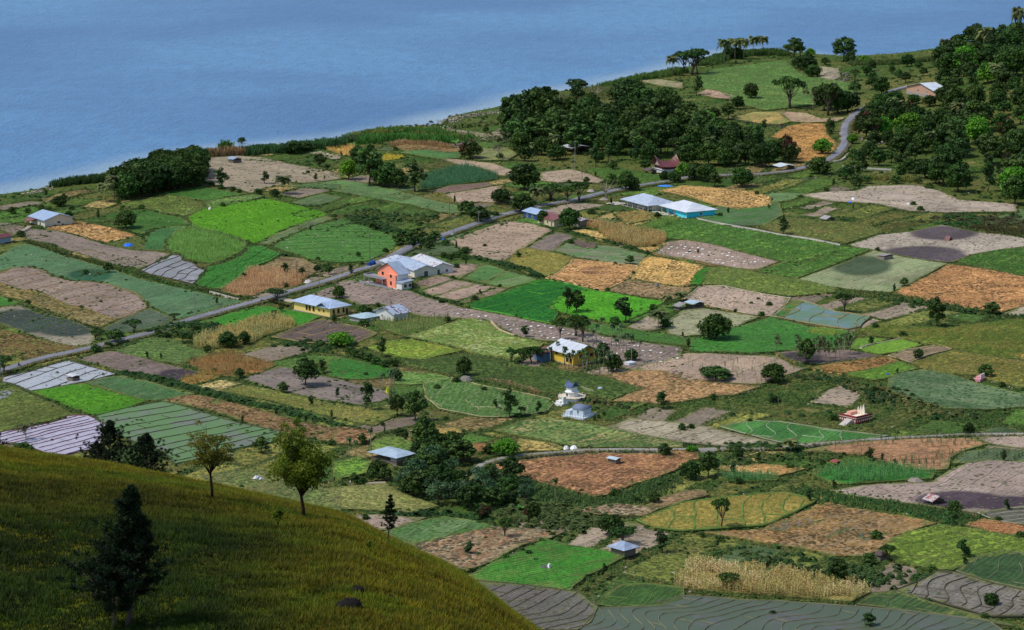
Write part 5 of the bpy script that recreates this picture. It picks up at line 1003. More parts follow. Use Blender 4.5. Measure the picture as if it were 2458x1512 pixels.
def crown_targets(seed, kind):
    r = random.Random(seed); T = []
    def ring(n, rad, z, cr, jz=.05):
        for k in range(n):
            a = 2*math.pi*(k+r.uniform(-.3, .3))/n; q = rad*r.uniform(.8, 1.15); T.append((q*math.cos(a), q*math.sin(a), z+r.uniform(-jz, jz), cr*r.uniform(.8, 1.2)))
    if kind in 'mgr':
        ring(6, .31, .36, .20); ring(7, .33, .56, .20); ring(5, .2, .76, .19); T.append((0,0,.62,.26)); T.append((0,0,.86,.15)); th = .2; r0 = .035
    elif kind == 'l' or kind == 'q':
        ring(5, .26, .42, .14, .08); ring(6, .27, .60, .14, .08); ring(4, .18, .78, .13, .05); T.append((r.uniform(-.05,.05),0,.9,.10)); th = .3; r0 = .026
    elif kind == 's':
        for k in range(9): z = .3+.068*k; T.append((r.uniform(-.13,.13), r.uniform(-.13,.13), z, .12*(1.1-abs(z-.6))*r.uniform(.8,1.2)))
        T.append((0,0,.93,.07)); th = .3; r0 = .018
    elif kind == 'u':
        ring(7, .36, .74, .15, .05); ring(5, .2, .82, .16, .04); T.append((0,0,.86,.13)); ring(2, .3, .6, .1); th = .38; r0 = .03
    elif kind == 't':
        for k in range(10): T.append((r.uniform(-.2,.2), r.uniform(-.2,.2), r.uniform(.45,.93), r.uniform(.06,.1)))
        th = .4; r0 = .014
    elif kind == 'd':
        for k in range(9): T.append((r.uniform(-.4,.4), r.uniform(-.3,.3), r.uniform(.5,.95), .05))
        th = .35; r0 = .03
    elif kind == 'b':
        ring(6, .28, .35, .24); ring(3, .14, .6, .26); T.append((0,0,.5,.3)); th = .12; r0 = .03
    return T, th, r0
NL = dict(m=2600, g=2400, r=2400, l=1700, q=1200, s=600, u=900, t=260, d=0, b=600)
SZ = dict(m=.040, g=.038, r=.040, l=.036, q=.03, s=.034, u=.036, t=.030, d=.02, b=.060)
FL = dict(m=.85, g=.85, r=.85, l=.8, q=.9, s=1.0, u=.5, t=.9, d=1, b=.9)
def frond(V, Fc, C, base, az, L, up, droop, w, tone, n=7):
    c, s = math.cos(az), math.sin(az); P_ = []
    for i in range(n+1):
        t = i/n; r_ = L*t*(1-.18*t*t); z = up*L*t-droop*L*t*t; P_.append(np.array([base[0]+c*r_, base[1]+s*r_, base[2]+z]))
    sd = np.array([-s, c, 0])
    for i in range(n):
        t = (i+.5)/n; ww = w*math.sin(math.pi*min(1, .25+t*.85))+.004
        for sg in (-1, 1):
            o = len(V); tip = sd*sg*ww+np.array([c, s, 0])*ww*.5-np.array([0,0,ww*.7])
            V += [P_[i], P_[i+1], P_[i+1]+tip*(.9), P_[i]+tip]; Fc.append((o,o+1,o+2,o+3)); C += [(tone, .5, .5)]*4
def palm_mesh(seed, kind):
    r = random.Random(seed); V, Fc, C = [], [], []
    big = kind == 'c'; top = np.array([r.uniform(-.04,.04), r.uniform(-.04,.04), .80 if big else .86])
    n = 30 if big else 11
    if kind == 'n': n = 9; top = np.array([0,0,.3])
    for k in range(n):
        lay = k/n; az = k*2.4+r.uniform(-.2,.2)
        if big: frond(V, Fc, C, top, az, r.uniform(.24,.33), 1.5-2.0*lay, 1.35-.3*lay, .07, r.random(), 7)
        elif kind == 'a': frond(V, Fc, C, top, az, r.uniform(.13,.17), 2.3-1.9*lay, 2.2, .05, r.random(), 4)
        else: frond(V, Fc, C, top, az, r.uniform(.5,.65), 1.5-.8*lay, 1.0, .13, r.random(), 4)
    mb = MB(); q = .013 if big else .013
    if kind == 'n': q = .05
    mb.tube([(0,0,-.03), (top[0]*.3, top[1]*.3, top[2]*.5), tuple(top)], [q*1.6, q, q*.8], 6)
    if big: 
        for k in range(5): mb.ell((top[0]+.02*math.cos(k*1.3), top[1]+.02*math.sin(k*1.3), top[2]-.02), (.012,.012,.014), 5, 3)
    if kind == 'a': mb.tube([tuple(top), (top[0], top[1], top[2]+.05)], [.012, .008], 5)
    return (np.array(V), np.array(Fc), np.array(C)), mb
def tree_meshes(kind, var):
    key = (kind, var)
    if key in MESH: return MESH[key]
    seed = hash(kind) % 1 + ord(kind)*31+var*7
    if kind in 'can':
        (V, Fc, C), mb = palm_mesh(seed, kind)
        cr = fastmesh('fronds', V, Fc, leafm(kind), C); tr = mb.mesh('palm_stem', PALEBARK if kind != 'n' else BARK, True)
    else:
        T, th, r0 = crown_targets(seed, kind); mb = limb_tree(seed, [t[:3] for t in T if t[2] > .3], th, r0, stems=(2 if kind in 'u' else 1))
        tr = mb.mesh('trunk', PALEBARK if kind in 'td' else BARK, True); cr = None
        if NL[kind]:
            V, Fc, C = leaves(seed+1, T, NL[kind], SZ[kind], FL[kind]); cr = fastmesh('crown', V, Fc, leafm(kind), C)
    MESH[key] = (tr, cr); return MESH[key]
KIND = dict(m=('mango_tree','dense dark round mango tree','tree'), g=('leafy_tree','bright green round leafy tree','tree'), r=('red_flushed_tree','round tree flushed with red young leaves','tree'),
  s=('slender_tree','slender upright dark tree','tree'), l=('broadleaf_tree','loose crowned green broadleaf tree','tree'), q=('bamboo_clump','pale grey green feathery clump','clump'), u=('umbrella_tree','flat crowned tree with bare lower trunk','tree'),
  t=('sparse_tree','thin sparse brownish tree','tree'), d=('bare_tree','bare leafless tree','tree'), b=('bush','low rounded green bush','bush'), c=('coconut_palm','coconut palm with spreading fronds','palm'),
  a=('areca_palm','tall thin areca palm','palm'), n=('banana_plant','banana plant with broad leaves','plant'))
LAND = [('the yellow building',770,750),('the salmon house',935,680),('the long white sheds',1020,650),('the rusty white shed',925,765),('the yellow grove house',1365,865),('the far-left farmhouse',110,535),
 ('the red roofed shed',10,585),('the roadside shops',1330,540),('the turquoise house',1645,515),('the veranda school',1540,500),('the saddle roofed house',1595,415),('the headland house',2220,225),('the roadside kiosk',1870,410),
 ('the big open barn',930,1105),('the stilt hut',1490,1340),('the little field hut',1472,1115),('the crumpled tin shelter',620,1155),('the white monument',1370,950),('the grey vaulted tomb',1390,1000),('the red walled tomb',2048,1010),
 ('the pink grave',2350,915),('the wooden field hut',2115,620),('the red tent hut',2272,575),('the terraced ponds',1970,765),('the bright rice plot',620,520),('the lime maize plot',495,590),('the lake headland',1800,150),
 ('the road bend',2030,330),('the shore reeds',690,350),('the dark maize plot',1100,430),('the stony beach',1110,310),('the orange stubble plot',2330,690),('the big dry maize plot',1850,1400),('the grass hill crest',600,1190),('the mud pond',2090,1292),
 ('the flooded lilac paddy',130,1045),('the flooded white paddy',150,905),('the twin lime plots',2135,830),('the shoreside clump',380,420),('the wood edge',2240,420),('the far wood',2360,300),('the round crowned giant',1510,220),('the brown oval plot',1140,470),('the meadow',1800,215),('the green crop plot',1330,1360),('the yellow terraces',1740,1240),('the wet dark patch',2300,1195),('the dark rice plot',1250,730),('the sack dotted strip',1600,850),('the crossing lane',1700,1084)]
TREES = []
def tree(kind, x, y, h, w=None, world=None, group=None, desc=None, rz=None, scale_h=None):
    p = U(x, y) if world is None else Vector(world); s = mpp(p); H = h*s if scale_h is None else scale_h
    W_ = H if w is None else w*s/{'m':.94,'g':.94,'r':.94,'l':.72,'q':.75,'s':.42,'u':.95,'t':.5,'d':.8,'b':.95,'c':.62,'a':.36,'n':1.0}[kind]
    if w is None: W_ = H*{'s':.9,'b':1.25}.get(kind, 1.0)
    name, dsc, cat = KIND[kind]; var = rnd.randrange(4 if kind in 'mlsub' else 3)
    tr, cr = tree_meshes(kind, var)
    o = empty(name, p, rnd.uniform(0, 6.28) if rz is None else rz); 
    e = dict(o=o, kind=kind, x=x, y=y, H=H, W=W_, dsc=desc or dsc, cat=cat, group=group)
    kids = []
    a = link({'c':'trunk','a':'trunk','n':'stem'}.get(kind, 'trunk'), tr, o); a.scale = (W_, W_, H); kids.append(a)
    if kind in 'can': a.scale = (H if kind != 'n' else W_, H if kind != 'n' else W_, H)
    if cr: b = link({'c':'fronds','a':'fronds','n':'leaves'}.get(kind, 'crown'), cr, o); b.scale = (W_, W_, H) if kind not in 'ca' else (W_, W_, H)
    TREES.append(e); return o
def T(kind, L, **kw):
    for q in L: tree(kind, *q, **kw)
T('m', [(303,549,46,50),(143,497,27,36),(165,528,22),(705,370,34,50),(547,835,40,46),(587,828,34,28),(813,718,35,30),(1113,905,52,36),(1253,512,48,58),(1258,456,66,70),(1201,490,38,48),(1303,538,34,30),(1366,552,55,52),
 (1503,458,50,40),(1520,458,34,30),(930,449,60,62),(860,389,40,40),(953,452,48,46),(909,442,52,40),(1516,868,32,32),(1473,893,45,42),(1076,1088,26,30),(1470,1285,52,60),(1658,1151,44,50),(2326,1045,32,26),(2380,1458,36,36),(53,1088,26,46),
 (1716,817,66,76),(1856,917,46,60),(1802,238,40,36),(1781,450,48,56),(1965,418,42,56),(1935,167,36,54),(1951,186,32,40),(1915,163,28,30),(2178,160,30,34),(2115,228,45,36),(2010,272,60,60),(2035,270,52,56),(1771,262,32,32),(1510,262,72,96),
 (300,472,64,52),(330,466,66,54),(365,458,72,60),(400,452,76,62),(440,446,80,60),(468,438,72,50),(345,472,50,40),(420,458,60,50),(385,440,74,50),(455,430,70,50),(1018,1052,56,44),(1025,1092,46,44),(2040,152,28,28),(1281,1245,42,34)])
T('g', [(818,832,38,62),(836,432,52,42),(1214,1098,50,60),(1660,1088,20,28),(1945,135,20,22),(2078,153,20,28),(1973,372,40,48),(2046,345,24,26),(1695,287,22,40),(2180,335,66,66),(2120,328,50,40),(1640,425,36,40)])
T('r', [(1129,382,48,54),(1885,385,62,52),(1895,392,50,40),(1978,265,62,50),(2078,332,66,58),(2185,282,40,44),(2312,140,40,40),(1160,1245,34,38),(1272,1243,36,26),(2150,300,40,40)])
T('u', [(419,770,20,30),(320,800,35,46),(233,818,28,36),(8,900,48,46),(663,722,30,50),(1344,818,62,34),(1383,810,58,50),(1398,824,66,40),(1230,872,38,34),(1255,874,42,40),(1278,873,44,44),(1290,870,40,40),(1320,482,44,76),(1360,488,46,50),(1390,485,52,52),
 (1385,240,54,58),(1658,180,64,64),(1676,178,66,50),(1640,176,56,50),(1895,260,80,72),(1987,277,80,72),(2100,334,56,50),(2080,182,26,28),(523,1088,44,40),(1213,1295,56,40),(1496,1305,42,62),(1730,1272,84,46),(2130,1348,44,42),(1748,1420,48,56),(2026,751,50,46),(2051,195,30,26)])
T('s', [(235,528,28),(533,452,50,32),(635,442,32,20),(757,435,20,12),(778,433,13),(844,661,30,14),(683,660,30,20),(777,898,38,22),(235,882,15),(916,857,50,24),(878,984,70,34),(1224,1005,76,36),(1360,754,68,24),(1501,777,66,46),(1263,812,32,22),(996,462,78,48),
 (1091,490,22),(1115,495,15),(1835,315,30,14),(1991,333,46,22),(1991,322,40,20),(1672,230,50,26),(1880,566,48,28),(2106,604,12,14),(1651,837,28),(2090,830,26,14),(1128,1335,38,24),(1590,1328,56,34),(1450,1388,38,16),(2086,1108,36,24),(2313,1345,52,34),
 (1593,982,46,32),(993,600,36,16),(1010,604,34,14),(1096,597,20),(1850,968,24,20),(923,1041,18),(2088,1510,40,34),(1430,402,60,26),(1460,388,56,24),(1483,384,46,22),(1525,392,52,24),(1547,388,44,20),(1378,352,50,22),(2115,935,16)])
T('l', [(277,826,38,40),(790,660,26),(970,590,38,50),(1003,580,34,40),(733,928,72,60),(953,1000,56,36),(998,1010,76,50),(1383,750,56,38),(1446,870,50,34),(1466,455,40,30),(1153,535,42,56),(1120,515,34,40),(886,445,100,66),(767,400,32,28),(627,1088,42,36),
 (1022,1086,84,60),(1173,1091,28,28),(958,1050,24,34),(870,1068,30,20),(850,1165,32,24),(893,1158,34,28),(909,1148,50,40),(925,1155,36,30),(1905,137,48,42),(1921,133,32,24),(2025,147,60,52),(2051,226,32,30),(1748,287,42,34),(1655,275,32,36),(1715,448,36,34),
 (1718,914,36,72),(1688,898,18,20),(2248,784,74,40),(2381,757,34,38),(1935,874,64,40),(2366,907,34,36),(1700,1148,68,44),(2103,1300,30,28),(2011,1405,66,50),(1230,325,100,62),(1385,246,44,34),(1345,345,84,80),(1455,332,86,80),(1540,330,86,76),(1640,330,74,70)])
T('t', [(1196,385,72,50),(1928,250,56,22),(1951,266,60,26),(2005,147,56,30),(1860,847,48,26),(1921,867,70,26),(1968,874,70,30),(1981,864,66,26),(1991,870,60,22),(2005,870,64,26),(2015,864,66,26),(2028,857,60,28),(2041,854,60,28),(1950,872,60,24),(63,1060,46,50),(1333,1290,16)])
T('d', [(280,717,28,22),(480,380,24,16),(1456,477,50,60),(1426,1461,50,14),(1430,238,34,50),(1868,972,26,10),(2168,352,40,30),(1870,363,16,10),(1748,440,44,20)])
T('c', [(275,478,64,60),(253,486,52,62),(680,466,50,60),(1580,790,52,60),(1601,740,36,40),(1633,725,28,50),(1289,497,54,60),(1284,372,34,46),(1603,365,62,56),(1144,1195,60,58),(1898,1087,38,60),(1614,182,54,46),(1738,153,66,52),(1764,143,56,44),(1785,142,56,44),(1809,135,54,44),(1831,128,46,44),(1753,138,50,40),
 (2266,139,50,36),(2361,132,72,60),(2142,272,42,46),(2154,277,40,46),(2441,104,94,50),(1253,1000,30,34)])
T('a', [(919,946,56,24),(936,960,82,26),(945,950,76,26),(940,952,66,24),(966,998,50,22),(1203,997,40,30),(838,1112,68,22),(855,1112,62,22),(891,1088,66,24),(989,1080,52,26),(1333,1211,70,28)])
T('m', [(2090,290,46,46),(2112,268,44,44),(2135,262,40,40)])
T('c', [(1330,372,56,50),(1460,340,70,54),(2300,300,60,56),(2390,210,64,56),(2230,360,50,46),(1700,380,60,50)])
T('m', [(2265,252,46,44),(2192,250,24,28),(2232,256,28,32)])
T('n', [(1135,1215,30,36),(1148,1222,26,30),(1220,1200,30,34),(1232,1210,26,30),(1195,1215,26,30),(1865,1318,22,20),(1243,1003,24,28),(1093,350,26,26),(1250,1226,24,26)])
for (bx, by, bh) in [(1411,824,62),(1431,832,62),(1444,812,56),(1424,838,54),(1468,834,62),(1486,840,60),(1490,828,56),(1503,858,66),(1516,874,78),(1536,870,62),(1309,870,38),(1478,862,56),(1495,850,50)]: tree('a', bx, by, bh, 24)
poly = np.array(P('B', [(1480,1120),(1560,1075),(1700,1120),(1830,1075),(1930,1110),(1960,1190),(1800,1200),(1650,1180),(1520,1150)])); c_ = 0
while c_ < 42:
    x = rnd.uniform(1300, 1480); y = rnd.uniform(860, 905)
    if inpoly(np.array([x]), np.array([y]), poly)[0]: tree('a', x, y, rnd.uniform(36, 54), rnd.uniform(15, 20)); c_ += 1
# the big trees by the lake and behind the carved house
T('m', [(1285,302,94,76),(1250,340,72,66),(1235,352,60,50),(1290,347,74,70),(1390,352,76,66),(1420,334,78,62),(1590,312,84,76),(1610,292,66,58),(1560,352,72,66),(1500,352,80,72),(1480,372,60,50),(1680,346,74,66),(1720,357,74,66),(1760,367,74,66),(1800,372,70,64),(1650,382,60,56),(1700,397,60,56),(1740,392,60,56),(1790,397,60,56),(1830,402,62,54),(1250,367,56,50),(1300,372,46,44),(1330,384,40,40),(1560,392,50,40),(1612,350,66,56),(1330,330,70,60)])
T('m', [(1750,141,30,30),(1770,141,28,28),(1855,390,56,46),(1665,432,40,40),(1697,436,44,44),(1620,438,30,30),(1595,435,26,26),(1680,300,36,40),(1715,285,26,30)])
T('b', [(173,505,13),(28,515,22),(340,503,15),(67,512,15),(117,507,14),(100,505,16),(530,455,15),(620,468,18),(660,472,22),(333,472,24),(508,447,14),(560,460,14),(575,464,12),(735,365,28),(612,368,24),(655,365,24),(580,345,18),(230,847,24),(260,834,17),(685,691,15),(727,680,14),(763,625,11),(660,760,19),
 (67,730,13),(242,727,8),(515,895,14),(50,570,20),(295,898,11),(380,805,17),(400,812,18),(420,808,18),(440,813,18),(460,815,20),(480,806,18),(500,803,18),(520,800,17),(470,794,16),(1010,588,24),(1035,585,24),(1045,575,24),(1030,598,20),(1069,590,18),(1119,610,22),(1066,620,17),(1080,624,17),(1092,620,17),(1104,618,17),(1115,624,17),
 (926,607,14),(869,636,10),(873,784,22),(870,750,22),(885,752,18),(906,738,14),(840,850,22),(853,857,22),(868,862,22),(885,868,24),(905,878,24),(925,884,24),(945,880,24),(1096,920,18),(1476,780,24),(1599,788,28),(1420,518,20),(1191,522,16),(1420,245,28),(1199,381,16),(1820,722,10),(1847,736,14),(1803,732,10),(1828,760,15),(1765,750,10),
 (2101,790,18),(2168,810,18),(2406,930,16),(2098,945,22),(1862,965,18),(1713,960,18),(1758,1000,13),(2001,1010,20),(2151,955,10),(580,1175,14),(493,1165,12),(868,1165,24),(826,1171,16),(1149,1338,14),(1213,1345,20),(1269,1335,18),(1253,1328,16),(1301,1305,16),(1276,1315,16),(1286,1351,14),(1133,1375,15),(1109,1381,18),(1166,1298,13),(1326,1291,16),
 (1620,1400,20),(2085,1355,32),(2231,1448,14),(1855,1480,18),(1975,1115,14),(1686,1290,14),(1730,1300,16),(2290,1228,32),(1955,1395,24),(2030,1400,22),(1980,155,20),(2140,160,14),(1975,415,20),(2150,440,24),(2030,430,34),(2055,446,32),(2080,440,22),(2205,440,16),(2230,455,20),(2192,495,14),(2210,508,16),(1458,700,12),(1087,671,12),(1139,722,16),
 (1060,730,14),(1025,716,10),(1225,840,8),(1453,1425,14),(1200,690,10),(1500,950,8),(2430,520,12),(1375,1290,10),(1070,1010,14),(918,1022,12),(1370,785,10)])
T('b', [(1437,1005,13,9),(1450,998,13,9),(1427,1010,13,9)], desc='clipped dark cypress shrub')
# red-leaved hedge shrubs by the yellow building
T('r', [(645,725,8,10),(654,728,8,10),(663,731,8,10),(672,734,8,10),(681,736,8,10),(690,738,8,10)], desc='low clipped reddish hedge shrub')
# wood at the far right and the bamboo gully
def wood(px, kinds, spacing, hr, seed, wr=(.9,1.1), grp=None):
    r = random.Random(seed); W = np.array([tuple(U(u, v)[:2]) for u, v in px]); x0, y0 = W.min(0); x1, y1 = W.max(0); pts = []
    for _ in range(4000):
        x, y = r.uniform(x0, x1), r.uniform(y0, y1)
        if not inpoly(np.array([x]), np.array([y]), W)[0]: continue
        if sd_fast(x, y) < 6 or near_roads(np.array([[x, y]]), 4)[0]: continue
        pu_, pv_ = proj([[x, y, g1(x, y)]])
        if (2150 < pu_[0] < 2275 and 222 < pv_[0] < 300) or (1990 < pu_[0] < 2075 and 270 < pv_[0] < 440 and spacing != 9.5) or (1555 < pu_[0] < 1625 and 385 < pv_[0] < 470): continue
        if all((x-a)**2+((y-b)*.55)**2 > spacing**2 for a, b in pts): pts.append((x, y))
    for x, y in pts:
        z = g1(x, y); u, v = proj([[x, y, z]]); k = r.choice(kinds); h = r.uniform(*hr)
        s = mpp((x, y, z)); tree(k, float(u[0]), float(v[0]), h/s, h*r.uniform(*wr)*(.45 if k == 's' else .9)/s, world=(x, y, z), group=grp)
wood([(2250,200),(2285,135),(2400,90),(2520,70),(2720,70),(2740,500),(2470,505),(2400,490),(2300,470),(2250,440),(2270,380),(2210,330),(2240,260)], 'mmlmllgusmmlmlmlr', 10.5, (8,18), 3, grp='trees of the wood on the far right')
wood([(2040,430),(2042,392),(2075,352),(2150,342),(2240,330),(2290,400),(2260,445),(2180,432),(2110,405)], 'mmllmb', 9.5, (6,11), 4, grp='trees of the wood on the far right')
wood([(2090,305),(2110,270),(2250,245),(2280,300),(2220,330),(2160,318)], 'mmlmr', 11, (9,13), 5, grp='trees of the wood on the far right')
wood([(2060,205),(2090,170),(2250,160),(2260,200),(2170,205),(2110,225)], 'llbmb', 14, (5,9), 6, grp='trees of the wood on the far right')
wood([(930,1170),(960,1130),(1050,1105),(1150,1120),(1235,1155),(1262,1190),(1262,1215),(1170,1228),(1080,1225),(985,1192)], 'qqllmqss', 4.0, (4,8.5), 8, (.9,1.2), grp='thicket trees in the gully')
wood([(1000,1105),(1060,1085),(1140,1095),(1160,1120),(1050,1120)], 'mml', 4.5, (5.5,8), 9, (1,1.3), grp='thicket trees in the gully')
wood([(1230,395),(1330,350),(1480,360),(1600,400),(1560,420),(1380,400)], 'lsmb', 16, (5,9), 10, grp='mixed trees below the lakeside grove')
wood([(285,478),(300,455),(360,430),(420,410),(470,405),(488,430),(478,448),(400,460),(330,478)], 'mmm', 5.0, (11,14.5), 11, (1,1.2), grp='trees of the dense clump by the shore')
wood([(1215,330),(1260,270),(1330,285),(1420,290),(1500,270),(1600,275),(1660,310),(1760,350),(1830,385),(1800,400),(1650,405),(1560,385),(1480,375),(1340,375),(1240,360)], 'mmlulsml', 11.5, (9,20), 12, (.8,1.15), grp='trees of the lakeside grove')
rs = random.Random(77); cnt2 = 0
for _ in range(4000):
    if cnt2 >= 120: break
    W, z, o = rs.choice(FIELDS); k = rs.randrange(len(W)); x, y = W[k]; x += rs.uniform(-1, 1); y += rs.uniform(-1, 1)
    if sd_fast(x, y) < 12 or near_roads(np.array([[x, y]]), 4)[0] or vn(x, y, 60.0) < .45: continue
    u, v = proj([[x, y, g1(x, y)]]); u, v = float(u[0]), float(v[0])
    if not (5 < u < 2450 and 300 < v < 1505): continue
    if v > 1110+.0*u and u < 820 or (u < 1290 and v > 1245+(u-820)*.58): continue
    if any((e['x']-u)**2+(2*(e['y']-v))**2 < 500 for e in TREES) or any((u-a)**2+(2*(v-b))**2 < 3600 for _n, a, b in LAND): continue
    kd = rs.choices('bsl', (5, 3, 2))[0]; h = {'b': rs.uniform(1.2, 2.6), 's': rs.uniform(2.2, 4.5), 'l': rs.uniform(2.5, 4.5)}[kd]; s_ = mpp((x, y, 3)); tree(kd, u, v, h/s_, h*{'b': 1.15, 's': .45, 'l': .85}[kd]/s_, world=(x, y, g1(x, y)+.1), desc={'b': 'small dark bush on a field edge', 's': 'small upright tree on a field edge', 'l': 'small leafy tree on a field edge'}[kd], group='small trees and bushes on the field edges'); cnt2 += 1
def label_trees():
    from collections import defaultdict
    for e in TREES:
        d = e['dsc']; s = e['H']
        best = sorted((( (e['x']-x)/1.0)**2+((e['y']-y)*2.0)**2, n, x, y) for n, x, y in LAND)[:2]
        _, n, x, y = best[0]; dx, dy = e['x']-x, (e['y']-y)*2.2
        if abs(dx) > abs(dy): rel = 'right of' if dx > 0 else 'left of'
        else: rel = 'below' if dy > 0 else 'above'
        if abs(dx) < 30 and abs(dy) < 40: rel = 'beside'
        e['base'] = '%s %s %s' % (d, rel, n); e['n2'] = best[1][1]
    def split(es, lvl):
        if len(es) == 1: es[0]['lab'] = es[0]['base'] if lvl == 0 else es[0]['lab']; return
        es.sort(key=lambda e: e['x']); n = len(es)
        for i, e in enumerate(es):
            if n <= 3: w = ('leftmost', 'middle one' if n == 3 else 'rightmost', 'rightmost')[i]
            else:
                num = ['first','second','third','fourth','fifth','sixth','seventh','eighth','ninth','tenth']
                w = 'leftmost' if i == 0 else 'rightmost' if i == n-1 else (num[i] if i < 10 else '%dth' % (i+1))+' from left'
            e['lab'] = e['base']+', '+w
    gp = defaultdict(list)
    for e in TREES: gp[e['base']].append(e)
    for b, es in gp.items(): split(es, 0)
    grp = defaultdict(list)
    for e in TREES: grp[e['kind']].append(e)
    GN = dict(m='dark round trees of the plain', g='bright green trees', r='red flushed trees', s='slender trees', l='loose crowned trees', q='bamboo clumps', u='flat crowned trees', t='thin sparse trees', d='bare trees', b='bushes between the plots', c='coconut palms', a='areca palms', n='banana plants')
    for e in TREES: tag(e['o'], e['lab'], e['cat'], e['group'] or GN[e['kind']])
label_trees()
# ---------------------------------------------------------------- buildings
def frame(name, P0, P1, P2, label, cat='house', group=None, dz=0.0):
    """P0-P1 = front base edge in the picture, P1-P2 = right hand base edge; returns root, length, depth, picture-unit size"""
    a, b, c = U(*P0), U(*P1), U(*P2); d = Vector((b.x-a.x, b.y-a.y, 0)); L = d.length; d.normalize(); n = Vector((-d.y, d.x, 0))
    D = abs((c-b).dot(n)); z = max(g1(a.x, a.y), g1(b.x, b.y), g1(c.x, c.y))
    root = empty(name, (a.x, a.y, z+dz), math.atan2(d.y, d.x), label, cat, group)
    return root, L, D, mpp(b)
def roof_parts(root, L, D, h, typ, pitch, oh, rm, name='roof', x0=0, y0=0, ridge='x', th=.14, wallm=None):
    """gable/hip/shed roof as a solid slab"""
    mb = MB(); ax0, ax1, ay0, ay1 = x0-oh, x0+L+oh, y0-oh, y0+D+oh
    if ridge == 'x': rise = (D/2+oh)*pitch; R0 = (ax0, (ay0+ay1)/2); R1 = (ax1, (ay0+ay1)/2)
    else: rise = (L/2+oh)*pitch; R0 = ((ax0+ax1)/2, ay0); R1 = ((ax0+ax1)/2, ay1)
    ez = h-oh*pitch*.5
    if typ == 'hip':
        q = min(L, D)/2+oh; q *= .9
        if ridge == 'x': R0 = (ax0+q, R0[1]); R1 = (ax1-q, R1[1])
        else: R0 = (R0[0], ay0+q); R1 = (R1[0], ay1-q)
    E = [(ax0,ay0,ez),(ax1,ay0,ez),(ax1,ay1,ez),(ax0,ay1,ez)]; r0 = (*R0, ez+rise); r1 = (*R1, ez+rise)
    if typ == 'shed':
        mb.add([(ax0,ay0,ez),(ax1,ay0,ez),(ax1,ay1,ez+pitch*(D+2*oh)),(ax0,ay1,ez+pitch*(D+2*oh)),(ax0,ay0,ez+th),(ax1,ay0,ez+th),(ax1,ay1,ez+pitch*(D+2*oh)+th),(ax0,ay1,ez+pitch*(D+2*oh)+th)],
               [(0,3,2,1),(4,5,6,7),(0,1,5,4),(1,2,6,5),(2,3,7,6),(3,0,4,7)])
    else:
        V = E+[r0, r1]; T_ = [(v[0], v[1], v[2]+th) for v in V]; n = 6
        if ridge == 'x': F_ = [(0,1,5,4),(2,3,4,5)]+([(1,2,5),(3,0,4)] if typ == 'hip' else [])
        else: F_ = [(1,2,5,4),(3,0,4,5)]+([(0,1,4),(2,3,5)] if typ == 'hip' else [])
        FF = [tuple(i+6 for i in f) for f in F_]+[f[::-1] for f in F_]
        ed = [(0,1),(1,2),(2,3),(3,0)]
        if typ != 'hip': ed = ([(0,1),(1,5),(5,2),(2,3),(3,4),(4,0)] if ridge == 'x' else [(0,4),(4,1),(1,2),(2,5),(5,3),(3,0)])
        FF += [(a, b, b+6, a+6) for a, b in ed]; mb.add(V+T_, FF)
        if wallm and typ == 'gable':
            gz = h-.02; t = .15
            rz_ = h+(D/2 if ridge == 'x' else L/2)*pitch-.04
            if ridge == 'x':
                for gx in (x0, x0+L-t): MB().add([(gx,y0,gz),(gx+t,y0,gz),(gx+t,y0+D,gz),(gx,y0+D,gz),(gx,y0+D/2,rz_),(gx+t,y0+D/2,rz_)], [(0,3,4),(1,5,2),(0,4,5,1),(3,2,5,4),(0,1,2,3)]).build('gable', wallm, root)
            else:
                for gy in (y0, y0+D-t): MB().add([(x0,gy,gz),(x0+L,gy,gz),(x0+L,gy+t,gz),(x0,gy+t,gz),(x0+L/2,gy,rz_),(x0+L/2,gy+t,rz_)], [(0,1,4),(3,5,2),(1,2,5,4),(0,4,5,3),(0,3,2,1)]).build('gable', wallm, root)
    return mb.build(name, rm, root)
def window(root, face, pos, z, w, h, L, D, fm, pane=GLASS, name='window', arch=False):
    """frame + pane set on a wall: face f=front(y=0) r=right(x=L) l=left b=back"""
    f = MB(); p = MB(); t = .07
    def pt(u, v, d):
        return {'f': (pos+u, -d, z+v), 'r': (L+d, pos+u, z+v), 'l': (-d, pos+u, z+v), 'b': (pos+u, D+d, z+v)}[face]
    def slab(mb, u0, v0, u1, v1, d0, d1):
        a = [pt(u0,v0,d0),pt(u1,v0,d0),pt(u1,v1,d0),pt(u0,v1,d0),pt(u0,v0,d1),pt(u1,v0,d1),pt(u1,v1,d1),pt(u0,v1,d1)]
        mb.add(a, [(0,3,2,1),(4,5,6,7),(0,1,5,4),(1,2,6,5),(2,3,7,6),(3,0,4,7)])
    slab(f, -w/2-.1, -.1, w/2+.1, 0, -.02, .10); slab(f, -w/2-.1, h, w/2+.1, h+.1, -.02, .10)
    slab(f, -w/2-.1, 0, -w/2, h, -.02, .10); slab(f, w/2, 0, w/2+.1, h, -.02, .10); slab(f, -.03, 0, .03, h, .03, .09)
    if arch:
        pts = [(w/2*math.cos(a), h+.1+w/2*.9*math.sin(a)) for a in [math.pi*k/8 for k in range(9)]]
        A = [pt(u, v, .01) for u, v in pts]+[pt(u, v, .06) for u, v in pts]; p.add(A, [tuple(range(9)), tuple(range(9,18))[::-1]]+[(i, i+1, i+10, i+9) for i in range(8)])
    fr = f.build('door' if name == 'door' else 'window', fm, root); slab(p, -w/2, 0, w/2, h, -.02, .03); p.build('pane' if name != 'door' else 'door_leaf', pane, fr)
    return fr
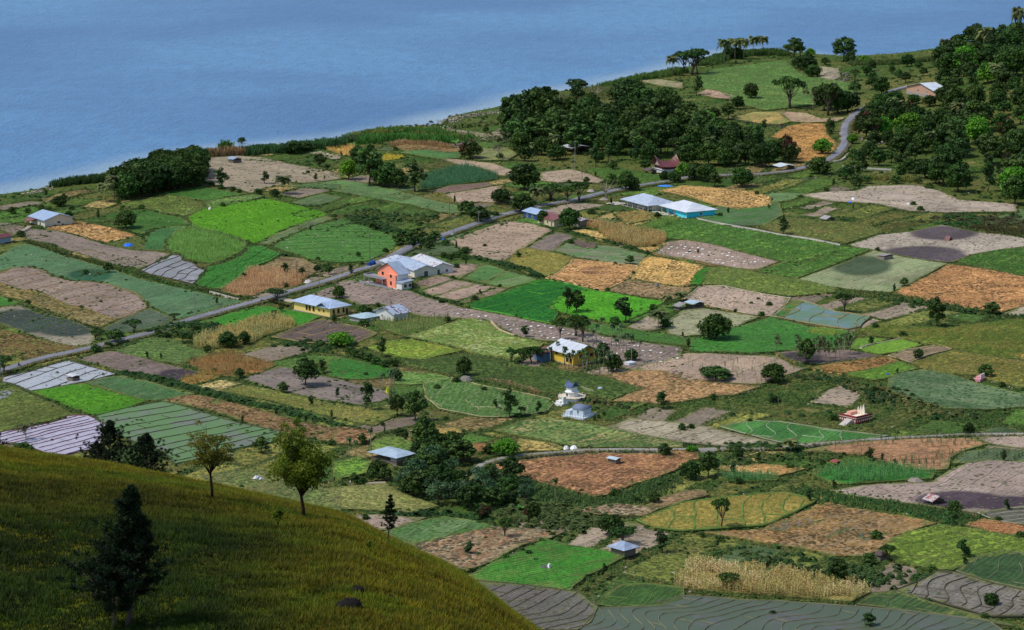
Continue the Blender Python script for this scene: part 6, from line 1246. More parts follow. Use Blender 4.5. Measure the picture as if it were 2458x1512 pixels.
def house(name, P0, P1, P2, label, wallc, roofc, h=3.0, typ='gable', pitch=.4, oh=.6, ridge='x', rust=0.0, rustc=(120,62,48), wins=(), cat='house', group=None, base=True, open_front=0.0, posts=0, dz=0, axis=None, minD=None, plain_wall=True, winc=(225,222,215)):
    root, L, D, s = frame(name, P0, P1, P2, label, cat, group, dz)
    if minD: D = max(D, minD)
    wm = solid('plaster_wall', wallc, .9, .1, .10, .8)
    w = MB(); of = open_front
    if h > 0: w.box(0, of, -1.5, L, D, h); w.build('wall', wm, root)
    if base: MB().box(-.25, -.25, -1.5, L+.25, D+.25, .22).build('plinth', solid('concrete', (150,146,140), .9), root)
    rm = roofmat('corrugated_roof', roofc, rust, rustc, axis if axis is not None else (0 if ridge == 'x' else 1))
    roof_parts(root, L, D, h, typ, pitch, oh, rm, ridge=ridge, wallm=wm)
    if posts:
        for k in range(posts): x = .1+(L-.3)*k/(posts-1); MB().box(x-.1, .02, .2, x+.12, .24, h-.05).build('post', solid('post_paint', (215,212,205)), root)
    fm = solid('window_frame', winc, .7)
    for (f, pos, z, ww, hh, *k) in wins:
        tot = L if f in 'fb' else D
        # openings on a recessed front sit on the recessed wall
        if f == 'f' and of:
            fr = window(root, f, pos*tot, z, ww, hh, L, D, fm, GLASS, k[0] if k else 'window'); fr.location.y = of
        else: window(root, f, pos*tot, z, ww, hh, L, D, fm, GLASS, k[0] if k and k[0] != 'arch' else 'window', arch=bool(k and k[0] == 'arch'))
    return root, L, D, s
W_ = lambda f, xs, z=1.0, w=1.0, h=1.2, *k: [(f, x, z, w, h, *k) for x in xs]
# yellow building with the blue hipped roof
r_, L_, D_, s_ = house('yellow_building', (706,746), (792,763), (829,752), 'long yellow building with pale blue hipped roof beside the road', (232,204,124), (172,190,216), h=3.5, typ='hip', pitch=.42, oh=.9,
  wins=W_('f', (.36,.44,.55), 1.1, .9, 1.5, 'arch')+W_('f', (.70,.83), 1.6, .6, .6)+W_('r', (.2,.45,.72), 1.1, .8, 1.3, 'arch')+[('r',.9,.2,.9,2.1,'door')], winc=(120,80,60))
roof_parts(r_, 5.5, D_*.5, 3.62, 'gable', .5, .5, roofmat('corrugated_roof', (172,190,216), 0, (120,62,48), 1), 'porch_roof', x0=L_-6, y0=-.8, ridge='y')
# salmon house
sal = (240,152,124)
r_, L_, D_, s_ = frame('salmon_house', (887,682), (948,695), (980,687), 'two storey salmon pink house with balcony and grey metal roof'); h2 = 5.5
wm = solid('salmon_plaster', sal, .85, .1, .06, .8); ww = solid('white_plaster', (222,220,214), .85, .1, .06, .8); gm = roofmat('corrugated_roof', (150,164,184), 0, axis=1)
MB().box(0, 3.0, -1, L_*.62, D_*.85, 3.0).build('ground_floor', wm, r_)
MB().box(L_*.15, 2.2, 3.0, L_*.98, D_*.85, h2).build('upper_floor', wm, r_)
MB().box(L_*.62, .6, -1, L_*.98, D_*.85, 3.0).build('stair_wing', wm, r_)
MB().box(L_*.62, .6, 3.0, L_*.98, 2.2, h2-.3).build('stair_wing', wm, r_)
MB().box(L_*.9835, 1.2, 3.1, L_*1.0, D_*.85, h2-.02).build('white_side_wall', ww, r_)
MB().box(-2.2, -1.2, 2.85, L_*.62-.01, 3.6, 3.12).build('balcony_slab', solid('grey_concrete', (140,140,145), .85), r_)
bl = MB(); bl.box(-2.2, -1.2, 3.12, -2.1, 3.6, 3.75).box(-2.1, -1.2, 3.12, L_*.6, -1.1, 3.75); bl.build('balcony_parapet', solid('grey_concrete', (140,140,145), .85), r_)
for x in (-2.0, .9, L_*.58): MB().box(x, -1.1, -1, x+.3, -.8, 2.85).build('pillar', solid('grey_concrete', (140,140,145), .85), r_)
MB().box(-3.2, -2.6, -1.5, L_+1.6, -2.35, 1.0).build('boundary_wall', solid('grey_concrete', (140,140,145), .85), r_)
MB().box(-3.2, -2.35, -1.5, L_+1.6, 3, .12).build('yard_slab', solid('pale_paving', (190,180,170), .9), r_)
roof_parts(r_, L_*.85, D_*.85-2.0, h2, 'gable', .5, .7, gm, x0=L_*.15, y0=2.2, ridge='y', wallm=wm)
fm = solid('window_frame', (120,60,50))
for (f, x, z, a, b, dy) in [('f', L_*.3, 1.0, 1.5, 1.5, 3.0), ('f', L_*.8, 1.2, .8, 1.2, .6), ('f', L_*.8, 4.1, .9, .9, .6), ('f', L_*.35, 4.0, 1.1, 1.0, 2.2)]:
    w_ = window(r_, f, x, z, a, b, L_, D_, fm); w_.location.y = dy
roof_parts(r_, 3.6, D_*.7, 2.7, 'shed', .12, .4, roofmat('corrugated_roof', (150,164,184), .3, axis=0), 'lean_to_roof', x0=L_+.2, y0=.6)
MB().box(L_+.2, .6, -1, L_+3.6, D_*.7, 2.6).build('lean_to', ww, r_)
for y in (.3, .6): window(r_, 'r', D_*y, 1.0, .9, 1.0, L_+3.6, D_, solid('window_frame', (120,60,50)))
# long sheds behind
house('white_shed', (934,645), (995,667), (1032,655), 'long white shed with bluish metal roof behind the salmon house', (212,210,196), (168,184,206), h=2.9, pitch=.32, rust=.28, wins=[('r',.5,.1,1.6,2.2,'door'),('f',.8,1,1,1),('f',.6,1,1,1)], cat='shed')
house('white_shed', (985,640), (1036,661), (1066,648), 'white shed with red rusted roof patch, rightmost of the shed row', (214,212,206), (205,208,214), h=3.0, pitch=.34, rust=.36, rustc=(140,66,48), wins=[('r',.3,.1,1.4,2,'door'),('r',.7,1,1,1)], cat='shed')
house('white_shed', (915,640), (945,652), (985,632), 'low shed with weathered white roof between road and salmon house', (190,186,180), (196,204,214), h=2.4, pitch=.25, rust=.3, cat='shed')
house('white_shed', (903,767), (945,775), (964,764), 'small white gabled shed with half rusted roof', (206,208,204), (176,190,210), h=3.0, pitch=.42, ridge='y', rust=.42, rustc=(112,66,58), wins=[('f',.35,1.4,.7,.7)], cat='shed', oh=.8)
house('low_shed', (841,770), (872,776), (899,764), 'low shed with pale green blue roof beside the rusty white shed', (150,150,150), (172,196,206), h=1.6, pitch=.22, typ='hip', cat='shed', rust=.1)
# yellow house in the areca grove
r_, L_, D_, s_ = house('grove_house', (1320,864), (1376,880), (1418,863), 'two storey yellow house with bright white roof in the palm grove', (226,190,74), (202,208,216), h=3.9, pitch=.42, ridge='x', oh=1.0, wins=W_('f', (.3,.6,.85), 2.6, 1.0, 1.0)+W_('f', (.75,.9), 1, 1.0, 1.2)+W_('r', (.3,.7), 2.4, 1.0, 1.0), winc=(90,70,60))
rl = MB(); roof_parts(r_, 5.0, 4.5, 2.6, 'shed', .25, .4, roofmat('corrugated_roof', (140,84,66), .8, (112,58,46)), 'lean_to_roof', x0=-3.5, y0=-4.0)
MB().box(-3.5, -4.0, -1, 1.5, -.1, 2.5).build('lean_to', solid('blue_boards', (72,112,150)), r_)
# far-left farmhouse and red roofed shed
r_, L_, D_, s_ = house('farmhouse', (72,536), (108,546), (151,533), 'white walled farmhouse with blue grey metal roof at far left', (206,200,182), (158,178,206), h=3.2, pitch=.30, ridge='x', rust=.16, wins=[('f',.3,1.6,1,1),('f',.7,.1,1,2,'door'),('r',.5,1.2,1.4,1)], oh=.8)
roof_parts(r_, 5.5, 3.2, 2.0, 'shed', .25, .3, roofmat('corrugated_roof', (140,90,80), .7, (118,62,54)), 'lean_to_roof', x0=1.0, y0=-3.6)
for x in (1.2, 6.2): MB().tube([(x, -3.4, -.5), (x, -3.4, 1.95)], .08).build('post', WOOD, r_)
house('red_roofed_shed', (-60,598), (27,582), (44,572), 'shed with dark red rusty roof cut by the left frame edge', (150,168,178), (126,60,54), h=2.6, pitch=.32, rust=.6, rustc=(96,46,44), cat='shed', wins=[('r',.5,1.2,1,1)])
# roadside shops
house('roadside_shop', (1256,522), (1288,530), (1306,520), 'shop with pale blue roof and dark blue wall beside the road', (52,80,128), (164,186,214), h=2.8, pitch=.25, rust=.05, wins=[('f',.3,.9,1.2,1.2),('f',.7,.1,1.2,2,'door')], cat='shop', group='roadside shops')
house('roadside_shop', (1291,536), (1330,546), (1354,536), 'cream shop with maroon rusted roof, middle of the roadside row', (202,190,150), (136,88,82), h=3.0, pitch=.36, rust=.7, rustc=(116,64,60), wins=W_('f', (.2,.6), 1, 1, 1.2)+[('f',.85,.1,1,2,'door')], cat='shop', group='roadside shops')
house('roadside_shop', (1373,541), (1388,546), (1406,537), 'small shop with grey and rust striped roof, right of the roadside row', (150,140,130), (178,172,176), h=2.2, pitch=.3, rust=.5, rustc=(130,84,78), cat='shop', group='roadside shops', wins=[('f',.5,.1,1,1.8,'door')])
# school and turquoise house
house('veranda_school', (1494,494), (1556,509), (1592,497), 'long pale house with posts under its veranda and rust streaked roof', (200,190,170), (176,190,208), h=3.0, typ='hip', pitch=.38, rust=.22, rustc=(168,104,80), oh=.9, open_front=2.2, posts=6, wins=W_('f', (.15,.4,.65,.9), 1, 1, 1.2)+[('f',.28,.1,1,2.1,'door'),('f',.78,.1,1,2.1,'door')])
r_, L_, D_, s_ = house('turquoise_house', (1588,510), (1648,525), (1690,513), 'bright turquoise house with clean white hipped roof', (70,212,236), (212,217,226), h=3.1, typ='hip', pitch=.34, oh=1.0, open_front=2.4, posts=5, wins=W_('f', (.3,.7), 1, 1.2, 1.3)+[('f',.5,.1,1,2.1,'door')]+W_('r', (.5,), 1.1, 1.2, 1.2), winc=(235,235,235))
MB().box(L_*.55, .05, -.9, L_-.03, 2.39, 3.06).build('corner_room', solid('turquoise_plaster', (70,212,236), .85, .1, .06), r_)
MB().box(-4, -4, -1, L_+2, -.3, .2).build('forecourt', solid('pale_concrete', (200,196,186), .9), r_)
# headland house, kiosk, barns, huts
house('headland_house', (2176,230), (2245,235), (2255,228), 'low brick house with whitish roof among trees near the headland', (186,148,126), (206,214,222), h=2.8, pitch=.22, typ='gable', ridge='y', minD=9, wins=[('f',.4,1,1.2,1.4),('f',.7,.8,.7,1.8,'door')], oh=.9)
def openshed(name, P0, P1, P2, label, roofc, h, pitch=.25, rust=0.1, typ='gable', cat='shed', posts=3, back=True, ridge='x', wallc=(120,108,98), rustc=(120,62,48), floor=0.0, grp=None, oh=.6, minD=None, parth=0.0):
    root, L, D, s = frame(name, P0, P1, P2, label, cat, grp)
    if minD: D = max(D, minD)
    for i in range(posts):
        for y in (.1, D-.1): x = .1+(L-.2)*i/max(1, posts-1); MB().tube([(x, y, -1), (x, y, h)], .09, 5).build('post', WOOD, root)
    if floor: MB().box(0, 0, floor, L, D, floor+.12).build('floor', WOOD, root)
    if back: MB().box(0, D-.2, floor, L, D-.1, h*.95).build('back_wall', solid('board_wall', wallc, .9, .1, .25, 2), root)
    if parth:
        MB().box(.02, .02, floor+.1, L-.02, D-.3, floor+parth).build('board_wall', solid('board_wall', wallc, .9, .1, .25, 2), root)
    roof_parts(root, L, D, h, typ, pitch, oh, roofmat('corrugated_roof', roofc, rust, rustc, 0 if ridge == 'x' else 1), ridge=ridge, th=.08)
    return root, L, D
openshed('kiosk', (1857,409), (1873,413), (1889,406), 'open roadside kiosk with pale tin roof near the bend', (206,216,222), 2.6, .2, cat='kiosk')
r_, L_, D_ = openshed('open_barn', (892,1103), (952,1118), (984,1106), 'big low barn with pale blue roof beside the gully thicket', (168,188,204), 2.4, .2, .12, 'hip', posts=5, rustc=(170,120,140), oh=.9, parth=.9)
MB().box(L_-2.5, .05, -.5, L_-.1, D_-.3, 2.3).build('store_room', solid('grey_boards', (160,158,160)), r_)
r_, L_, D_ = openshed('stilt_hut', (1466,1334), (1498,1343), (1515,1333), 'wooden stilt hut with patched blue and white tin roof', (150,166,192), 2.7, .5, .38, 'hip', cat='hut', posts=3, rustc=(190,180,180), floor=.5, oh=.8, parth=1.5)
openshed('field_hut', (1459,1117), (1478,1121), (1487,1117), 'little wooden hut with pale roof on the brown stubble plot', (190,204,212), 2.2, .25, 0, cat='hut', posts=2, floor=.3, parth=1.6, oh=.4)
openshed('field_hut', (2104,625), (2122,628), (2133,622), 'grey wooden box hut on the pale grey plot', (150,140,130), 2.2, .05, 0, cat='hut', posts=3, floor=.4, parth=1.4, oh=.1, wallc=(140,128,120))
openshed('field_hut', (1969,532), (1983,535), (1991,529), 'low hut with grey and rust roof on the far grassland', (164,160,158), 1.5, .4, .4, cat='hut', posts=2, rustc=(126,84,80), oh=.4)
openshed('field_hut', (2219,1213), (2238,1219), (2252,1208), 'small hut with red and white striped roof beside the wet patch', (190,186,184), 1.8, .45, .62, cat='hut', posts=2, rustc=(150,72,62), oh=.5, floor=.3)
openshed('field_hut', (1994,1120), (2004,1124), (2012,1118), 'tiny hut with bright rust red roof by the maize rows', (150,72,58), 1.6, .3, .6, cat='hut', posts=2, rustc=(140,60,50), oh=.3)
openshed('field_hut', (2101,1345), (2113,1349), (2123,1342), 'tiny dark wooden hut below the mud pond tree', (84,64,58), 1.7, .5, .3, cat='hut', posts=2, oh=.3, parth=1.0)
openshed('field_hut', (547,391), (560,393), (567,389), 'small grey blue hut on the shoreside plot', (150,166,190), 2.2, .3, .1, cat='hut', posts=2, floor=.4, parth=1.2, oh=.4)
openshed('field_hut', (1645,739), (1664,744), (1680,738), 'open hut with pale blue roof right of the bright rice', (176,196,208), 2.2, .2, 0, cat='hut', posts=3, oh=.5, parth=.8)
openshed('field_hut', (1618,744), (1630,747), (1643,739), 'low hut with grey brown tin roof left of its pale twin', (150,146,144), 1.7, .3, .3, cat='hut', posts=2, oh=.5, parth=.6)
openshed('field_hut', (160,914), (174,918), (186,913), 'small pale hut standing in the white flooded paddy', (206,206,210), 1.9, .15, 0, cat='hut', posts=2, floor=.5, oh=.3, parth=.7)
openshed('grove_shed', (1346,362), (1375,367), (1392,358), 'pale flat roofed shed under the lakeside trees', (196,202,208), 2.2, .12, .08, cat='shed', posts=3)
openshed('kiosk', (1546,417), (1556,419), (1564,414), 'small dark brown kiosk left of the saddle roofed house', (96,80,74), 1.8, .3, .4, cat='kiosk', posts=2)
# tent hut: steep red planks
r_, L_, D_, s_ = frame('tent_hut', (2264,582), (2276,583), (2283,577), 'red tent shaped hut on the pale wet plot', 'hut')
mb = MB(); H_ = 2.4; mb.add([(0,0,0),(L_,0,0),(L_,D_,0),(0,D_,0),(L_*.0,D_/2,H_),(L_,D_/2,H_)], [(0,1,5,4),(2,3,4,5),(1,2,5),(3,0,4),(0,3,2,1)]); mb.build('plank_roof', roofmat('red_planks', (120,70,66), .5, (96,54,52)), r_)
MB().box(L_, D_*.3, 0, L_+.06, D_*.6, 1.2).build('doorway', DARKIN, r_)
# crumpled tin shelter
r_, L_, D_, s_ = frame('tin_shelter', (605,1157), (622,1159), (638,1152), 'crumpled white tin shelter on the rough grass', 'shelter')
mb = MB(); mb.add([(-.3,0,.5),(1.2,-.2,.7),(1.6,1.6,1.5),(0,1.8,1.2),(.8,.8,1.9)], [(0,1,4),(1,2,4),(2,3,4),(3,0,4)]).add([(1.7,0,.4),(3.1,-.3,.3),(3.3,1.3,.9),(2,1.5,1.3),(2.5,.5,1.7)], [(0,1,4),(1,2,4),(2,3,4),(3,0,4)])
o_ = mb.build('tin_sheet', solid('white_tin', (206,212,224), .5), r_); sm = o_.modifiers.new('t', 'SOLIDIFY'); sm.thickness = .05
for x, y in ((.2,.2),(1.2,1.4),(2.2,.2),(3,1.1)): MB().tube([(x,y,-.3),(x,y,.95)], .05, 5).build('post', WOOD, r_)
# white water box
r_, L_, D_, s_ = frame('water_tank', (1498,878), (1510,881), (1519,876), 'white box tank with lid beside the palm grove', 'tank')
MB().box(0, 0, -.5, L_, D_, 1.2).build('tank', solid('white_paint', (224,226,230), .5), r_); MB().box(-.1, -.1, 1.2, L_+.1, D_+.1, 1.32).build('lid', solid('white_paint2', (205,210,220), .5), r_)
# carved saddle roofed house
r_, L_, D_, s_ = frame('saddle_roofed_house', (1569,412), (1594,419), (1616,413), 'traditional house with dark red saddle roof and white base', 'house')
MB().box(0, 0, -1, L_, D_, 2.0).build('base_wall', solid('white_base', (214,214,218), .8), r_)
MB().box(.4, .4, 2.0, L_-.4, D_-.4, 3.6).build('carved_wall', solid('carved_boards', (96,66,56), .8, .1, .3, 3), r_)
MB().box(-.5, -.5, 1.9, L_+.5, D_+.5, 2.12).build('gallery', solid('white_base', (214,214,218), .8), r_)
mb = MB(); n = 10; cx = L_/2; top = 8.6
for i in range(n+1):
    t = i/n*2-1; y = D_/2+t*(D_/2+2.2); zr = 5.6+3.2*abs(t)**2.2; ez = 3.4+.5*abs(t)**2; w = (L_/2+.7)*(1-.12*abs(t)**2)
    mb.v += [(cx-w, y, ez), (cx-w*.45, y, ez+(zr-ez)*.48), (cx, y, zr), (cx+w*.45, y, ez+(zr-ez)*.48), (cx+w, y, ez)]
for i in range(n):
    for k in range(4): a = i*5+k; mb.f.append((a, a+1, a+6, a+5))
o_ = mb.build('saddle_roof', roofmat('dark_red_roof', (112,58,56), .3, (84,44,46)), r_); sm = o_.modifiers.new('t', 'SOLIDIFY'); sm.thickness = .15
for y0, s1 in ((-.9, -1), (D_+.9, 1)):
    MB().add([(cx-2.6, y0, 3.9), (cx+2.6, y0, 3.9), (cx, y0, 7.2), (cx-2.6, y0+.1, 3.9), (cx+2.6, y0+.1, 3.9), (cx, y0+.1, 7.2)], [(0,1,2),(3,5,4),(0,3,4,1),(1,4,5,2),(2,5,3,0)]).build('gable_board', solid('carved_board', (168,150,140), .8, .1, .35, 4), r_)
# ---- tombs
WH = solid('white_marble', (226,226,224), .6, .2, .06); WH2 = solid('cream_stone', (206,190,166), .8)
r_, L_, D_, s_ = frame('white_monument', (1344,957), (1372,965), (1404,960), 'white tiered tomb monument topped by a dark blue saddle roofed shrine', 'tomb')
c0 = (L_*.52, D_*.5)
def prism(mb, c, r, z0, z1, n=8, sy=1.0, rot=.39):
    v = [(c[0]+r*math.cos(rot+2*math.pi*k/n), c[1]+sy*r*math.sin(rot+2*math.pi*k/n), z) for z in (z0, z1) for k in range(n)]
    return mb.add(v, [tuple(range(n))[::-1], tuple(range(n, 2*n))]+[(k, (k+1) % n, n+(k+1) % n, n+k) for k in range(n)])
R_ = L_*.74
prism(MB(), c0, R_, -1, .9).build('platform', WH, r_); prism(MB(), c0, R_*1.06, .9, 1.05).build('platform_rim', WH2, r_)
mb = MB()
for k in range(16):
    a = k*math.pi/8; mb.box(c0[0]+R_*math.cos(a)-.06, c0[1]+R_*math.sin(a)-.06, 1.05, c0[0]+R_*math.cos(a)+.06, c0[1]+R_*math.sin(a)+.06, 1.6)
mb.build('railing', WH, r_)
prism(MB(), c0, R_*.48, 1.05, 2.4).build('tier', WH, r_); prism(MB(), c0, R_*.55, 2.4, 2.6).build('tier_rim', WH, r_)
MB().box(c0[0]-1.3, c0[1]-1.2, 2.6, c0[0]+1.3, c0[1]+1.2, 4.0).build('shrine', WH, r_)
mb = MB(); n = 8
for i in range(n+1):
    t = i/n*2-1; x = c0[0]+t*1.9; zr = 5.0+1.0*abs(t)**2; ez = 3.9+.35*t*t
    mb.v += [(x, c0[1]-1.6, ez), (x, c0[1]-.5, zr-.45), (x, c0[1], zr), (x, c0[1]+.5, zr-.45), (x, c0[1]+1.6, ez)]
for i in range(n):
    for k in range(4): a = i*5+k; mb.f.append((a, a+1, a+6, a+5))
o_ = mb.build('shrine_roof', solid('blue_grey_roof', (74,92,128), .5), r_); sm = o_.modifiers.new('t', 'SOLIDIFY'); sm.thickness = .12
MB().box(c0[0]-.12, c0[1]-R_*.48-.1, 1.2, c0[0]+.12, c0[1]-R_*.46, 2.2).box(c0[0]-.4, c0[1]-R_*.48-.12, 1.7, c0[0]+.4, c0[1]-R_*.46, 1.9).build('cross', DARKIN, r_)
r_, L_, D_, s_ = frame('white_box_tomb', (1331,973), (1348,977), (1357,971), 'small plain white box tomb with upright cross tower', 'tomb')
MB().box(0, 0, -.5, L_, D_, .8).build('base', WH, r_); MB().box(.3, .3, .8, L_*.65, D_-.3, 1.5).build('coffin', WH, r_)
MB().box(L_*.7, D_*.3, .8, L_*.95, D_*.7, 3.0).build('tower', WH, r_)
BG = solid('blue_grey_stone', (196,206,214), .6)
r_, L_, D_, s_ = frame('vaulted_tomb', (1349,1001), (1400,1009), (1428,997), 'blue grey fenced tomb with barrel vault roof', 'tomb')
MB().box(0, 0, -1, L_, D_, .4).build('platform', BG, r_)
mb = MB()
for k in range(9):
    x = L_*k/8; mb.box(x-.06, -.06, .4, x+.06, .06, 1.3)
    y = D_*k/8; mb.box(L_-.06, y-.06, .4, L_+.06, y+.06, 1.3); mb.box(-.06, y-.06, .4, .06, y+.06, 1.3)
mb.box(.06, -.04, 1.1, L_-.06, .04, 1.2).box(L_-.04, .06, 1.1, L_+.04, D_-.06, 1.2); mb.build('railing', solid('white_rail', (206,214,222), .6), r_)
MB().box(L_*.35, D_*.25, .4, L_*.85, D_*.85, 2.6).build('chamber', BG, r_)
mb = MB(); n = 10; q = []
for i in range(n+1): a = math.pi*i/n; q.append((D_*.55-math.cos(a)*D_*.33, 2.6+math.sin(a)*1.1))
for x in (L_*.33, L_*.87): mb.v += [(x, y, z) for y, z in q]
mb.f += [(i, i+1, n+2+i, n+1+i) for i in range(n)]+[tuple(range(n+1))[::-1], tuple(range(n+1, 2*n+2))]; mb.build('vault', solid('dark_blue_stone', (110,122,146), .6), r_, True)
for (x, y) in ((L_*.6, D_*.25),): MB().box(x-.08, y-.08, .9, x+.08, y, 2.3).box(x-.35, y-.08, 1.7, x+.35, y, 1.88).build('cross', DARKIN, r_)
MB().box(L_*.05, D_*.2, .4, L_*.25, D_*.8, 1.8).build('side_tomb', BG, r_)
MR = solid('maroon_paint', (132,50,56), .7); CR = solid('cream_paint', (226,214,196), .7)
r_, L_, D_, s_ = frame('red_walled_tomb', (2014,1010), (2055,1019), (2082,1008), 'maroon walled tomb with white pointed headstones and steps', 'tomb')
MB().box(0, 0, -1, L_, D_, 1.7).build('plinth', MR, r_)
MB().box(-.1, -.1, 1.7, L_+.1, D_+.1, 1.85).build('platform_top', CR, r_)
mb = MB()
for k in range(8):
    x = .5+(L_-1)*k/7; mb.box(x-.2, -.06, .6, x+.2, .0, 1.2); y = .5+(D_-1)*k/7; mb.box(L_, y-.2, .6, L_+.06, y+.2, 1.2)
mb.build('white_panels', CR, r_)
mb = MB(); mb.box(-.1, -.1, 1.85, L_+.1, .1, 2.5).box(L_-.1, .1, 1.85, L_+.1, D_+.1, 2.5); mb.build('parapet', MR, r_)
for k, x in enumerate((.45, .6, .75)):
    hh = 3.6+.5*k; xx = L_*x; MB().add([(xx-.7, D_*.7, 1.85), (xx+.7, D_*.7, 1.85), (xx+.45, D_*.7, hh-.8), (xx, D_*.7, hh+.8), (xx-.45, D_*.7, hh-.8), (xx-.7, D_*.7+.3, 1.85), (xx+.7, D_*.7+.3, 1.85), (xx+.45, D_*.7+.3, hh-.8), (xx, D_*.7+.3, hh+.8), (xx-.45, D_*.7+.3, hh-.8)],
      [(0,1,2,3,4),(9,8,7,6,5),(0,5,6,1),(1,6,7,2),(2,7,8,3),(3,8,9,4),(4,9,5,0)]).build('headstone', CR, r_)
MB().box(L_*.15, D_*.3, 1.85, L_*.4, D_*.8, 2.8).build('coffin', solid('pink_plaster', (216,160,140), .8), r_)
mb = MB()
for k in range(9): mb.box(L_*.45, -.5-.45*k-.1, -2.5, L_*.8, -.06-.45*k, 1.4-.2*k)
mb.build('steps', solid('pale_steps', (196,190,184), .9), r_)
PKM = solid('pink_paint', (214,150,158), .7)
r_, L_, D_, s_ = frame('pink_grave', (2336,916), (2352,918), (2360,911), 'small pink grave with headstone beside a dark tree', 'grave')
MB().box(0, 0, -.5, L_, D_, 1.0).build('base', PKM, r_); MB().box(.4, D_*.2, 1.0, L_*.75, D_*.8, 1.6).build('coffin', PKM, r_); MB().box(L_*.8, D_*.2, 1.0, L_*.95, D_*.8, 2.5).build('headstone', solid('pale_pink', (230,200,196), .7), r_)
# ---- poles
def pole(x, y, h, label, c=(112,92,84), lamp=False):
    p = U(x, y); H = h*mpp(p); r_ = empty('utility_pole', p, RD, label, 'pole', 'utility poles across the plain'); m_ = solid('pole_steel', c, .8)
    MB().tube([(0,0,-1),(0,0,H)], [.16,.09], 7).build('shaft', m_, r_)
    MB().box(-.9, -.06, H-.5, .9, .06, H-.38).build('crossarm', m_, r_)
    for q in (-.8, 0, .8):
        MB().tube([(q,0,H-.38),(q,0,H-.14)], .05, 6).build('insulator', WH, r_)
    if lamp: MB().tube([(0,0,H-1.2),(.9,0,H-.9)], .04, 5).box(.7,-.12,-.95+H,1.4,.12,H-.85).build('street_lamp_arm', m_, r_)
    return r_
for q in [(468,765,64,'power pole standing right of the road in the green field',(150,140,130)),(713,682,56,'reddish power pole in the dry maize plot'),(767,704,56,'pale power pole at the road edge above the yellow building',(140,140,140)),(888,625,64,'power pole at the edge of the green rows, left of the sheds'),
  (239,820,60,'reddish power pole beside two round roadside trees'),(1079,530,46,'power pole behind the road in scrubland',(130,84,70),True),(1380,409,72,'tall pale pole below the lakeside trees',(150,150,145)),(1835,393,34,'power pole near the kiosk'),(2104,185,42,'power pole near the headland shore'),(2051,240,38,'power pole above the road bend'),
  (2048,317,28,'pole at the left foot of the red flushed tree'),(1397,434,30,'short dark pole on the brown plot'),(2,905,70,'thin pole at the far left picture edge',(90,110,100)),(1088,562,46,'street lamp pole on the road verge above the brown plot',(140,140,140),True),(1149,545,40,'street lamp pole near the road fork',(140,140,140),True)]: pole(*q)
def fence(name, a, b, label, h=1.2, rails=3, n=9, c=WOOD):
    p, q = U(*a), U(*b); d = q-p; L = math.hypot(d.x, d.y); r_ = empty(name, p, math.atan2(d.y, d.x), label, 'fence')
    for i in range(n): x = L*i/(n-1); MB().tube([(x,0,-.5),(x,0,h+rnd.uniform(-.1,.15))], .06, 5).build('post', c, r_)
    for k in range(rails): z = .3+(h-.35)*k/max(1, rails-1); MB().tube([(-.1,.06,z),(L*.5,.09,z+rnd.uniform(-.05,.05)),(L+.1,.06,z)], .05, 5).build('rail', c, r_)
fence('bamboo_fence', (803,659), (826,650), 'pale bamboo fence beside the road left of the salmon house', 2.2, 5, 7)
fence('bamboo_fence', (995,694), (1030,686), 'tall stake fence right of the salmon house', 2.8, 4, 12)
fence('rail_fence', (1922,436), (1960,432), 'low pale rail fence on the grass below the bend', 1.5, 3, 8, solid('pale_rail', (190,184,150)))
fence('rail_fence', (1396,936), (1424,946), 'pale stick fence beside the white monument', 1.3, 4, 6, solid('pale_rail', (190,184,150)))
fence('rail_fence', (542,1095), (562,1104), 'small stick frame with blue cloth on the terraces', 1.6, 4, 5, solid('pale_rail', (190,184,150)))
fence('plank_stack_fence', (1395,588), (1425,600), 'heaped wooden racks on the dark soil plot', 1.3, 6, 5)
# field sheets, tarps, heaps
def patch(name, x, y, w, h, c, label, cat, tall=.5, seed=1, rough=.6):
    p = U(x, y); s = mpp(p); W = w*s; Hd = h*s/math.sin(PITCH)*.9; r = random.Random(seed); mb = MB(); n = 12
    mb.v.append((0,0,tall)); 
    for ring, (rr, zz) in enumerate(((.5,.8),(1.0,-.05))):
        for k in range(n): a = 2*math.pi*k/n; q = rr*r.uniform(.75, 1.1); mb.v.append((W/2*q*math.cos(a), Hd/2*q*math.sin(a), tall*zz*r.uniform(.6,1.2) if ring == 0 else -.05))
    mb.f += [(0, 1+k, 1+(k+1) % n) for k in range(n)]+[(1+k, 1+n+k, 1+n+(k+1) % n, 1+(k+1) % n) for k in range(n)]
    return tag(mb.build(name, solid(name, c, rough, .2, .12, 2), loc=(p.x, p.y, p.z+.55)), label, cat)
BLU = (40,110,220)
patch('blue_tarpaulin', 308, 592, 30, 8, BLU, 'bright blue tarpaulin spread at the edge of the brown plot', 'tarpaulin', .9)
patch('blue_tarpaulin', 1597, 449, 46, 6, (70,130,210), 'long blue tarpaulin beside the road above the veranda house', 'tarpaulin', .5)
patch('blue_tarpaulin', 1064, 577, 7, 5, BLU, 'small blue tarpaulin on the verge by the road', 'tarpaulin', .6)
patch('blue_tarpaulin', 2131, 903, 15, 5, (30,80,170), 'blue tarpaulin on the green strip', 'tarpaulin', .5)
patch('blue_tarpaulin', 2040, 488, 10, 5, BLU, 'small blue sheet on the far pale soil', 'tarpaulin', .5)
patch('white_sheet', 2048, 482, 12, 7, (220,220,225), 'white sheet heap beside the small blue sheet', 'sheet', 1.2)
patch('white_sheet', 739, 680, 26, 8, (190,188,184), 'heap of pale sacks at the roadside by the dry maize', 'sacks', 1.0)
patch('white_sheet', 1762, 1124, 40, 6, (214,196,200), 'pale plastic sheet on the orange stubble', 'sheet', .3)
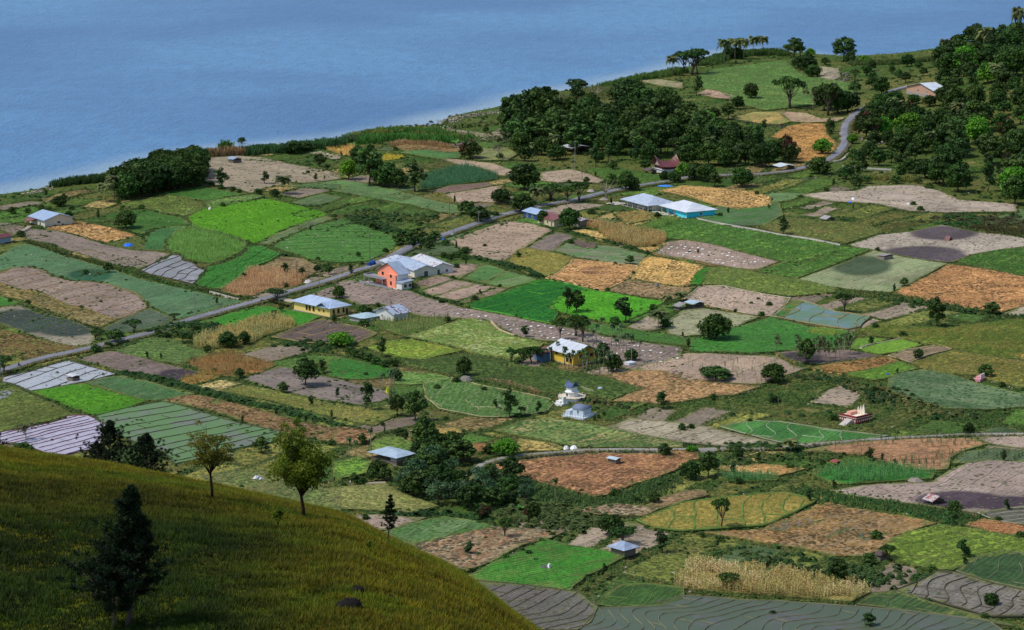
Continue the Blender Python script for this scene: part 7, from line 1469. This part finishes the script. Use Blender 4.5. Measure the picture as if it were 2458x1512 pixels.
patch('white_sheet', 1358, 1081, 16, 8, (225,225,225), 'white plastic mound, left of the pair by the lane', 'mound', .9, 2)
patch('white_sheet', 1378, 1080, 20, 8, (225,225,225), 'white plastic mound, right of the pair by the lane', 'mound', .9, 3)
patch('white_sheet', 504, 504, 10, 5, (220,215,205), 'white heap at the corner of the bright rice plot', 'heap', 1.0)
patch('white_sheet', 833, 1246, 15, 8, (220,200,208), 'white sheet heap behind the grassy hill crest', 'heap', 1.0)
patch('white_sheet', 959, 424, 14, 10, (210,210,214), 'white sheet hung among the dark trees', 'sheet', 1.8)
patch('white_sheet', 1085, 567, 14, 5, (180,195,215), 'pale sheet on the verge below the road', 'sheet', .6)
patch('white_sheet', 2180, 493, 10, 6, (200,205,215), 'pale sheet on the far stony soil', 'sheet', .8)
patch('yellow_net', 931, 942, 13, 11, (170,175,30), 'yellow green net tent beside the areca palms', 'net', 1.6, 4)
patch('grey_sheet', 1441, 935, 18, 7, (150,165,185), 'grey tin sheet lying right of the white monument', 'sheet', .3)
patch('stone_heap', 1118, 915, 40, 9, (120,116,108), 'heap of grey stones under the dense round tree', 'heap', 1.3, 6, .9)
patch('stone_heap', 1310, 1369, 40, 9, (96,96,92), 'dark stone heap in the green crop plot', 'heap', 1.0, 7, .9)
patch('white_pebbles', 1318, 1370, 14, 5, (215,215,210), 'white stones on the dark heap', 'stones', 1.5, 8)
patch('rubble_heap', 1260, 1062, 10, 4, (150,140,130), 'small rubble heap on the terraces', 'heap', .5, 8, .9)
patch('brushwood_heap', 2195, 1157, 46, 9, (140,130,122), 'heap of cut branches at the plot corner', 'heap', .8, 9, .9)
patch('rubbish_heap', 1478, 491, 46, 9, (176,168,158), 'rubble heap at the end of the veranda house', 'heap', .7, 10, .9)
patch('rubbish_heap', 1450, 482, 26, 5, (150,140,130), 'gravel heap beside the road near the veranda house', 'heap', 1.0, 11, .9)
patch('sand_heap', 1419, 462, 22, 5, (160,150,140), 'sand heap beside the upper road', 'heap', 1.2, 12, .9)
patch('straw_heap', 1576, 688, 12, 6, (110,112,110), 'dark heap with blue scrap on the tan stubble', 'heap', 1.0, 13, .9)
patch('straw_heap', 1651, 690, 8, 4, (120,80,70), 'small brown heap at the tan stubble corner', 'heap', .8, 13, .9)
for k, (x, y, w_, h_) in enumerate([(822,1462,60,14),(855,1420,44,14)]): pass
# sacks on the strip: nobody can tell them apart
def tiny(name, pts, label, cat, group, size, c, z=.75):
    mb = MB(); mb.ell((0,0,0), (size*.5, size*.36, size*.16), 8, 5, .15); me = mb.mesh(name, solid(name, c, .7, .2, .06), True)
    for x, y in pts:
        p = U(x, y); o = link(name, me, None, (p.x, p.y, g1(p.x, p.y)+z)); o.rotation_euler = (0, 0, rnd.uniform(0, 3)); k = rnd.uniform(.5, 1.3); o.scale = (k, k, k); tag(o, label, cat, group)
poly = np.array([(1066,748),(1106,745),(1213,762),(1330,788),(1453,815),(1536,828),(1636,842),(1636,876),(1540,890),(1440,854),(1386,822),(1303,818),(1236,806),(1186,778),(1120,770),(1060,762)])
pts = []
for i in range(40):
    for j in range(8):
        x = 1040+i*17+j*5+rnd.uniform(-5,5); y = 742+j*12+i*1.6+rnd.uniform(-2.5,2.5)
        if rnd.random() < .8: pts.append((x, y))
pts = [q for q in pts if inpoly(np.array([q[0]]), np.array([q[1]]), poly)[0] and not (1300 < q[0] < 1480 and q[1] > 835)]
tiny('fertiliser_sack', pts, 'small white sack lying on the ploughed strip by the palm grove', 'sack', 'white sacks on the long ploughed strip', 1.15, (228,226,220))
poly = np.array([(1580,606),(1640,585),(1700,592),(1780,616),(1840,632),(1790,645),(1700,632),(1640,620)]); pts = []
for i in range(22):
    for j in range(6):
        x = 1570+i*13+j*6+rnd.uniform(-3,3); y = 583+j*8+i*2.0+rnd.uniform(-2,2)
        if inpoly(np.array([x]), np.array([y]), poly)[0] and rnd.random() < .7: pts.append((x, y))
tiny('fertiliser_sack', pts, 'small white sack lying on the pink grey plot above the tan stubble', 'sack', 'white sacks on the upper plot', 1.5, (228,226,220))
# stones: shore and stony plots
def stones(name, polyt, polyp, dens, size, c, lab):
    W = np.array([tuple(U(u, v)[:2]) for u, v in P(polyt, polyp)]); p = rand_in(W, dens)
    V, Fc = [], []; oct_v = np.array([(1,0,0),(0,1,0),(-1,0,0),(0,-1,0),(0,0,.7),(0,0,-.5)]); oct_f = np.array([(0,1,4),(1,2,4),(2,3,4),(3,0,4),(1,0,5),(2,1,5),(3,2,5),(0,3,5)])
    n = len(p); s = size*RNG.uniform(.4, 1.5, n); rot = RNG.uniform(0, 6, n); jit = RNG.uniform(.7, 1.3, (n, 6, 3)); v = oct_v[None]*jit*s[:,None,None]
    x = v[:,:,0]*np.cos(rot)[:,None]-v[:,:,1]*np.sin(rot)[:,None]+p[:,0,None]; y = v[:,:,0]*np.sin(rot)[:,None]+v[:,:,1]*np.cos(rot)[:,None]+p[:,1,None]; zz = v[:,:,2]+np.maximum(g(p[:,0], p[:,1]), -.2)[:,None]+.3
    co = np.stack([x, y, zz], 2).reshape(-1, 3); fc = (oct_f[None]+(np.arange(n)*6)[:,None,None]).reshape(-1, 3); base = np.array(lin(c)); cc = np.repeat(base[None]*RNG.uniform(.55, 1.35, (n,1)), 6, 0)
    tag(link(name, fastmesh(name, co, fc, VEGM, cc)), lab, kind='stuff')
stones('shore_stones', 'H', [(690,640),(760,640),(860,612),(1150,578),(1160,600),(900,640),(760,690),(860,728),(1060,752),(1180,800),(1040,800),(860,775),(720,735)], .35, .55, (150,140,128), 'pale shore stones')
stones('shore_stones', 'G', [(150,640),(290,605),(390,592),(390,610),(300,630),(180,655)], .5, .45, (170,160,150), 'pale shore stones')
stones('shore_stones', 'Z', [(1000,312),(1050,300),(1056,292),(1048,286),(1010,300),(960,300)], .05, .9, (70,62,58), 'dark rocks in the shallows')
stones('field_stones', 'I', [(0,1345),(180,1350),(500,1390),(650,1430),(640,1490),(400,1512),(150,1430)], .06, .6, (88,74,66), 'dark rocks on the orange stubble')
stones('field_stones', 'I', [(350,870),(560,890),(760,905),(1020,930),(1020,960),(760,935),(540,905)], .2, .6, (84,76,72), 'dark rocks along the field wall')
stones('field_stones', 'I', [(1120,520),(1200,530),(1200,590),(1080,600),(960,580),(1050,560)], .2, .8, (110,100,96), 'rocks beside the headland trees')
stones('field_stones', 'E', [(510,922),(800,852),(1100,792),(1350,800),(1500,870),(1150,1012),(900,1112),(750,1052)], .18, .35, (176,166,152), 'pale stones on the stony plot')
stones('field_stones', 'C', [(100,1240),(300,1250),(560,1300),(380,1340),(220,1350),(60,1300)], .25, .4, (150,140,132), 'stones on the bare ground')
stones('field_stones', 'C', [(2080,1180),(2200,1240),(2330,1290),(2458,1350),(2458,1320),(2300,1250)], .3, .4, (150,150,146), 'stones along the field edge')
stones('field_stones', 'I', [(1250,1000),(1420,1000),(1640,1040),(1900,960),(1960,1000),(1900,1060),(1640,1080),(1300,1030)], .08, .9, (140,132,126), 'rocks under the wood')
# ---- people and motorbikes
def person(x, y, label, shirt, trousers, hat=None, pose='stand', z=.6, face=0.0):
    p = U(x, y); r_ = empty('person', (p.x, p.y, g1(p.x, p.y)+z), face, label, 'person')
    bend = pose == 'bend'; sit = pose == 'sit'
    hip = (0,0,.92 if not sit else .78)
    if bend: ch = (.35,0,1.08); nk = (.52,0,1.0); hd = (.62,0,.93); sh = [(.42,.2,1.02),(.42,-.2,1.02)]; el = [(.5,.22,.74),(.5,-.22,.74)]; ha = [(.58,.15,.48),(.58,-.15,.48)]
    else:
        o = hip[2]-.92; ch = (.02,0,1.28+o); nk = (.02,0,1.47+o); hd = (.04,0,1.62+o); sh = [(0,.2,1.4+o),(0,-.2,1.4+o)]; el = [(.03,.27,1.13+o),(.03,-.27,1.13+o)]; ha = [(.14,.27,.88+o),(.14,-.27,.88+o)]
        if sit: el = [(.2,.26,1.0),(.2,-.26,1.0)]; ha = [(.45,.24,1.0),(.45,-.24,1.0)]
    kn = [(.04,.12,.5),(.12,-.12,.5)]; ft = [(0,.13,.06),(.06,-.13,.06)]
    if sit: kn = [(.38,.16,.72),(.38,-.16,.72)]; ft = [(.3,.17,.3),(.3,-.17,.3)]
    V = [hip, ch, nk, hd, (hd[0], 0, hd[2]+.12)]+sh+el+ha+[(0,.1,hip[2]-.05),(0,-.1,hip[2]-.05)]+kn+ft+[(ft[0][0]+.14,.13,.04 if not sit else .27),(ft[1][0]+.14,-.13,.04 if not sit else .27)]
    E = [(0,1),(1,2),(2,3),(3,4),(2,5),(2,6),(5,7),(6,8),(7,9),(8,10),(0,11),(0,12),(11,13),(12,14),(13,15),(14,16),(15,17),(16,18)]
    R = [.15,.16,.06,.10,.08,.07,.07,.05,.05,.035,.035,.11,.11,.07,.07,.05,.05,.04,.04]
    me = bpy.data.meshes.new('body'); me.from_pydata(V, E, []); m, nt, b = newmat('person_colours'); tc = N(nt, 'ShaderNodeTexCoord').outputs['Object']; sp = N(nt, 'ShaderNodeSeparateXYZ'); nt.links.new(tc, sp.inputs[0])
    c = mixc(nt, math_(nt, 'GREATER_THAN', sp.outputs[2], hip[2]-.04), lin(trousers), lin(shirt)); c = mixc(nt, math_(nt, 'GREATER_THAN', sp.outputs[2], hd[2]-.1) if not bend else math_(nt, 'GREATER_THAN', sp.outputs[0], .52), c, lin((120,80,60)))
    nt.links.new(c, b.inputs['Base Color']); b.inputs['Roughness'].default_value = .8; me.materials.append(m)
    o = link('body', me, r_); sk = o.modifiers.new('skin', 'SKIN'); 
    for i, q in enumerate(R): me.skin_vertices[0].data[i].radius = (q, q)
    me.skin_vertices[0].data[0].use_root = True; su = o.modifiers.new('sub', 'SUBSURF'); su.levels = 1; su.render_levels = 1
    if hat:
        MB().tube([(hd[0],0,hd[2]+.06),(hd[0],0,hd[2]+.1),(hd[0],0,hd[2]+.26)], [.26,.22,.06], 10).build('hat', solid('hat', hat), r_)
    return r_
if True:
    _osk = bpy.types.Mesh
def skin_safe(): pass
def motorbike(x, y, ang, label, c=(60,60,70)):
    p = U(x, y); r_ = empty('motorbike', (p.x, p.y, g1(p.x, p.y)+.68), ang, label, 'motorbike'); blk = solid('tyre_rubber', (35,35,38), .9); bod = solid('bike_paint', c, .4)
    for wx in (-.62, .62):
        bm = bmesh.new(); me = bpy.data.meshes.new('wheel'); pts = [(wx+.3*math.cos(a), 0, .32+.3*math.sin(a)) for a in [2*math.pi*k/14 for k in range(15)]]
        bm.free(); mb = MB(); mb.tube(pts, .055, 6, False); mb.tube([(wx,-.04,.32),(wx,.04,.32)], .06, 8); mb.build('wheel', blk, r_)
    MB().tube([(-.5,0,.62),(-.1,0,.72),(.3,0,.62),(.45,0,.78)], [.1,.15,.12,.08], 7).build('body', bod, r_)
    MB().tube([(-.55,0,.80),(-.2,0,.84),(.15,0,.80)], [.08,.12,.1], 7).build('seat', blk, r_)
    MB().tube([(.62,0,.32),(.42,0,.95)], .04, 6).tube([(.42,-.3,1.0),(.42,0,.95),(.42,.3,1.0)], .03, 6).build('fork_and_handlebar', bod, r_)
    return r_
me_t = None
motorbike(46, 885, RD, 'motorbike being ridden along the main road at far left', (40,60,110)); person(45, 885, 'rider in dark jacket on the motorbike at far left', (50,50,70), (40,40,45), None, 'sit', .78, RD)
motorbike(628, 729, RD, 'dark motorbike parked at the road edge left of the yellow building')
motorbike(1415, 1081, 0, 'dark motorbike parked on the lane beside the white mounds')
motorbike(2323, 1050, .1, 'motorbike on the lane, left of two near the small tree'); motorbike(2349, 1049, .1, 'motorbike on the lane, right of two near the small tree')
person(1221, 523, 'person in white shirt walking on the road by the shops', (225,225,230), (50,50,60), None, 'stand', .65)
person(213, 667, 'person in pale hat bending in the long green field', (150,180,220), (60,60,70), (235,230,210), 'bend', .5)
person(2063, 848, 'person in white shirt at the bright rice plot', (225,225,225), (60,60,60), (230,225,210), 'bend', .8)
person(841, 1171, 'person in white shirt on the path left of the thicket', (225,225,225), (50,50,60))
person(823, 904, 'person in red shirt bending in the green field', (180,50,50), (50,50,60), None, 'bend', .5)
person(1409, 750, 'person in brown shirt working in the bright rice plot', (120,70,50), (50,50,50), None, 'bend', .5)
person(943, 364, 'person in yellow shirt by the shore reeds', (225,190,40), (60,60,60))
person(1406, 481, 'person in orange shirt on the upper road verge', (220,150,40), (50,60,80))
person(1507, 498, 'worker in green shirt beside the veranda posts', (80,170,80), (50,60,80))
person(873, 794, 'person in red shirt bending on the dark soil plot', (170,60,50), (50,50,60), (220,200,150), 'bend', .7)
person(1400, 211+8, 'person in white shirt on the shoreside field', (225,225,225), (50,50,60))
person(1477+8, 218-4, 'person in pale clothes working near the reeds', (225,215,210), (80,80,90), None, 'bend', .5)
# parked pick-up in front of the salmon house
r_ = empty('pickup_truck', U(891, 641)+Vector((0,0,.65)), RD, 'small blue pickup truck parked before the salmon house', 'truck'); bl = solid('truck_blue', (40,84,160), .4)
MB().box(-2.2,-.8,.55,.6,.8,.7).box(-2.2,-.8,.7,.55,-.72,1.15).box(-2.2,.72,.7,.55,.8,1.15).box(-2.2,-.72,.7,-2.12,.72,1.15).build('cargo_bed', bl, r_)
MB().add([(.62,-.8,.5),(2.3,-.8,.5),(2.3,.8,.5),(.62,.8,.5),(.62,-.8,1.9),(1.5,-.75,1.9),(1.5,.75,1.9),(.62,.8,1.9),(2.3,-.8,1.1),(2.3,.8,1.1),(1.85,-.78,1.2),(1.85,.78,1.2)], [(0,3,2,1),(0,1,8,10,5,4),(3,7,6,11,9,2),(4,5,6,7),(5,10,11,6),(10,8,9,11),(1,2,9,8),(0,4,7,3)]).build('cab', bl, r_)
MB().box(1.52,-.68,1.25,1.80,.68,1.3).build('windscreen', GLASS, r_)
for x in (-1.5, 1.5):
    for y in (-.8, .8): MB().tube([(x,y-.12,.35),(x,y+.12,.35)], .35, 12).build('wheel', solid('tyre_rubber', (35,35,38), .9), r_)
# ---------------------------------------------------------------- the grassy hill in front
SIL = [(-400,1030),(-150,1062),(0,1086),(200,1114),(400,1150),(500,1171),(667,1205),(819,1240),(929,1301),(1039,1347),(1119,1392),(1203,1456),(1286,1514),(1420,1610),(1650,1790),(1900,1990),(2400,2400)]
def smooth1(xv, pts):
    xs_ = np.array([p[0] for p in pts], float); ys_ = np.array([p[1] for p in pts], float)
    a = np.interp(xv, xs_, ys_); b = np.interp(xv-35, xs_, ys_); c = np.interp(xv+35, xs_, ys_); return (a*2+b+c)/4
def hill_z(az, r):
    """az azimuth (rad), r horizontal distance; convex spur below the viewpoint"""
    az = np.asarray(az, float); r = np.asarray(r, float)
    u = 1229+F*np.tan(az)/math.cos(PITCH)*.985
    v = smooth1(u, SIL)
    yy = -(v-756)/F; cp, sp = math.cos(PITCH), math.sin(PITCH); xx = (u-1229)/F
    tan_s = (sp-yy*cp)/np.sqrt((cp+yy*sp)**2+xx**2)
    Ds = np.interp(u, [0,700,1286,1900], [262,236,196,170])
    k = np.where(r < Ds, .00062, .0015)
    z = CAMZ-r*tan_s-k*(r-Ds)**2
    x = r*np.sin(az); y = r*np.cos(az)
    return z+(vn(x+500, y+500, 14)-.5)*.7*np.clip(np.abs(r-Ds)/40, .15, 1)
def hill_at(u, v=None, r=None):
    """point of the hill seen at (u,v), or at distance r along that azimuth"""
    d = raydir(u, 1200 if v is None else v); az = math.atan2(d[0], d[1])
    if r is None:
        t = -d[2]/math.hypot(d[0], d[1]); rr = np.arange(120, 262, .5); zz = hill_z(np.full(len(rr), az), rr); dz = (CAMZ-rr*t)-zz
        i = np.where(dz <= 0)[0]; r = rr[i[0]] if len(i) else rr[np.argmin(dz)]
    return Vector((r*math.sin(az), r*math.cos(az), float(hill_z(az, r)))), r
azs = np.radians(np.linspace(-38, 30, 260)); rs = np.concatenate([np.arange(18, 120, 6), np.arange(120, 290, 1.6), np.arange(292, 620, 7)])
A_, R_ = np.meshgrid(azs, rs); Z_ = hill_z(A_.ravel(), R_.ravel()).reshape(A_.shape); Z_ = np.maximum(Z_, -3)
ny, nx = A_.shape; idx = np.arange(nx*ny).reshape(ny, nx); q = np.stack([idx[:-1,:-1].ravel(), idx[:-1,1:].ravel(), idx[1:,1:].ravel(), idx[1:,:-1].ravel()], 1)
m, nt, b = newmat('hill_turf'); p_ = N(nt, 'ShaderNodeNewGeometry').outputs['Position']
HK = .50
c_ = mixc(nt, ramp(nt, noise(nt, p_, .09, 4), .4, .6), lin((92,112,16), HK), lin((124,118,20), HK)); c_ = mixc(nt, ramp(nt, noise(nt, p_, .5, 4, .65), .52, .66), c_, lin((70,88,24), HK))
nt.links.new(c_, b.inputs['Base Color']); b.inputs['Roughness'].default_value = .95; b.inputs['Specular IOR Level'].default_value = .05
tag(link('hillside', fastmesh('hillside', np.stack([(R_*np.sin(A_)).ravel(), (R_*np.cos(A_)).ravel(), Z_.ravel()], 1), q, m, smooth=True)), kind='structure', label='grassy olive hillside in the foreground')
# grass on the hill
n = 190000
az = RNG.uniform(math.radians(-13), math.radians(3.5), n); r = np.sqrt(RNG.uniform(112**2, 275**2, n)); x = r*np.sin(az); y = r*np.cos(az); zz = hill_z(az, r)
pu, pv = proj(np.stack([x, y, zz], 1)); keep = (pu > -120) & (pu < 1420) & (pv < 1620); az, r, x, y, zz = [a[keep] for a in (az, r, x, y, zz)]; n = len(x)
BL = 6
ba = RNG.uniform(0, 6.28, (n, BL)); bl = RNG.uniform(.15, .40, (n, BL))*(.55+.9*vn(x, y, 1.6))[:,None]; lean = RNG.uniform(.25, .95, (n, BL)); off = RNG.normal(0, .13, (n, BL, 2))
bx = x[:,None]+off[:,:,0]; by = y[:,None]+off[:,:,1]; bz = np.repeat(zz[:,None]-.05, BL, 1); wd = .034
tx = bx+np.cos(ba)*lean*bl; ty = by+np.sin(ba)*lean*bl; tz = bz+bl
sx = -np.sin(ba)*wd; sy = np.cos(ba)*wd
V = np.stack([np.stack([bx-sx, by-sy, bz], 2), np.stack([bx+sx, by+sy, bz], 2), np.stack([tx, ty, tz], 2)], 2).reshape(-1, 3)
Fc = np.arange(len(V)).reshape(-1, 3)
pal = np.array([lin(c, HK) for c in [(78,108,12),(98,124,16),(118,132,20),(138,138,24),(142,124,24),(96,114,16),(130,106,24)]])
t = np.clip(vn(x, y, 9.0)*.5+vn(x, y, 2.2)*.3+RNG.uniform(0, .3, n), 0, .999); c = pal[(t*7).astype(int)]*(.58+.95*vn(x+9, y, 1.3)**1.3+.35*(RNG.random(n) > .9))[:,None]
gl = np.clip((225-r)/60, 0, 1)*np.clip((-.05-az)/.07, 0, 1)*1.2; gl = (gl*(.6+.6*vn(x, y, 12.0)))[:,None].clip(0, 1); c = c*(1-gl)+c.mean(1, keepdims=True)*np.array([.26,.50,.03])*gl  # near-left grass turns greener, with shade darkening mixed into its colour
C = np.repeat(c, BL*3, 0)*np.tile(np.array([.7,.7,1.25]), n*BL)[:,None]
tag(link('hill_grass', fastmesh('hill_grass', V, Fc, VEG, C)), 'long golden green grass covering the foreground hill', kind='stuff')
# rocks on the hill
for k, (u, v, w_, h_) in enumerate([(838,1462,66,26),(855,1424,40,15),(935,1440,24,12),(1636*.0+1030,1480,18,8)]):
    p, r0 = hill_at(u, v); s = r0/F*1.02; mb = MB(); mb.ell((0,0,.1), (w_*s*.5, w_*s*.4, h_*s*.75), 12, 7, .18)
    tag(mb.build('boulder', solid('dark_boulder', (30,27,26), .95, .1, .3, 2), None, True, p), ['large dark boulder low on the grassy hill','flat dark boulder above the largest one','small dark stone right of the large boulders','small dark stone near the lower hill edge'][k], 'boulder', 'boulders on the hill')
# ---- pines and acacias on the hill
def pine(base, H, W, label, seed, lean=(0,0), stems=1, bare=.28, dens=1.0, side=0.0, narrow=False):
    r = random.Random(seed); R = np.random.default_rng(seed); root = empty('pine_tree', base, 0, label, 'tree', 'pines on the grassy hill'); mb = MB(); tips = []
    for s in range(stems):
        ox = -(s-(stems-1)/2)*.12*H if stems > 1 else 0; hh = H*(1-.28*s)
        top = Vector((lean[0]*H+ox*.3, lean[1]*H, hh)); b0 = Vector((ox*.25, 0, -.3))
        P_ = [b0.lerp(top, t)+Vector((ox*.8*math.sin(t*3)+r.uniform(-.02,.02)*H, r.uniform(-.02,.02)*H, 0)) for t in (0,.25,.5,.75)]+[top]; r0 = .018*H*(1-.3*s)
        mb.tube(P_, [r0, r0*.8, r0*.55, r0*.35, r0*.1], 8)
        nb = int(60*dens); wh = max(6, int(11*dens**.5))
        for k in range(nb):
            t = min(.99, max(.01, bare+(1-bare)*(round((k/nb)**.9*wh)/wh)*.97+r.uniform(-.012,.012))); i = min(3, int(t*4)); p = P_[i].lerp(P_[i+1], t*4-i)
            prof = (1-t)**1.0*1.3+.04; prof *= min(1, (t-bare)/.14+.45)
            L = W*.6*prof*r.uniform(.6, 1.2); a = k*2.4+r.uniform(-.5,.5)
            if side and math.cos(a)*side < 0: L *= .7
            e = p+Vector((math.cos(a)*L, math.sin(a)*L, L*r.uniform(.15,.6))); m_ = p.lerp(e, .5)+Vector((0,0,-L*.08))
            mb.tube([p, m_, e], [r0*.25*(1-t)+.012, r0*.15*(1-t)+.01, .006], 4, False)
            for q in range(5): 
                w = p.lerp(e, .35+.65*q/4)+Vector((r.uniform(-1,1), r.uniform(-1,1), r.uniform(-.2,.9)))*L*.2*(.4+q/5); tips.append(w)
        tips.append(top)
    mb.build('trunk', BARK, root, True)
    T_ = np.array([tuple(t) for t in tips]); n = len(T_); NB = 46; cl = .043*H*(1 if not narrow else .9)
    d = R.normal(size=(n, NB, 3)); d[:,:,2] = np.abs(d[:,:,2])*1.0+.15; d /= np.linalg.norm(d, axis=2)[:,:,None]
    L = cl*R.uniform(.5, 1.15, (n, NB, 1)); st = T_[:,None]+d*L*.1+R.normal(0, cl*.22, (n, NB, 3)); en = st+d*L*.75; sd = np.cross(d, R.normal(size=(n, NB, 3))); sd /= np.linalg.norm(sd, axis=2)[:,:,None]; sd *= .0045*H
    V = np.stack([st-sd, st+sd, en], 2).reshape(-1, 3); C = np.repeat(np.repeat(R.random((n, NB)), 3, 1).reshape(-1)[:,None], 3, 1)*.8
    link('crown', fastmesh('pine_needles', V, np.arange(len(V)).reshape(-1, 3), leafm('p'), C), root); return root
def hp(u, v=None, r=None): return hill_at(u, v, r)
p, r0 = hill_at(286, 1511); p2 = p; s = r0/F*1.03
pine(p+Vector((0,0,-.6)), 374*s, 240*s, 'large dark forked pine standing low on the foreground hill', 5, (.085,0), 2, .31, 1.5, -1)
p, _ = hill_at(268, None, 275); s = 275/F*1.03; pine(p+Vector((0,0,-1)), 122*s+1, 130*s, 'dark pine behind the hill crest, left of the pair', 6, (0,0), 1, .05, 1.9)
p, _ = hill_at(356, None, 276); pine(p+Vector((0,0,-1)), 116*s+1, 130*s, 'dark pine behind the hill crest, right of the pair', 7, (0,0), 1, .05, 1.8)
p, _ = hill_at(235, None, 272); pine(p+Vector((0,0,-1)), 62*s+1, 84*s, 'lower dark pine left of the crest pair', 8, (0,0), 1, .05, 1.2)
p, _ = hill_at(392, None, 274); pine(p+Vector((0,0,-1)), 40*s+1, 72*s, 'lowest small pine at the right foot of the crest pair', 18, (0,0), 1, .05, .6)
p, _ = hill_at(209, None, 272); pine(p+Vector((0,0,-1)), 30*s+1, 34*s, 'small pine bush on the crest left of the pines', 19, (0,0), 1, .05, .5)
p, _ = hill_at(-4, None, 270); pine(p+Vector((0,0,-1)), 50*s+1, 50*s, 'dark pine cut by the left frame edge', 9, (0,0), 1, .05, 1.2)
p, r0 = hill_at(929, 1306); s = r0/F*1.03; pine(p+Vector((0,0,-.3)), 130*s, 58*s, 'small lone pine with bare stem on the hill edge', 10, (.07,0), 1, .40, .8, 0, True)
def crown_tree(base, H, W, label, seed, lf, n_l, leafsz, zlo, zhi, gap, rtrunk, mat, lean=0.0, cat='tree', name='acacia_tree', topflat=1.0, nl=11):
    r = random.Random(seed); R = np.random.default_rng(seed); root = empty(name, base, 0, label, cat); mb = MB(); tips = []
    fk = H*zlo*.75; top = Vector((lean*H, 0, fk)); mb.tube([(0,0,-.4),(lean*H*.3, .0, fk*.4),(lean*H*.8,0,fk*.75), tuple(top)], [rtrunk*1.3, rtrunk, rtrunk*.85, rtrunk*.7], 8)
    for k in range(nl):
        a = k*2.4+r.uniform(-.3,.3); zt = r.uniform(zlo, zhi*.98); rad = W*.5*math.sqrt(max(.05, 1-((zt-(zlo+zhi)/2)/((zhi-zlo)/2*1.15))**2))*r.uniform(.45, .95)
        e = Vector((lean*H*.8+math.cos(a)*rad, math.sin(a)*rad, H*zt)); st = Vector((top.x*.9, 0, fk*r.uniform(.8, 1.0))); m_ = st.lerp(e, .45)+Vector((0,0,H*.03))
        mb.tube([st, m_, e], [rtrunk*.5, rtrunk*.3, rtrunk*.1], 6, False)
        for j in range(7):
            f = r.uniform(.35, 1); b0 = st.lerp(e, f)+Vector((0,0,H*.03*(1-f))); e2 = b0+Vector((r.uniform(-1,1), r.uniform(-1,1), r.uniform(-.1,.9)))*W*.17
            mb.tube([b0, e2], [rtrunk*.14, rtrunk*.05], 4, False); tips.append((*e2, W*r.uniform(.06, .115)))
    mb.build('trunk', mat, root, True); V, Fc, C = leaves(seed+3, tips, n_l, leafsz, topflat); link('crown', fastmesh('crown', V, Fc, lf, C), root)
OL = leafmat('olive_leaves', (66,84,14), (126,138,36), 0.05, trans=.4); OL2 = leafmat('airy_olive_leaves', (76,80,20), (134,126,48), 0.05, trans=.4)
BKD = solid('dark_bark', (58,46,34), .9, .1, .25, 6)
p, r0 = hill_at(730, 1246); s = r0/F*1.03; crown_tree(p, 224*s, 172*s, 'round crowned olive green tree alone on the hill crest', 21, OL, 15000, .075, .40, .97, 0, .13, BKD, -.03, nl=20)
p, r0 = hill_at(510, 1199); s = r0/F*1.03; crown_tree(p, 188*s, 140*s, 'tall airy flat topped tree with thin foliage on the hill crest', 22, OL2, 4800, .06, .50, 1.0, 0, .10, BKD, -.02, topflat=.5)
p, r0 = hill_at(668, 1330); s = r0/F*1.03; crown_tree(p, 118*s, 34*s, 'thin sapling with tiny dark crown on the hill slope', 23, OL, 500, .06, .88, .98, 0, .022, BKD, 0, name='sapling')
p, r0 = hill_at(782, 1268); s = r0/F*1.03; crown_tree(p, 38*s, 8*s, 'short bare sapling near the hill crest', 24, OL2, 60, .04, .85, 1.0, 0, .018, BKD, 0, name='sapling')
p, r0 = hill_at(886, 1330); s = r0/F*1.03; crown_tree(p, 34*s, 14*s, 'small dark sapling below the lone pine', 25, OL, 260, .05, .4, 1.0, 0, .02, BKD, 0, name='sapling')
# ---------------------------------------------------------------- camera, light, world
cam = bpy.data.cameras.new('camera'); cam.sensor_width = 36; cam.lens = 36*F/2458; cam.clip_start = 1; cam.clip_end = 90000
co = bpy.data.objects.new('camera', cam); COL.objects.link(co); co.location = (0, 0, CAMZ); co.rotation_euler = (math.pi/2-PITCH, 0, 0); sc.camera = co
ELEV = math.radians(57); AZ = math.radians(-104)      # sun to the left, slightly ahead
sun = bpy.data.lights.new('sun', 'SUN'); sun.energy = 2.35; sun.angle = math.radians(9); sun.color = (1, .95, .86)
so = bpy.data.objects.new('sun', sun); COL.objects.link(so)
dr = Vector((math.sin(AZ)*math.cos(ELEV), math.cos(AZ)*math.cos(ELEV), math.sin(ELEV))); so.rotation_euler = dr.to_track_quat('Z', 'Y').to_euler(); so.location = (0,0,500)
w = bpy.data.worlds.new('World'); sc.world = w; w.use_nodes = True; nt = w.node_tree; sky = nt.nodes.new('ShaderNodeTexSky'); sky.sky_type = 'NISHITA'; sky.sun_disc = False; sky.sun_elevation = ELEV; sky.sun_rotation = AZ
nt.links.new(sky.outputs[0], nt.nodes['Background'].inputs[0]); nt.nodes['Background'].inputs[1].default_value = .105
sc.view_settings.view_transform = 'Standard'; sc.view_settings.look = 'None'; sc.view_settings.gamma = 1.0; sc.view_settings.exposure = 0.46
